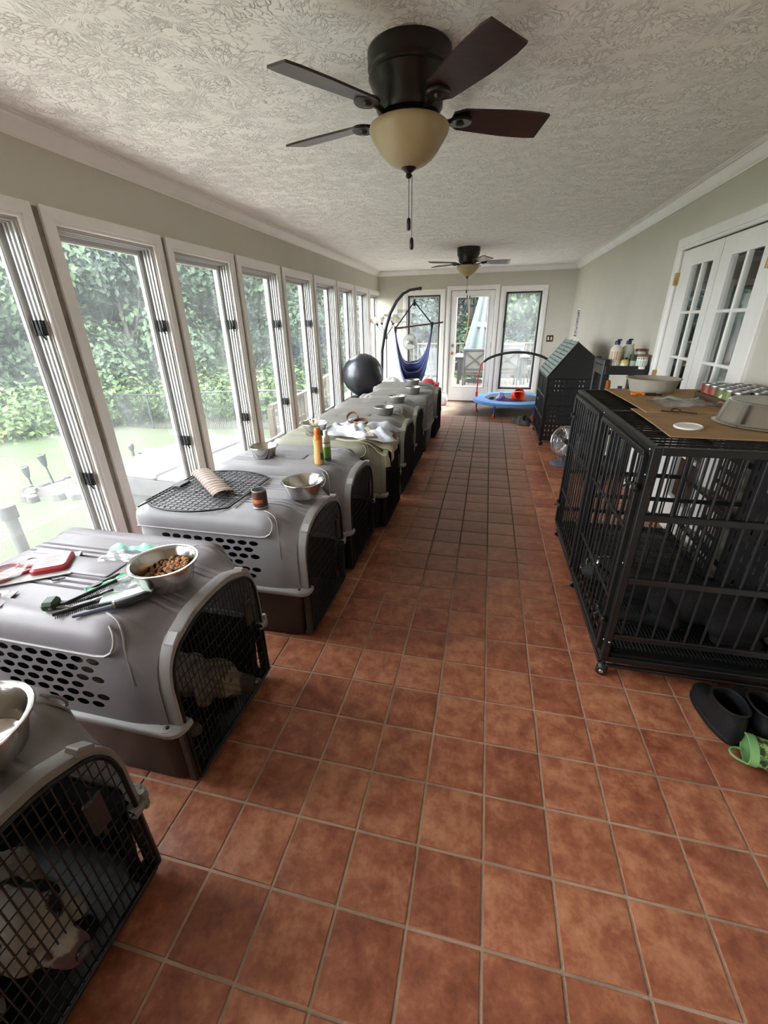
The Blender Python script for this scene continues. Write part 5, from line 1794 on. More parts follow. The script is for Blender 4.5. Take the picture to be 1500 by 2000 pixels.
# ------------------------------------------------------------------ little floor fan
t = thing('floor_fan', 'small silver floor fan with round wire guard between the two cages', 'fan', (.92, 4.98, 0), R(200))
g = G()
g.lathe([(0, 0), (.128, 0), (.130, .008), (.118, .020), (.07, .032), (.03, .04), (0, .04)], n=36)
M_slate = mat('slate_grey_plastic', hx('5A5F6C'), .35)
obj('fan_base', g, M_slate, t, smooth=40)
for k in range(3):
    g = G(); g.lathe([(0, 0), (.016, 0), (.016, .004), (0, .004)], n=14); g.xf(0, Matrix.Translation((-.085 * math.cos(-.9 + .7 * k), .085 * math.sin(-.9 + .7 * k), .026)) @ Matrix.Rotation(R(-13), 4, 'Y'))
    obj('base_button', g, M_black, t, smooth=40)
g = G(); g.tube([(0, 0, .03), (0, .0, .12)], .016, 10)
obj('fan_neck', g, M_slate, t, smooth=60)
tilt = Matrix.Translation((0, 0, .265)) @ Matrix.Rotation(R(-78), 4, 'X') @ Matrix.Rotation(0, 4, 'Z')
M_fansteel = mat('fan_chrome_wire', (.6, .6, .6), .25, metal=.9)
g = G(); g.tube([(.165 * math.cos(a), .165 * math.sin(a), 0) for a in [2 * PI * i / 40 for i in range(40)]], .011, 8, closed=True); g.xf(0, tilt)
obj('guard_ring', g, M_fansteel, t, smooth=60)
for zz, nm in ((.045, 'wire_guard'), (-.05, 'wire_guard')):
    g = G()
    for k in range(40):
        a = 2 * PI * k / 40
        g.tube([(.03 * math.cos(a), .03 * math.sin(a), zz), (.11 * math.cos(a + .1), .11 * math.sin(a + .1), zz * .8), (.165 * math.cos(a + .15), .165 * math.sin(a + .15), 0)], .0013, 4)
    for rr_ in (.07, .115, .15):
        g.tube([(rr_ * math.cos(a), rr_ * math.sin(a), zz * (.95 if rr_ < .1 else .78 if rr_ < .13 else .42)) for a in [2 * PI * i / 36 for i in range(36)]], .0015, 4, closed=True)
    g.xf(0, tilt)
    obj(nm, g, M_fansteel, t, smooth=60, kind='stuff')
M_blade = mat('silver_fan_blade', hx('C9CCD6'), .3, metal=.35)
for k in range(3):
    g = G()
    def bl(u, v):
        r, a = .03 + .115 * u, 2 * PI * k / 3 + (v - .5) * (1.5 - .2 * u)
        return (r * math.cos(a), r * math.sin(a), .018 * (v - .5) * 2)
    g.grid(8, 8, bl); g.xf(0, tilt)
    obj('fan_blade', g, M_blade, t, smooth=True)
g = G(); g.lathe([(0, .05), (.02, .05), (.034, .042), (.034, .03), (.03, -.02), (.045, -.05), (.045, -.10), (.03, -.115), (0, -.115)], n=24); g.xf(0, tilt)
obj('fan_hub', g, M_black, t, smooth=40)

# ------------------------------------------------------------------ black plastic cart with grooming bottles
KX0, KX1, KY0, KY1, KZ = 1.045, 1.425, 4.44, 4.84, 1.095
t = thing('utility_cart', 'black plastic utility cart against the wall behind the cage', 'cart', (0, 0, 0))
for x in (KX0 + .025, KX1 - .025):
    for y in (KY0 + .025, KY1 - .025):
        g = G(); g.chbox(x - .026, x + .026, y - .022, y + .022, .05, KZ + .085 if x < 1.2 else KZ + .03, .008)
        obj('post', g, M_black, t, smooth=30)
        g = G(); g.lathe([(0, -.012), (.022, -.012), (.025, 0), (.022, .012), (0, .012)], n=16); g.xf(0, Matrix.Translation((x, y, .025)) @ Matrix.Rotation(PI / 2, 4, 'X'))
        obj('castor', g, M_black, t, smooth=40)
for z in (KZ, .60, .14):
    g = G(); g.loft([rr(KX0, KX1, KY0, KY1, .03, 4, z - .05), rr(KX0, KX1, KY0, KY1, .03, 4, z + .028), rr(KX0 + .012, KX1 - .012, KY0 + .012, KY1 - .012, .025, 4, z + .028), rr(KX0 + .014, KX1 - .014, KY0 + .014, KY1 - .014, .025, 4, z)], True, True)
    obj('shelf', g, M_black, t, smooth=35)
g = G(); g.chbox(KX0 + .0, KX0 + .03, KY0 + .03, KY1 - .03, KZ + .03, KZ + .075, .006)
obj('end_handle', g, M_black, t, smooth=30)
M_navycap = mat('navy_cap', hx('1F2250'), .4)
M_amberliq = mat('pale_yellow_bottle', hx('C9B567'), .3)
M_palegreen = mat('pale_green_label', hx('AEBBA2'), .45)
def item(name, label, cat, x, y, prof_, m, bands, cap=None, capm=None, z=KZ, n=24, capname='cap'):
    t = thing(name, label, cat, (x, y, z + .0005))
    g = G(); g.lathe(prof_, n=n, cap1=True)
    obj('bottle_body', g, m, t, smooth=40)
    for z0, z1, r, bm in bands:
        g = G(); g.grid(12, 1, lambda u, v: (r * math.cos(PI * .75 + 1.5 * PI * u), r * math.sin(PI * .75 + 1.5 * PI * u), z0 + (z1 - z0) * v))
        obj('label', g, bm, t, smooth=50)
    if cap:
        g = G(); g.lathe(cap, n=20)
        obj(capname, g, capm, t, smooth=40)
    return t
BP = [(0, 0), (.050, 0), (.053, .004), (.053, .15), (.046, .18), (.022, .20), (.020, .21), (0, .21)]
M_tanprint = mat('tan_label_print', hx('B98D6A'), .5)
for k, (x, y, lab, pos) in enumerate(((1.150, 4.53, 'tall white shampoo jug with a navy cap at the window end of the cart', 0), (1.262, 4.60, 'white shampoo jug with a navy cap and grey label in mid cart', 1))):
    t = item('shampoo_jug', lab, 'bottle', x, y, BP, M_cream, [(.075, .15, .0535, M_tanprint if k == 0 else M_palegreen), (.02, .05, .0535, M_white)], [(.021, .205), (.023, .207), (.023, .232), (.016, .238), (0, .238)], M_navycap)
    g = G(); g.chbox(-.006, .032, -.009, .009, .238, .252, .004)
    obj('spout', g, M_navycap, t, smooth=30)
item('oil_bottle', 'small pale yellow bottle with a black cap in front of the jugs', 'bottle', 1.225, 4.475, [(0, 0), (.032, 0), (.034, .004), (.034, .06), (.026, .076), (.014, .082), (0, .082)], M_amberliq, [(.015, .045, .0345, M_cream)], [(.016, .08), (.016, .098), (0, .099)], M_black)
item('supplement_jar', 'dark green and cream jar between the yellow bottle and white tub', 'jar', 1.295, 4.49, [(0, 0), (.030, 0), (.032, .004), (.032, .10), (.028, .105), (0, .105)], mat('dark_jar', hx('3C4234'), .4), [(.02, .07, .0325, M_palegreen)], [(.0325, .104), (.0325, .122), (0, .123)], M_dkgreen)
item('powder_tub', 'wide white tub with a green printed label and brown lid on the cart', 'tub', 1.365, 4.485, [(0, 0), (.050, 0), (.052, .004), (.052, .105), (0, .105)], M_white, [(.02, .075, .0525, M_palegreen), (.085, .098, .0525, M_leafdk)], [(.054, .103), (.055, .106), (.055, .118), (.05, .121), (0, .121)], mat('brown_lid', hx('7C5C48'), .45), capname='lid')
item('cream_jar', 'cream jar with a reddish brown lid behind the white tub', 'jar', 1.378, 4.605, [(0, 0), (.042, 0), (.044, .004), (.044, .145), (0, .145)], M_cream, [(.03, .11, .0445, M_white)], [(.046, .143), (.046, .160), (.042, .163), (0, .163)], mat('red_brown_lid', hx('6B3A2A'), .45), capname='lid')
item('spray_can', 'slim white spray bottle behind the jars on the cart', 'bottle', 1.325, 4.70, [(0, 0), (.026, 0), (.028, .004), (.028, .15), (.014, .17), (0, .17)], M_cream, [], [(.015, .168), (.015, .20), (.01, .205), (0, .205)], M_white)
# things on the cart's middle shelf
g = G(); g.lathe([(0, 0), (.03, 0), (.035, .02), (.03, .28), (.018, .31), (0, .31)], n=18)
t = thing('detergent_bottle', 'dark blue bottle standing on the cart below the top shelf', 'bottle', (1.24, 4.52, .6005))
obj('bottle_body', g, mat('ink_blue_bottle', hx('1E3B58'), .35), t, smooth=40)
g = G(); g.lathe([(.016, .30), (.02, .302), (.02, .335), (0, .336)], n=16); obj('cap', g, M_navycap, t, smooth=40)
t = thing('rolled_bag', 'orange and purple rolled bag on the cart below the top shelf', 'bag', (1.14, 4.56, .6005))
g = G(); g.lathe([(0, 0), (.035, 0), (.03, .20), (.026, .34), (.02, .38), (0, .385)], n=16); obj('bag_roll', g, mat('orange_fabric', hx('C8742E'), .8), t, smooth=40)
g = G(); g.sphere((.03, -.06, .05), .05, 16, 10, (1.2, .8, .95)); obj('purple_cloth', g, mat('plum_cloth', hx('5A2A55'), .8), t, smooth=True)
t = thing('wipes_pack', 'lilac and white wipes pack beside the dark blue bottle', 'pack', (1.30, 4.49, .6005))
g = G(); g.chbox(-.05, .05, -.035, .035, 0, .12, .014); obj('pack_body', g, mat('lilac_wrap', hx('B7B4CC'), .5), t, smooth=30)
g = G(); g.chbox(-.03, .03, -.02, .02, .118, .126, .003); obj('pack_flap', g, M_white, t, smooth=30)

# ------------------------------------------------------------------ trampoline
TXc, TYc, TR, TZ = .49, 8.03, .69, .245
M_blue = mat('blue_vinyl_pad', hx('4A83C4'), .45, bump=.1, bscale=60)
M_bluemetal = mat('blue_painted_tube', hx('3A5FB5'), .35)
M_redmetal = mat('red_painted_tube', hx('B52A28'), .4)
M_foam = mat('black_foam_sleeve', hx('1F2228'), .85)
t = thing('trampoline', 'round mini trampoline with blue padded edge and arched handle bar', 'trampoline', (TXc, TYc, 0))
g = G(); g.lathe([(TR - .20, TZ + .004), (TR - .19, TZ + .016), (TR - .05, TZ + .018), (TR + .008, TZ + .008), (TR + .012, TZ - .012), (TR + .006, TZ - .045), (TR - .002, TZ - .045), (TR - .01, TZ - .01)], n=64, cap0=False, cap1=False)
obj('edge_pad', g, M_blue, t, smooth=40)
g = G(); g.lathe([(0, TZ + .001), (TR - .18, TZ + .003), (TR - .18, TZ - .001), (0, TZ - .002)], n=48, cap0=False, cap1=False)
obj('jump_mat', g, mat('black_woven_mat', hx('202226'), .7, bump=.2, bscale=300), t, smooth=40)
g = G(); g.tube([((TR - .02) * math.cos(a), (TR - .02) * math.sin(a), TZ - .025) for a in [2 * PI * i / 48 for i in range(48)]], .014, 8, closed=True)
obj('steel_ring', g, M_bluemetal, t, smooth=60)
for k in range(6):
    a = R(180 + 60 * k)
    x, y = (TR - .06) * math.cos(a), (TR - .06) * math.sin(a)
    g = G(); g.cyl((x, y, .05), (x, y, TZ - .02), .015, n=12)
    l = obj('leg', g, M_bluemetal, t, smooth=60)
    g = G(); g.lathe([(0, 0), (.030, 0), (.029, .012), (.020, .055), (.016, .06), (0, .06)], c=(x, y, 0), n=16)
    obj('rubber_foot', g, M_redmetal, l, smooth=40)
hp = [(-.64, 0, TZ), (-.64, 0, .30), (-.635, 0, .55), (-.615, 0, .74), (-.585, 0, .83), (-.52, 0, .885)]
g = G(); g.tube(hp, .0125, 8); g.tube([(-x, y, z) for x, y, z in hp], .0125, 8)
obj('handle_upright', g, M_redmetal, t, smooth=60)
arc = []
for k in range(21):
    u = -1 + 2 * k / 20
    arc.append((.55 * u, 0, .86 + .155 * (1 - u * u) ** .75 if abs(u) < 1 else .86))
g = G(); g.tube(arc, .021, 10)
obj('handle_foam', g, M_foam, t, smooth=60)
for s in (-1, 1):
    g = G(); g.cyl((s * .64, 0, .225), (s * .64, 0, .345), .02, n=12)
    obj('handle_socket', g, M_redmetal, t, smooth=60)
ZT_ = TZ + .005
t = thing('toy_bucket', 'orange toy bucket tipped over on the trampoline', 'toy', (.545, 7.88, ZT_ + .075), rot=(R(70), R(12), R(25)))
g = G(); g.lathe([(0, -.075), (.070, -.075), (.075, -.07), (.098, .07), (.104, .072), (.104, .080), (.094, .080), (.070, -.064), (0, -.064)], n=28)
obj('bucket_wall', g, mat('bright_orange_plastic', hx('EE4B1E'), .35), t, smooth=35)
g = G(); g.tube([(.10 * math.cos(a), .02, .07 - .10 * math.sin(a) * .0 + .09 * math.sin(a)) for a in [PI * i / 14 for i in range(15)]], .005, 6)
obj('bucket_handle', g, M_white, t, smooth=60)
M_purple = mat('purple_satin_cloth', hx('4A3A86'), .45, sheen=.3, bump=.3, bscale=30)
def heap(name, label, loc, rx, ry, h, seed, m, cat='cloth'):
    rn = random.Random(seed); ph = [rn.uniform(0, 6) for _ in range(8)]
    g = G()
    def f(u, v):
        a, q = 2 * PI * u, v
        k = 1 + .22 * math.sin(3 * a + ph[0]) + .12 * math.sin(5 * a + ph[1])
        z = h * (1 - q ** 2.2) * (.65 + .25 * math.sin(a * 2 + q * 6 + ph[2]) + .18 * math.sin(a * 5 - q * 9 + ph[3])) + .002
        return (rx * q * k * math.cos(a), ry * q * k * math.sin(a), max(.002, z))
    g.grid(40, 14, f)
    t = thing(name, label, cat, loc)
    obj('folded_cloth', g, m, t, smooth=True)
    return t
heap('purple_cloth', 'rumpled purple cloth lying on the trampoline in front of the orange bucket', (.30, 7.74, ZT_), .16, .10, .075, 4, M_purple)
heap('striped_cloth', 'small purple and white cloth piled on the trampoline behind the purple cloth', (.28, 7.98, ZT_), .09, .08, .10, 8, mat('lilac_white_cloth', hx('6A5FA0'), .7, col2=hx('CFCBE0'), vscale=18))
heap('dark_glove', 'dark plum glove on the trampoline nearest the handle upright', (.13, 7.83, ZT_), .07, .055, .05, 12, mat('dark_plum_cloth', hx('2A2038'), .7), 'glove')
heap('grey_bag', 'slack dark grey bag on the floor under the trampoline by the cage', (.62, 7.10, .002), .15, .20, .13, 15, mat('dark_grey_canvas', hx('3C3B3A'), .85), 'bag')

# ------------------------------------------------------------------ hammock chair, lamp and ball in the far corner
HC = (-1.29, 7.85)
t = thing('hammock_stand', 'black curved steel stand carrying the blue hammock chair', 'stand', (0, 0, 0))
pts = [(-1.92, 8.02, .03), (-1.915, 8.01, .30), (-1.90, 8.0, .70), (-1.885, 7.98, 1.05), (-1.82, 7.96, 1.38), (-1.72, 7.94, 1.66), (-1.60, 7.92, 1.85), (-1.48, 7.90, 1.96), (-1.36, 7.88, 2.01), (-1.20, 7.86, 2.025)]
g = G(); g.tube(pts, [.026] * 6 + [.025, .024, .022, .022], 14)
obj('curved_pole', g, M_blackmetal, t, smooth=60)
for a in (35, -35):
    g = G(); g.tube([(-1.92, 8.02, .028), (-1.92 + .5 * math.cos(R(a)), 8.02 + .5 * math.sin(R(a)), .028), (-1.92 + .95 * math.cos(R(a)), 8.02 + .95 * math.sin(R(a)) , .028)], .022, 10)
    obj('floor_leg', g, M_blackmetal, t, smooth=60)
g = G(); g.tube([(-1.21, 7.86, 2.025), (-1.165, 7.855, 2.024)], .027, 12)
obj('end_cap', g, M_black, t, smooth=60)
h = thing('hammock_chair', 'blue striped fabric hammock chair hanging from the curved stand', 'hammock chair', (0, 0, 0))
g = G()
for k in range(8):
    z = 2.0 - .022 * k
    cpt = (-1.285, 7.865, z)
    if k % 2:
        g.tube([(cpt[0] + .007 * math.cos(a), cpt[1], cpt[2] + .014 * math.sin(a)) for a in [2 * PI * i / 10 for i in range(10)]], .0022, 5, closed=True)
    else:
        g.tube([(cpt[0], cpt[1] + .007 * math.cos(a), cpt[2] + .014 * math.sin(a)) for a in [2 * PI * i / 10 for i in range(10)]], .0022, 5, closed=True)
obj('hanging_chain', g, M_chrome, h, smooth=60, kind='stuff')
top = (-1.285, 7.865, 1.83)
eL, eR = (-1.60, 7.80, 1.425), (-.985, 7.93, 1.485)
g = G(); g.tube([(-1.62, 7.795, 1.42), (-.80, 7.97, 1.505)], .013, 10)
obj('spreader_bar', g, mat('dark_stained_wood', hx('3A2A22'), .5), h, smooth=60)
M_rope = mat('black_rope', hx('20222A'), .8, bump=.3, bscale=120)
for e in (eL, eR):
    g = G(); g.tube([top, e], .011, 8)
    obj('rope', g, M_rope, h, smooth=60)
    g = G(); g.tube([(e[0], e[1], e[2] + .03), e, (e[0], e[1], e[2] - .07)], [.022, .028, .018], 8)
    obj('rope_knot', g, M_rope, h, smooth=60)
g = G(); g.tube([(top[0], top[1], 1.87), (top[0], top[1], 1.80), (top[0], top[1], 1.76)], [.012, .022, .016], 8)
obj('rope_whipping', g, M_rope, h, smooth=60)
def stripes():
    m = mat('blue_striped_cotton', hx('2B3F9A'), .85, sheen=.2)
    nd, lk, p = nodes(m); nt = m.node_tree
    uv = nd.new('ShaderNodeVertexColor'); uv.layer_name = 'weft'
    sp = nd.new('ShaderNodeSeparateColor'); lk.new(uv.outputs[0], sp.inputs[0])
    cr = nd.new('ShaderNodeValToRGB'); cr.color_ramp.interpolation = 'CONSTANT'
    e = cr.color_ramp.elements
    cs = ['1A2766', '0B1230', '1A2766', '8090C4', '10173E', '24387E', '0B1230', '8C98C8', '15205A']
    e[0].position, e[0].color = 0, (*hx(cs[0]), 1)
    e[1].position, e[1].color = .15, (*hx(cs[1]), 1)
    for i, p_ in enumerate((.3, .40, .46, .62, .78, .86, .91)):
        x = e.new(p_); x.color = (*hx(cs[i + 2]), 1)
    lk.new(mth(nt, 'FRACT', mth(nt, 'MULTIPLY', sp.outputs[0], 3.0)), cr.inputs[0]); lk.new(cr.outputs[0], p.inputs['Base Color'])
    return m
g = G()
A_, B_ = Vector((eL[0], eL[1], eL[2] - .06)), Vector((eR[0], eR[1], eR[2] - .06))
fr = Vector((-(B_ - A_).y, (B_ - A_).x, 0)).normalized() * -1        # towards the room
NU, NV = 46, 30
uvs = []
def sling(u, v):
    w = math.sin(PI * u) ** .7
    p = A_.lerp(B_, .5 + (u - .5) * (1 - .16 * (1 - abs(2 * u - 1))))
    sag = (.86 + .10 * math.sin(PI * v) - .40 * max(0, v - .55) / .45 * .8) * (1 - abs(2 * u - 1) ** 3.7)
    d = (v - .42) * .62 * w
    q = p + fr * (-d)
    q.z -= sag
    q += fr * .012 * math.sin(v * 34 + u * 5) * (.3 + w)
    q.x += .010 * math.sin(v * 27) * (1 - w)
    return tuple(q)
g.grid(NU, NV, sling)
me = g.mesh('sling'); finish(me, stripes(), True)
ca = me.color_attributes.new('weft', 'FLOAT_COLOR', 'POINT')
for i in range(len(me.vertices)):
    v = (i // (NU + 1)) / NV
    ca.data[i].color = (v, v, v, 1)
o = obj('sling', me, None, h)
o.modifiers.new('thick', 'SOLIDIFY').thickness = .006
# clear globe fan hanging inside the sling
t = thing('pedestal_fan', 'round wire guarded fan head on a chrome pole behind the hammock chair', 'fan', (-1.40, 8.20, 0), R(178))
g = G(); g.lathe([(0, 0), (.19, 0), (.19, .014), (.06, .03), (.02, .05), (0, .05)], n=32); obj('fan_base', g, M_black, t, smooth=40)
g = G(); g.tube([(0, 0, .04), (0, 0, 1.10)], .011, 10); g.tube([(0, 0, 1.26), (0, 0, 1.42)], .008, 8); obj('fan_pole', g, M_dullsteel, t, smooth=60)
tl = Matrix.Translation((0, .06, 1.185)) @ Matrix.Rotation(R(-90), 4, 'X')
g = G(); g.tube([(.128 * math.cos(a), .128 * math.sin(a), 0) for a in [2 * PI * i / 36 for i in range(36)]], .008, 8, closed=True); g.xf(0, tl); obj('guard_ring', g, M_dullsteel, t, smooth=60)
g = G()
for zz in (.05, -.05):
    for k in range(36):
        a = 2 * PI * k / 36
        g.tube([(.02 * math.cos(a), .02 * math.sin(a), zz), (.09 * math.cos(a), .09 * math.sin(a), zz * .8), (.128 * math.cos(a), .128 * math.sin(a), 0)], .0013, 4)
g.xf(0, tl); obj('wire_guard', g, M_chrome, t, smooth=60, kind='stuff')
M_clearblade = mat('pale_clear_fan_blade', hx('D8DCD4'), .25)
for k in range(4):
    g = G(); g.grid(6, 6, lambda u, v: ((.02 + .095 * u) * math.cos(PI / 2 * k + (v - .5) * 1.35), (.02 + .095 * u) * math.sin(PI / 2 * k + (v - .5) * 1.35), .014 * (v - .5)))
    g.xf(0, tl); obj('fan_blade', g, M_clearblade, t, smooth=True)
g = G(); g.lathe([(0, .045), (.025, .04), (.028, -.03), (.045, -.06), (.045, -.12), (0, -.13)], n=20); g.xf(0, tl); obj('fan_motor', g, M_dullsteel, t, smooth=40)

M_shade = mat('frosted_white_shade', hx('EDEBE2'), .5, sub=.3)
t = thing('floor_lamp', 'black floor lamp with a cluster of white cup shades in the far corner', 'floor lamp', (-1.90, 8.40, 0))
g = G(); g.lathe([(0, 0), (.14, 0), (.14, .015), (.03, .03), (0, .03)], n=32); obj('lamp_base', g, M_black, t, smooth=40)
g = G(); g.tube([(0, 0, .02), (0, 0, 1.30)], .009, 10); obj('lamp_pole', g, M_black, t, smooth=60)
g = G(); g.lathe([(0, 1.22), (.022, 1.23), (.026, 1.26), (.02, 1.29), (.012, 1.33), (0, 1.34)], n=16); obj('lamp_hub', g, M_black, t, smooth=40)
for k, (dx, dy, dz, tx, ty) in enumerate(((-.17, -.05, 1.50, -35, 5), (-.06, -.12, 1.52, -12, 25), (.05, -.10, 1.53, 10, 22), (.15, -.02, 1.51, 32, 6), (.10, .10, 1.55, 20, -20))):
    g = G(); g.tube([(0, 0, 1.28), (dx * .4, dy * .4, 1.35), (dx * .85, dy * .85, 1.44), (dx, dy, dz - .02)], .0055, 6)
    ar = obj('lamp_arm', g, M_black, t, smooth=60)
    mt = Matrix.Translation((dx, dy, dz)) @ Euler((R(ty), R(tx), 0)).to_matrix().to_4x4()
    g = G(); g.lathe([(0, -.04), (.018, -.04), (.022, 0), (0, .004)], n=14); g.xf(0, mt); obj('lamp_socket', g, M_black, ar, smooth=40)
    g = G(); g.lathe([(.018, 0), (.045, .012), (.066, .045), (.072, .09), (.078, .115), (.075, .115), (.068, .09), (.062, .047), (.042, .016), (0, .006)], n=24, cap0=False, cap1=False); g.xf(0, mt); obj('lamp_shade', g, M_shade, ar, smooth=50)
# wire shelf in the corner behind the hammock
t = thing('wire_rack', 'small grey wire rack fixed on the wall beside the far window', 'rack', (-1.80, 9.03, 1.40))
for z in (0, .12, .30, .33):
    g = G(); g.tube([(-.0, 0, z), (-.0, -.06, z), (.17, -.06, z), (.17, 0, z)], .006, 6); obj('rack_rail', g, M_slate, t, smooth=60)
for x in (0.0, .17):
    g = G(); g.tube([(x, -.005, -.02), (x, -.005, .36)], .005, 6); obj('rack_upright', g, M_slate, t, smooth=60)

t = thing('exercise_ball', 'big glossy black exercise ball wedged behind the last crates', 'ball', (-1.862, 6.56, .785))
M_ball = mat('charcoal_vinyl_ball', hx('24262B'), .3, bump=.03, bscale=30, var=.15)
g = G()
prof_ = []
for k in range(61):
    a = -PI / 2 + PI * k / 60
    r = .312 * (1 + (.0035 if (k % 6 == 0 and 12 < k < 48) else 0))
    prof_.append((max(0.0, r * math.cos(a)), r * math.sin(a)))
g.lathe(prof_, n=56, cap0=False, cap1=False)
g.xf(0, Matrix.Rotation(R(35), 4, 'Y'))
obj('ball_skin', g, M_ball, t, smooth=True)
g = G(); g.lathe([(0, .312), (.014, .313), (.012, .318), (0, .319)], n=14); g.xf(0, Euler((0, R(150), R(-40))).to_matrix().to_4x4())
obj('ball_plug', g, M_black, t, smooth=40)
st = thing('storage_box', 'dark grey storage box on the floor under the black exercise ball', 'box', (-1.88, 6.56, 0))
g = G(); g.loft([rr(-.17, .17, -.28, .28, .03, 3, 0), rr(-.19, .19, -.30, .30, .03, 3, .42)], True, True); obj('box_body', g, M_tubdark, st, smooth=35)
g = G(); g.loft([rr(-.20, .20, -.31, .31, .03, 3, .42), rr(-.20, .20, -.31, .31, .03, 3, .445), rr(-.15, .15, -.26, .26, .03, 3, .475)], True, True); obj('box_lid', g, M_black, st, smooth=35)

M_sack = mat('white_woven_bag', hx('DAD9DC'), .7, bump=.2, bscale=60)
def sack(name, label, loc, rx, ry, h, seed, m=M_sack):
    P = []
    rn = random.Random(seed)
    g = G()
    ph = [rn.uniform(0, 6) for _ in range(5)]
    def f(u, v):
        a = 2 * PI * u
        k = (math.sin(PI * (.12 + .88 * v)) ** .45 if v < 1 else 0) * (1 + .08 * math.sin(3 * a + ph[0] + v * 4) + .05 * math.sin(7 * a + ph[1]))
        return (rx * k * math.cos(a), ry * k * math.sin(a), h * v + .02 * math.sin(a * 2 + ph[2]) * v)
    g.grid(32, 16, f)
    g.lathe([(0, 0), (min(rx, ry) * .6, 0.001)], n=16, cap0=False)
    t = thing(name, label, 'bag', loc)
    obj('bag_cloth', g, m, t, smooth=True)
    return t
sack('white_sack', 'white bag standing behind the last crate beside the exercise ball', (-1.50, 7.02, 0), .26, .22, .70, 3)
sack('white_bundle', 'second white bag behind the last crate under the hammock chair', (-1.10, 7.25, 0), .20, .20, .62, 6)
sack('floor_bag', 'small white plastic bag on the floor by the glass door casing', (-.83, 8.62, 0), .12, .12, .24, 9)
t = thing('play_ball', 'red play ball with a pale patch behind the last crate', 'ball', (-.93, 7.25, .50))
g = G(); g.sphere((0, 0, 0), .16, 32, 20); obj('ball_skin', g, mat('red_rubber', hx('C02A38'), .35), t, smooth=True)
g = G(); g.grid(12, 8, lambda u, v: (.1612 * math.cos(-2.2 + 1.2 * u) * math.cos(-.6 + .7 * v), .1612 * math.sin(-2.2 + 1.2 * u) * math.cos(-.6 + .7 * v), .1612 * math.sin(-.6 + .7 * v)))
obj('pale_patch', g, M_white, t, smooth=True)
t = thing('toy_bin', 'open pale toy bin under the red play ball', 'bin', (-.93, 7.25, 0))
g = G(); g.loft([rr(-.15, .15, -.15, .15, .03, 4, 0), rr(-.18, .18, -.18, .18, .03, 4, .36), rr(-.19, .19, -.19, .19, .03, 4, .365), rr(-.172, .172, -.172, .172, .03, 4, .36), rr(-.145, .145, -.145, .145, .03, 4, .012)], True, True)
obj('bin_wall', g, M_white, t, smooth=35)
t = thing('red_folding_stool', 'dark folding stool with a red seat edge against the last crate', 'stool', (-.735, 6.72, 0))
g = G(); g.chbox(-.03, .03, -.12, .12, .60, .66, .012); obj('seat', g, M_redmetal, t, smooth=30)
for y in (-.10, .10):
    for s in (-1, 1):
        g = G(); g.tube([(s * .06, y, 0.008), (-s * .015, y, .63)], .012, 8); obj('leg', g, M_black, t, smooth=60)

# ------------------------------------------------------------------ footwear beside the big cage
M_rubber = mat('matt_black_rubber', (.006, .006, .0065), .6, spec=.3, bump=.15, bscale=80)
def boot(name, label, loc, rz, m, sole, L=.27, W_=.105, Hh=.15, rot=None, extra=None):
    """low boot: sole, upper with a rounded toe, open collar; toe towards +y"""
    t = thing(name, label, 'boot', loc, rz, rot=rot)
    out = []
    for i in range(28):
        a = 2 * PI * i / 28
        y = math.sin(a); x = math.cos(a)
        w = W_ / 2 * (1 + .12 * y if y > 0 else 1 - .06 * -y)
        out.append((x * abs(x) ** -.25 * w if abs(x) > 1e-6 else 0, y * L / 2))
    def ring(k, dy, z, sy=1.0):
        return [(x * k, y * sy + dy, z if not callable(z) else z(y)) for x, y in out]
    g = G(); g.loft([ring(.98, 0, 0), ring(1.04, 0, .006), ring(1.05, 0, .020), ring(1.0, 0, .024)], True, True)
    obj('sole', g, sole, t, smooth=40)
    g = G()
    c0 = -L * .16
    ankle = lambda k, z, sy: [(x * k, y * sy + c0, z) for x, y in out]
    loops = [ring(1.0, 0, .022), ring(1.0, 0, lambda y: .045 + .01 * (1 - y / L)), ring(.93, -.004, lambda y: .068 + (.012 if y < 0 else -.004), .96), ankle(.93, .098, .60), ankle(.92, Hh * .9, .52), ankle(.96, Hh, .52), ankle(.97, Hh + .004, .525), ankle(.90, Hh + .003, .48), ankle(.85, .10, .48), ankle(.85, .035, .55)]
    g.loft(loops, False, True)
    obj('upper', g, m, t, smooth=50)
    g = G(); g.tube([(x * .96, y * .522 + c0, Hh + .002) for x, y in out], .005, 6, closed=True)
    obj('collar', g, sole if extra is None else extra, t, smooth=60)
    return t
boot('rubber_boot', 'black rubber boot nearest the castor of the big cage', (1.035, 1.52, .001), R(6), M_rubber, M_rubber, .27, .112, .135)
boot('rubber_boot', 'black rubber boot next to the green camouflage boot', (1.168, 1.53, .001), R(-4), M_rubber, M_rubber, .27, .112, .135)
def camo():
    m = mat('green_camouflage_rubber', hx('4A6A34'), .45)
    nd, lk, p = nodes(m); nt = m.node_tree
    tc = nd.new('ShaderNodeTexCoord'); n = nd.new('ShaderNodeTexNoise'); n.inputs['Scale'].default_value = 45; n.inputs['Detail'].default_value = 2
    lk.new(tc.outputs['Object'], n.inputs[0])
    cr = nd.new('ShaderNodeValToRGB'); cr.color_ramp.interpolation = 'CONSTANT'; e = cr.color_ramp.elements
    e[0].position, e[0].color = 0, (*hx('27331C'), 1)
    e[1].position, e[1].color = .44, (*hx('4F7038'), 1)
    x = e.new(.52); x.color = (*hx('93A860'), 1)
    x = e.new(.60); x.color = (*hx('3A5229'), 1)
    lk.new(n.outputs['Fac'], cr.inputs[0]); lk.new(cr.outputs[0], p.inputs['Base Color'])
    return m
M_lime = mat('pale_green_lining', hx('76A468'), .5)
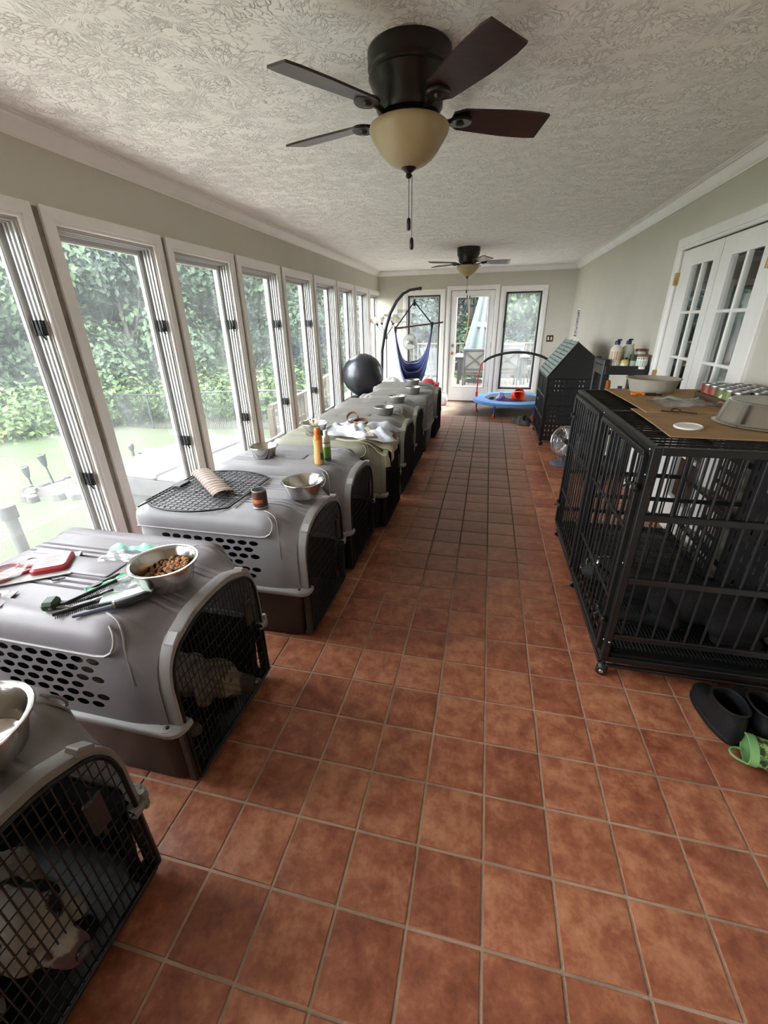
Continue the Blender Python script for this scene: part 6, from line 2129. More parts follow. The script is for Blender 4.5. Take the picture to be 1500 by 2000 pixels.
gb = thing('camouflage_boot', 'small green camouflage rubber boot lying on its side on the tiles', 'boot', (1.165, 1.315, .052), rot=(0, 0, R(-14)))
g = G()
def tubeloop(x, ry, rz, dy=0, dz=0):
    return [(x, dy + ry * math.cos(2 * PI * i / 24), dz + rz * math.sin(2 * PI * i / 24)) for i in range(24)]
# collar mouth faces -x (towards the room); foot turns to +y at the far end
g.loft([tubeloop(-.105, .064, .042), tubeloop(-.04, .060, .046), tubeloop(.03, .055, .048), tubeloop(.08, .056, .049, .006), tubeloop(.12, .050, .044, .014), tubeloop(.14, .03, .03, .02)], False, True)
obj('boot_leg', g, camo(), gb, smooth=50)
g = G(); g.loft([tubeloop(-.104, .060, .038), tubeloop(-.03, .055, .040), tubeloop(.05, .05, .04)], False, True); g.f = [tuple(reversed(f)) for f in g.f]
obj('boot_lining', g, M_lime, gb, smooth=50)
g = G(); g.loft([tubeloop(-.118, .066, .044), tubeloop(-.092, .0665, .0445), tubeloop(-.092, .062, .040), tubeloop(-.118, .060, .038), tubeloop(-.118, .066, .044)], False, False)
obj('collar_band', g, M_lime, gb, smooth=40)
g = G(); g.loft([[(.085 + r_ * math.cos(2 * PI * i / 24), yy, r_ * .85 * math.sin(2 * PI * i / 24)) for i in range(24)] for yy, r_ in ((.0, .052), (.07, .050), (.11, .045), (.14, .030), (.152, .010))], False, True)
obj('boot_foot', g, bpy.data.materials['green_camouflage_rubber'], gb, smooth=50)
g = G(); g.tube([(-.118 - .040 * math.sin(a), -.01 + .030 * math.cos(a), -.030) for a in [PI * i / 12 for i in range(13)]], .0045, 6)
obj('pull_loop', g, M_lime, gb, smooth=60)

# ------------------------------------------------------------------ small wall pieces
t = thing('light_switch', 'dark ornate double switch plate on the wall beside the far window', 'switch plate', (1.105, YB - .001, 1.192))
g = G(); g.chbox(-.058, .058, -.009, 0, -.056, .056, .003); obj('plate', g, mat('antique_brass_plate', hx('4A3B24'), .4, metal=.6, var=.4, vscale=40), t, smooth=30)
for x in (-.026, .026):
    g = G(); g.chbox(x - .012, x + .012, -.012, -.008, -.030, .030, .002); obj('switch_surround', g, M_white if x < 0 else M_cream, t, smooth=30)
    g = G(); g.chbox(x - .004, x + .004, -.022, -.010, -.004, .012, .002); obj('toggle', g, M_white, t, smooth=30)
t = thing('wall_plaque', 'tall narrow black and white lettered plaque on the wall by the corner', 'plaque', (XR - .001, 8.36, 1.452))
g = G(); g.box(-.012, 0, -.13, .13, -.225, .225); obj('board', g, mat('white_plaque_board', hx('D8D6D0'), .7), t, smooth=False)
rn = random.Random(11)
g = G()
z = .20
while z > -.21:
    hgt = rn.choice((.014, .02, .028))
    y = -.115
    while y < .105:
        w_ = rn.uniform(.010, .026)
        if rn.random() < .85:
            g.box(-.0135, -.0115, y, min(y + w_, .118), z - hgt, z)
            if rn.random() < .5:
                pass
        y += w_ + .006
    z -= hgt + .009
obj('lettering', g, M_black, t, smooth=False, kind='stuff')
tag(obj('floor_crumb', (lambda q: (q.sphere((0, 0, .006), .011, 8, 6, (1, .7, .55)), q.sphere((.012, .004, .005), .008, 8, 6, (1, .7, .6)), q)[2])(G()), mat('dark_crumb', hx('4A4038'), .8), smooth=True, loc=(-.27, 5.37, .0005)), 'tiny dark crumb of debris on the tiles of the aisle', 'debris')
# ------------------------------------------------------------------ outdoors: sloping lawn, bank, woods
def gz(x, y):
    d = math.hypot(x, y)
    return -.75 - .076 * max(0.0, min(d, 26.0) - 5.0) + .05 * math.sin(x * .7) * math.sin(y * .6)
def lawn_material():
    m = mat('mown_lawn', hx('5C7A3A'), .9)
    nd, lk, p = nodes(m); nt = m.node_tree
    geo = nd.new('ShaderNodeNewGeometry')
    def nz(s, d=5):
        n = nd.new('ShaderNodeTexNoise'); n.inputs['Scale'].default_value = s; n.inputs['Detail'].default_value = d
        lk.new(geo.outputs['Position'], n.inputs['Vector']); return n.outputs['Fac']
    cr = nd.new('ShaderNodeValToRGB'); e = cr.color_ramp.elements
    e[0].position, e[0].color = .35, (.016, .030, .005, 1)
    e[1].position, e[1].color = .68, (.027, .042, .009, 1)
    lk.new(mth(nt, 'ADD', mth(nt, 'MULTIPLY', nz(.6), .55), mth(nt, 'MULTIPLY', nz(9), .45)), cr.inputs[0])
    # bare sandy ground near the fence and the fire ring
    br = nd.new('ShaderNodeMapRange'); br.inputs[1].default_value = 10.0; br.inputs[2].default_value = 13.0
    sp = nd.new('ShaderNodeSeparateXYZ'); lk.new(geo.outputs['Position'], sp.inputs[0])
    dd = mth(nt, 'ADD', mth(nt, 'ADD', sp.outputs[1], mth(nt, 'MULTIPLY', sp.outputs[0], .12)), mth(nt, 'MULTIPLY', nz(.9), 3.0))
    lk.new(dd, br.inputs[0])
    mx = nd.new('ShaderNodeMix'); mx.data_type = 'RGBA'
    lk.new(mth(nt, 'MULTIPLY', br.outputs[0], .75), mx.inputs[0]); lk.new(cr.outputs[0], mx.inputs[6]); mx.inputs[7].default_value = (.036, .030, .022, 1)
    lk.new(mx.outputs[2], p.inputs['Base Color'])
    b = nd.new('ShaderNodeBump'); b.inputs['Strength'].default_value = .6; b.inputs['Distance'].default_value = .05
    lk.new(nz(30), b.inputs['Height']); lk.new(b.outputs[0], p.inputs['Normal'])
    return m
g = G()
def lawnpt(u, v):
    x, y = -60 + 110 * u, -30 + 90 * v
    if -2.0 < x < 5.0 and y < 14:
        return (x, y, gz(x, y) - .6)
    return (x, y, gz(x, y))
g.grid(88, 72, lawnpt)
obj('lawn', g, lawn_material(), kind='structure', smooth=True)
g = G(); g.box(XL - WT - .02, XR + 4, YF - 1, YB + WT + .02, -1.6, -.205)
obj('foundation_wall', g, mat('grey_block_foundation', hx('8D8A84'), .9, var=.1), kind='structure', smooth=False)
g = G(); g.box(-4.3, XL - WT - .03, YF - 1, 3.2, -1.15, -.74); g.box(-3.35, XL - WT - .03, 3.2, YB + .1, -1.15, -.74)
obj('bounce_pavement', g, mat('pale_bounce_concrete', hx('DAD5CB'), .9, var=.06), kind='structure', smooth=False)  # added pale walk below the windows, bounces daylight up to the ceiling
g = G(); g.box(XL - .8, XR + 3.8, YF - .8, YB + .3, ZC + .25, ZC + .4)
obj('roof', g, mat('white_soffit', hx('C9C7C2'), .8), kind='structure', smooth=False)

M_leaf1 = mat('woodland_leaf', (.019, .036, .017), .6, spec=.3)
M_leaf2 = mat('pale_woodland_leaf', (.031, .055, .025), .6, spec=.3)
M_leaf3 = mat('deep_woodland_leaf', (.013, .023, .017), .6, spec=.3)
M_leaf4 = mat('bright_weed_leaf', (.034, .064, .013), .6, spec=.3)
for m in (M_leaf1, M_leaf2, M_leaf3, M_leaf4):
    nd, lk, p = nodes(m); nt = m.node_tree
    geo = nd.new('ShaderNodeNewGeometry')
    c = p.inputs['Base Color'].default_value[:]
    cr = nd.new('ShaderNodeValToRGB')
    cr.color_ramp.elements[0].color = (c[0] * .7, c[1] * .7, c[2] * .75, 1)
    cr.color_ramp.elements[1].color = (c[0] * 1.3, c[1] * 1.27, c[2] * 1.2, 1)
    lk.new(geo.outputs['Random Per Island'], cr.inputs[0]); lk.new(cr.outputs[0], p.inputs['Base Color'])
M_bark = mat('pale_bark', (.026, .025, .022), .9, var=.3, vscale=6)
M_bark2 = mat('grey_bark', (.014, .013, .012), .9, var=.3, vscale=6)
def leaves(n, blobs, size, seed):
    rn = random.Random(seed)
    g = G()
    tot = sum(b[1] ** 2 for b in blobs)
    for c, r, sq in blobs:
        for _ in range(int(n * r * r / tot)):
            d = Vector((rn.gauss(0, 1), rn.gauss(0, 1), rn.gauss(0, 1))).normalized()
            q = r * (.55 + .5 * rn.random())
            p = Vector(c) + Vector((d.x * q, d.y * q, d.z * q * sq))
            nrm = (d + Vector((rn.uniform(-.8, .8), rn.uniform(-.8, .8), rn.uniform(-.2, 1.0)))).normalized()
            a = nrm.orthogonal().normalized(); b = nrm.cross(a)
            t = rn.uniform(0, 6.3); a, b = a * math.cos(t) + b * math.sin(t), b * math.cos(t) - a * math.sin(t)
            s = size * rn.uniform(.6, 1.3)
            g.put([p - a * s * .55, p - b * s * .32, p + a * s * .55 - nrm * s * .15, p + b * s * .32], [(0, 1, 2, 3)])
    return g
crowns = []
for k in range(4):
    rn = random.Random(40 + k)
    bl = []
    for i in range(15):
        z = rn.uniform(1.6, 9.5)
        w_ = 2.6 * (1 - abs(z - 4.5) / 8)
        bl.append(((rn.uniform(-w_, w_), rn.uniform(-w_, w_), z), rn.uniform(.8, 1.7), .75))
    g = leaves(13000, bl, .19, 60 + k)
    me = g.mesh('foliage'); finish(me, (M_leaf1, M_leaf2, M_leaf3, M_leaf1)[k], False)
    tr = G()
    lean = rn.uniform(-.5, .5)
    tr.tube([(0, 0, -.3), (lean * .2, .05, 2.5), (lean * .6, 0, 5.5), (lean, .2, 9)], [.17, .14, .10, .04], 8)
    for i in range(5):
        z = rn.uniform(2, 7); a = rn.uniform(0, 6.3); L = rn.uniform(1.2, 2.4)
        tr.tube([(lean * z / 9, 0, z), (lean * z / 9 + L * .5 * math.cos(a), L * .5 * math.sin(a), z + .8), (lean * z / 9 + L * math.cos(a), L * math.sin(a), z + 1.9)], [.07, .05, .02], 6)
    mt = tr.mesh('trunk'); finish(mt, (M_bark, M_bark2)[k % 2], True)
    crowns.append((me, mt))
rn = random.Random(5)
kind_l = ['mid green', 'pale green', 'dark green', 'mid green']
def tree(k, x, y, s, lab, grp, name='woodland_tree'):
    t = thing(name, lab, 'tree', (x, y, gz(x, y)), rn.uniform(0, 6.3), grp)
    t.scale = (s, s, s * rn.uniform(.9, 1.15))
    obj('foliage', crowns[k][0], None, t, kind='stuff')
    obj('trunk', crowns[k][1], None, t)
tl_ = ['mid green leafy tree among the woods beyond the chain link fence', 'pale green leafy tree among the woods beyond the chain link fence', 'dark green leafy tree among the woods beyond the chain link fence', 'leaning mid green tree among the woods beyond the chain link fence']
for k in range(40):
    a = R(98 + 62 * (k + .5) / 40 + rn.uniform(-1.5, 1.5))
    d = rn.uniform(24, 33) if k % 2 else rn.uniform(20.5, 25)
    x, y = d * math.cos(a), d * math.sin(a)
    tree((0, 1, 2, 0, 3, 1, 2)[k % 7], x, y, rn.uniform(.9, 1.25), tl_[(0, 1, 2, 0, 3, 1, 2)[k % 7]], 'trees beyond the fence')
tb_ = ['mid green tree behind the deck railing', 'pale green tree behind the deck railing', 'dark green tree behind the deck railing', 'leaning green tree behind the deck railing']
for k in range(9):
    x = -5.2 + 1.15 * k
    y = 17.5 + rn.uniform(-1, 2.5)
    tree(k % 4, x, y, rn.uniform(.72, .95), tb_[k % 4], 'trees behind the deck')
# bare pale trunks in front of the woods
for x, y, h_ in ((-15.8, 14.6, 8), (-15.0, 15.4, 8.5), (-13.6, 14.9, 7)):
    t = thing('bare_tree', 'slender pale bare trunk standing before the dark woods, seen through the windows', 'tree', (x, y, gz(x, y)), 0, 'bare trunks before the woods')
    g = G(); g.tube([(0, 0, -.2), (.1, 0, h_ * .35), (-.15, .1, h_ * .65), (.3, 0, h_)], [.11, .09, .06, .02], 8); obj('trunk', g, M_bark, t, smooth=True)
    for q in range(3):
        z = h_ * (.4 + .15 * q); a = q * 2.2
        g = G(); g.tube([(0, .03, z), (.5 * math.cos(a), .5 * math.sin(a), z + .6), (.9 * math.cos(a), .9 * math.sin(a), z + 1.5)], [.045, .03, .012], 6); obj('branch', g, M_bark, t, smooth=True)
# deep wall of woods and the bright weeds along the fence: nobody could count them
bl = []
for k in range(52):
    a = R(72 + 95 * k / 52)
    for z in (.6, 4.2, 8.0):
        d = 35 + rn.uniform(-1.5, 1.5)
        bl.append(((d * math.cos(a), d * math.sin(a), z - 2), 2.7, .9))
obj('woodland_undergrowth', leaves(42000, bl, .42, 3), M_leaf3, kind='stuff', smooth=False)
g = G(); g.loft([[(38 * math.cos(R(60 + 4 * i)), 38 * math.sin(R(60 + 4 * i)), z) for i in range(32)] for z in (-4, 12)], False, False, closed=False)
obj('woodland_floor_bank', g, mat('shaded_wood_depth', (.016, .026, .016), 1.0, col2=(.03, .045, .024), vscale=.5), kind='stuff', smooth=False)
bl = []
for k in range(46):
    a = R(100 + 60 * k / 46)
    d = 18.6 + rn.uniform(-.8, 1.6)
    bl.append(((d * math.cos(a), d * math.sin(a), gz(d * math.cos(a), d * math.sin(a)) + .7), rn.uniform(1.0, 1.6), .85))
obj('tall_weeds', leaves(24000, bl, .17, 8), M_leaf4, kind='stuff', smooth=False)
bl = []
for k in range(26):
    x = -9.5 + .36 * k
    y = 13.6 + rn.uniform(-.3, 1.4)
    bl.append(((x, y, gz(x, y) + .7), rn.uniform(.8, 1.4), .85))
obj('fence_weeds', leaves(7000, bl, .16, 9), M_leaf4, kind='stuff', smooth=False)

# ------------------------------------------------------------------ chain link fence
fence_pts = [(-25.0, 14.6), (-22.6, 14.2), (-20.2, 13.9), (-17.8, 13.6), (-15.4, 13.25), (-13.0, 12.7), (-10.8, 12.0), (-8.7, 11.5), (-6.5, 11.35), (-4.2, 11.4)]
M_galv = mat('galvanised_wire', (.030, .032, .033), .5, metal=.3)
t = thing('chain_link_fence', 'grey chain link fence with thin posts across the far lawn', 'fence', (0, 0, 0))
FH = 1.12
for x, y in fence_pts:
    g = G(); g.cyl((x, y, gz(x, y) - .2), (x, y, gz(x, y) + FH + .05), .032, n=8)
    obj('fence_post', g, M_galv, t, smooth=60)
for (a, b) in zip(fence_pts[:-1], fence_pts[1:]):
    za, zb = gz(*a), gz(*b)
    g = G(); g.cyl((*a, za + FH), (*b, zb + FH), .024, n=6)
    obj('top_rail', g, M_galv, t, smooth=60)
    g = G()
    n = 30
    for k in range(-9, n + 9):
        for s in (-1, 1):
            u0, u1 = k / n, (k + s * 9) / n
            v0, v1 = 0.0, 1.0
            if u1 != u0:
                for lim in (0.0, 1.0):
                    pass
            pts = []
            for w_ in (0, 1):
                u = u0 + (u1 - u0) * w_
                v = w_
                if u < 0 or u > 1:
                    c_ = 0.0 if u < 0 else 1.0
                    if (u0 < 0 and u1 < 0) or (u0 > 1 and u1 > 1):
                        pts = None; break
                    v = (c_ - u0) / (u1 - u0); u = c_
                pts.append((a[0] + (b[0] - a[0]) * u, a[1] + (b[1] - a[1]) * u, za + (zb - za) * u + FH * v))
            if pts and (Vector(pts[0]) - Vector(pts[1])).length > .05:
                g.tube(pts, .005, 3, cap=False)
    obj('wire_mesh', g, M_galv, t, kind='stuff', smooth=False)

# ------------------------------------------------------------------ garden things near the windows
M_solar = mat('dark_solar_plastic', (.010, .012, .012), .4)
def torch(label, x, y, h_, tilt):
    t = thing('garden_torch', label, 'garden light', (x, y, gz(x, y)), rot=(0, R(tilt), 0))
    g = G(); g.tube([(0, 0, -.1), (0, 0, h_ - .20)], .014, 8); obj('stake', g, M_solar, t, smooth=60)
    g = G(); g.lathe([(.015, -.22), (.03, -.20), (.052, -.12), (.066, -.03), (.068, -.02), (.05, -.02), (.02, -.18), (0, -.19)], c=(0, 0, h_), n=14, cap0=False, cap1=False); obj('lamp_cup', g, mat('grey_frosted_cup', (.03, .035, .034), .4) if 'grey_frosted_cup' not in bpy.data.materials else bpy.data.materials['grey_frosted_cup'], t, smooth=40)
    g = G(); g.lathe([(0, 0), (.062, 0), (.072, -.012), (.072, -.024), (0, -.024)], c=(0, 0, h_), n=14); obj('solar_cap', g, M_solar, t, smooth=40)
torch('tall grey solar garden torch leaning on the lawn by the stone ring', -7.40, 5.57, .60, -8)
torch('shorter grey solar garden torch at the edge of the stone ring', -8.15, 5.72, .34, -4)
# stone edging and patio
t = thing('stone_ring', 'broken ring of pale flat stones around a sandy patch on the lawn', 'stones', (0, 0, 0))
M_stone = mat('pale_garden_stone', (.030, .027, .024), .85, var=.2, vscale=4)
for k in range(22):
    a = R(35 + 330 * k / 22 + rn.uniform(-6, 6))
    jr = rn.uniform(.85, 1.15); x, y = -6.55 + 1.05 * jr * math.cos(a), 5.55 + .72 * jr * math.sin(a)
    g = G(); w_, d_ = rn.uniform(.08, .13), rn.uniform(.06, .09)
    g.loft([rr(-w_, w_, -d_, d_, .05, 3, 0), rr(-w_ * .95, w_ * .95, -d_ * .95, d_ * .95, .05, 3, .09), rr(-w_ * .8, w_ * .8, -d_ * .8, d_ * .8, .04, 3, .12)], True, True)
    obj('stone', g, M_stone, t, smooth=40, loc=(x, y, gz(x, y) - .02), rot=(rn.uniform(-.08, .08), rn.uniform(-.08, .08), a + PI / 2))
g = G(); g.lathe([(0, .03), (.7, .03), (.95, -.01)], c=(0, 0, 0), n=30, cap0=True, cap1=False)
g.xf(0, Matrix.Diagonal((1.15, .75, 1, 1)))
obj('sand_patch', g, mat('sandy_soil', (.024, .019, .016), .95, var=.2, vscale=3), t, smooth=True, loc=(-6.5, 5.52, gz(-6.5, 5.52)))
# hot tub with its cover
t = thing('hot_tub', 'square hot tub with a padded tan cover just outside the windows', 'hot tub', (-3.62, 4.93, -.86), R(-6))
M_cover = mat('tan_vinyl_cover', (.030, .026, .026), .6, var=.08, vscale=2, bump=.1, bscale=20)
M_skirt = mat('brown_panel_skirt', (.016, .0135, .012), .7, var=.15, vscale=3)
g = G(); g.loft([rr(-.92, .92, -.92, .92, .12, 4, 0), rr(-.92, .92, -.92, .92, .12, 4, .66)], True, True); obj('tub_cabinet', g, M_skirt, t, smooth=35)
for sx in (-.45, .45):
    g = G(); g.chbox(sx - .42, sx + .42, -.93, -.915, .06, .62, .004); obj('side_panel', g, M_skirt, t, smooth=False)
    g = G(); g.chbox(-.93, -.915, sx - .42, sx + .42, .06, .62, .004); obj('side_panel', g, M_skirt, t, smooth=False)
for s in (-1, 1):
    g = G(); a, b = (-.98, -.004) if s < 0 else (.004, .98)
    g.loft([rr(a, b, -.98, .98, .05, 3, .62), rr(a, b, -.98, .98, .05, 3, .74), rr(a + .03, b - .03, -.95, .95, .04, 3, .77)], True, True); obj('cover_half', g, M_cover, t, smooth=40)
g = G(); g.loft([[(x, -.985, z) for x, z in ((-.98, .72), (.98, .72), (.98, .58), (.3, .55), (-.98, .5))], [(x, -.999, z) for x, z in ((-.98, .72), (.98, .72), (.98, .57), (.3, .53), (-.98, .49))]], True, True); obj('cover_skirt', g, M_cover, t, smooth=False)
# bird feeder pole
t = thing('bird_feeder_pole', 'grey bird bath and feeder pole standing beside the hot tub', 'bird feeder', (-4.95, 4.98, gz(-4.95, 4.98)))
zb = gz(-4.95, 4.98)
M_pole = mat('grey_painted_pole', (.014, .0155, .017), .5)
g = G(); g.tube([(0, 0, 0), (0, 0, .80)], .022, 8); obj('pole', g, M_pole, t, smooth=60)
g = G(); g.lathe([(0, .78), (.03, .79), (.042, .84), (.035, .88), (0, .90)], n=12); obj('finial', g, M_pole, t, smooth=50)
g = G(); g.lathe([(0, .70), (.06, .705), (.12, .73), (.135, .76), (.125, .76), (.06, .72), (0, .715)], c=(.17, .10, 0), n=20); obj('bath_dish', g, M_pole, t, smooth=50)
g = G(); g.tube([(0, 0, .62), (.10, .06, .66), (.17, .10, .70)], .010, 6); g.tube([(.17, .10, .70), (.20, .12, .45)], .008, 6); obj('dish_bracket', g, M_pole, t, smooth=60)
g = G(); g.tube([(-.25, -.08, .55), (0, 0, .50), (.42, .20, .60)], .009, 6); obj('cross_arm', g, M_pole, t, smooth=60)
# pvc post just outside the first window
t = thing('vinyl_post', 'capped grey vinyl post standing outside the window by the mauve crate', 'post', (-3.0, 1.90, gz(-3, 1.9)))
pz = .47 - gz(-3, 1.9)
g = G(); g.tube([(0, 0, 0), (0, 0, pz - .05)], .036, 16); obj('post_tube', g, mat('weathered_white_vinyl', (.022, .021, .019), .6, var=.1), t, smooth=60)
g = G(); g.lathe([(.03, -.09), (.050, -.09), (.050, -.004), (.046, 0), (0, 0)], c=(0, 0, pz), n=20); obj('post_cap', g, mat('grey_post_cap', (.010, .009, .008), .6), t, smooth=40)

# ------------------------------------------------------------------ stair rail and deck at the far end
M_deckwood = mat('weathered_red_brown_wood', (.055, .034, .024), .8, var=.2, vscale=3, stretch=(1, 1, 4))
M_newwood = mat('tan_stair_wood', (.055, .039, .024), .8, var=.15, vscale=3)
t = thing('stair_railing', 'tan wooden stair railing climbing along outside the windows', 'railing', (0, 0, 0))
stair = [(-3.6, 6.75, -1.0, .16), (-3.6, 8.2, -.55, .62 - .45), (-3.6, 9.75, -.2, .36)]
for x, y, z0, z1 in stair:
    g = G(); g.chbox(x - .05, x + .05, y - .05, y + .05, z0, z1 + .03, .006); obj('post', g, M_newwood, t, smooth=False)
for dz in (0, -.42):
    for (a, b) in zip(stair[:-1], stair[1:]):
        g = G(); g.loft([[(x - .05, y, z + dz), (x + .05, y, z + dz), (x + .05, y, z + dz + .09), (x - .05, y, z + dz + .09)] for x, y, _, z in (a, b)], True, True); obj('rail', g, M_newwood, t, smooth=False)
for k in range(16):
    u = (k + .5) / 16
    y = 6.75 + 3.0 * u; z = .16 + .20 * u
    g = G(); g.box(-3.62, -3.58, y - .02, y + .02, z - .42, z); obj('baluster', g, M_newwood, t, smooth=False)
DZ, DY0, DY1, DX0, DX1 = -.06, YB + WT + .03, 13.6, -3.4, 3.6
g = G(); g.box(DX0, DX1, DY0, DY1, DZ - .2, DZ - .03)
deck = obj('deck_floor', g, M_deckwood, kind='structure', smooth=False)
M_pavepale = mat('pale_deck_board', (.17, .15, .115), .8, var=.12, vscale=3, stretch=(4, 1, 1))
x = DX0
while x < DX1:
    g = G(); g.chbox(x + .003, x + .137, DY0, DY1, DZ - .03, DZ, .004); obj('plank', g, M_pavepale, deck, smooth=False); x += .14
t = thing('deck_railing', 'brown wooden deck railing with balusters behind the patio chairs', 'railing', (0, 0, 0))
for x in (-3.2, -1.3, .62, 1.62, 3.3):
    g = G(); g.chbox(x - .05, x + .05, DY1 - .14, DY1 - .04, DZ, DZ + (1.32 if x == 1.62 else 1.04), .006); obj('post', g, M_deckwood, t, smooth=False)
for z in (DZ + .95, DZ + .14):
    g = G(); g.chbox(-3.2, 3.3, DY1 - .14, DY1 - .04, z, z + (.04 if z > .5 else .07), .005); obj('rail', g, M_deckwood, t, smooth=False)
x = -3.08
while x < 3.25:
    g = G(); g.box(x - .018, x + .018, DY1 - .11, DY1 - .07, DZ + .15, DZ + .95); obj('baluster', g, M_deckwood, t, smooth=False); x += .125
# patio chairs with crossed backs
M_patio = mat('grey_brown_patio_metal', (.013, .0125, .012), .5)
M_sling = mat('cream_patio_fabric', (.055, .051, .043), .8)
def patio_chair(label, x, y, rz):
    t = thing('patio_chair', label, 'chair', (x, y, DZ), rz, 'patio chairs on the deck')
    for sx in (-1, 1):
        g = G(); g.chbox(sx * .27 - .02, sx * .27 + .02, -.30, -.26, 0, .93, .005); obj('leg', g, M_patio, t, smooth=False)
        g = G(); g.chbox(sx * .27 - .02, sx * .27 + .02, .22, .26, 0, .62, .005); obj('leg', g, M_patio, t, smooth=False)
        g = G(); g.chbox(sx * .27 - .03, sx * .27 + .03, -.28, .28, .62, .65, .008); obj('armrest', g, M_patio, t, smooth=False)
    g = G(); g.chbox(-.27, .27, -.30, -.26, .88, .94, .008); g.chbox(-.25, .25, -.295, -.265, .44, .48, .005); obj('back_rail', g, M_patio, t, smooth=False)
    for s in (-1, 1):
        g = G(); g.loft([[(s * -.25, -.305, z) for z in (.47, .50)] + [(s * -.25, -.285, z) for z in (.50, .47)], [(s * .25, -.305, z) for z in (.86, .89)] + [(s * .25, -.285, z) for z in (.89, .86)]], True, True); obj('cross_brace', g, M_patio, t, smooth=False)
    g = G(); g.chbox(-.25, .25, -.283, -.255, .46, .89, .008); obj('back_cushion', g, M_sling, t, smooth=False)
    g = G(); g.chbox(-.26, .26, -.27, .26, .36, .46, .02); obj('seat', g, M_sling, t, smooth=30)
    g = G(); g.chbox(-.25, .25, -.28, -.26, .30, .34, .004); obj('stretcher', g, M_patio, t, smooth=False)
patio_chair('patio chair with a crossed back seen through the glass door', -.30, 11.75, R(-3))
patio_chair('patio chair with a crossed back seen through the window by the trampoline', .47, 11.85, R(4))
patio_chair('patio chair facing sideways beyond the table end, seen through the trampoline window', 1.28, 12.35, R(75))
t = thing('patio_table', 'pale patio table behind the two crossed back chairs', 'table', (.10, 12.65, DZ))
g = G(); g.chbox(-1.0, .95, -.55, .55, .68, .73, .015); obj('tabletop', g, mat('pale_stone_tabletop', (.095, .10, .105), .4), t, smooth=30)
for sx in (-.85, .8):
    for sy in (-.45, .45):
        g = G(); g.chbox(sx - .035, sx + .035, sy - .035, sy + .035, 0, .68, .006); obj('leg', g, M_patio, t, smooth=False)
g = G(); g.chbox(-.9, .85, -.47, -.43, .58, .68, .006); obj('apron', g, M_patio, t, smooth=False)
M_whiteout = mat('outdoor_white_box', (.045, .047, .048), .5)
t = thing('table_cooler', 'white box on the patio table seen through the trampoline window', 'box', (.62, 12.75, DZ + .7305))
g = G(); g.chbox(-.30, .30, -.17, .17, 0, .24, .03); obj('box_body', g, M_whiteout, t, smooth=30)
g = G(); g.chbox(-.31, .31, -.18, .18, .20, .27, .02); obj('box_lid', g, M_whiteout, t, smooth=30)
# closed umbrella
M_canvas = mat('pale_blue_canvas', (.075, .09, .092), .8, var=.05)
t = thing('patio_umbrella', 'closed pale blue patio umbrella leaning up from the table', 'umbrella', (-.30, 12.55, DZ), rot=(0, R(4), 0))
g = G(); g.tube([(0, 0, 0), (0, 0, 2.75)], .022, 10); obj('umbrella_pole', g, M_patio, t, smooth=60)
g = G()
loops = []
for k, (z, r) in enumerate(((2.72, .02), (2.5, .10), (2.0, .17), (1.5, .24), (1.05, .31), (.80, .34))):
    loops.append([(r * (1 + .25 * math.cos(8 * a)) * math.cos(a), r * (1 + .25 * math.cos(8 * a)) * math.sin(a), z + .05 * math.cos(8 * a + 1)) for a in [2 * PI * i / 64 for i in range(64)]])
g.loft(loops, True, False); obj('canopy', g, M_canvas, t, smooth=True)
g = G(); g.lathe([(.255, 1.42), (.262, 1.44), (.262, 1.52), (.255, 1.54)], n=24, cap0=False, cap1=False); obj('canopy_strap', g, mat('grey_strap', (.1, .11, .11), .7), t, smooth=40)
g = G(); g.lathe([(0, 0), (.26, 0), (.26, .06), (.05, .09), (0, .09)], n=24); obj('umbrella_base', g, M_patio, t, smooth=40)
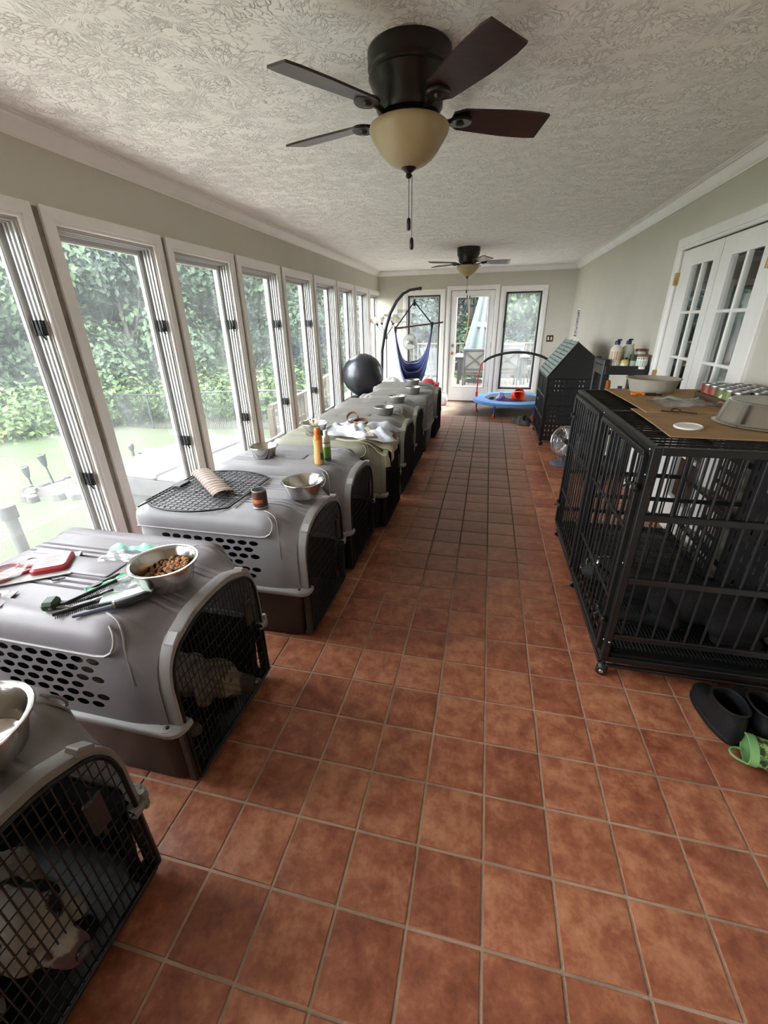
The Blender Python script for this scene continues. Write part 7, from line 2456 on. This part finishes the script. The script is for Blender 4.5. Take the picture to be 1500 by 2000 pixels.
# bracket light umbrella panel: second hanging fold
g = G()
g.loft([[(.34 + .10 * math.cos(a) * s, .02 + .09 * math.sin(a) * s, z) for a in [2 * PI * i / 20 for i in range(20)]] for z, s in ((2.55, .25), (2.1, .8), (1.5, 1.15), (1.05, 1.35))], True, False)
obj('loose_fold', g, M_canvas, t, smooth=True)
t = thing('adirondack_chair', 'pale slatted garden chair beyond the window beside the hammock', 'chair', (-1.28, 11.9, DZ), R(160))
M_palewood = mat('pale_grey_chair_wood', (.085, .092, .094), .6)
for k in range(5):
    g = G(); x = -.20 + .10 * k
    g.loft([[(x - .045, .25, .28), (x + .045, .25, .28), (x + .045, .27, .28), (x - .045, .27, .28)], [(x * 1.15 - .045, .52, .98 - .5 * x * x), (x * 1.15 + .045, .52, .98 - .5 * x * x), (x * 1.15 + .045, .54, .98 - .5 * x * x), (x * 1.15 - .045, .54, .98 - .5 * x * x)]], True, True); obj('back_slat', g, M_palewood, t, smooth=False)
    g = G(); y = -.25 + .10 * k; g.box(-.26, .26, y, y + .085, .36 - .10 * (k / 5), .38 - .10 * (k / 5)); obj('seat_slat', g, M_palewood, t, smooth=False)
for s in (-1, 1):
    g = G(); g.box(s * .33 - .06, s * .33 + .06, -.32, .38, .56, .58); obj('armrest', g, M_palewood, t, smooth=False)
    g = G(); g.box(s * .31 - .015, s * .31 + .015, -.28, -.19, 0, .56); obj('leg', g, M_palewood, t, smooth=False)
    g = G(); g.loft([[(s * .28 - .015, -.28, .30), (s * .28 + .015, -.28, .30), (s * .28 + .015, -.28, .38), (s * .28 - .015, -.28, .38)], [(s * .28 - .015, .55, 0), (s * .28 + .015, .55, 0), (s * .28 + .015, .55, .07), (s * .28 - .015, .55, .07)]], True, True); obj('side_rail', g, M_palewood, t, smooth=False)
# yellow strap tied to the door outside
t = thing('yellow_strap', 'yellow strap with black ends hanging in front of the glass door', 'strap', (-.42, YB - .02, 0))
g = G(); g.tube([(0, 0, 1.90), (.002, -.004, 1.6), (-.02, -.006, 1.3), (-.045, -.004, 1.12)], [.010, .016, .016, .014], 6, flat=.35); obj('strap_web', g, mat('yellow_webbing', hx('B8953A'), .7), t, smooth=60)
g = G(); g.tube([(0, 0, 1.95), (0, 0, 1.895)], .011, 8); g.tube([(-.045, -.004, 1.125), (-.04, -.004, 1.06)], .011, 8); obj('strap_end', g, M_black, t, smooth=60)
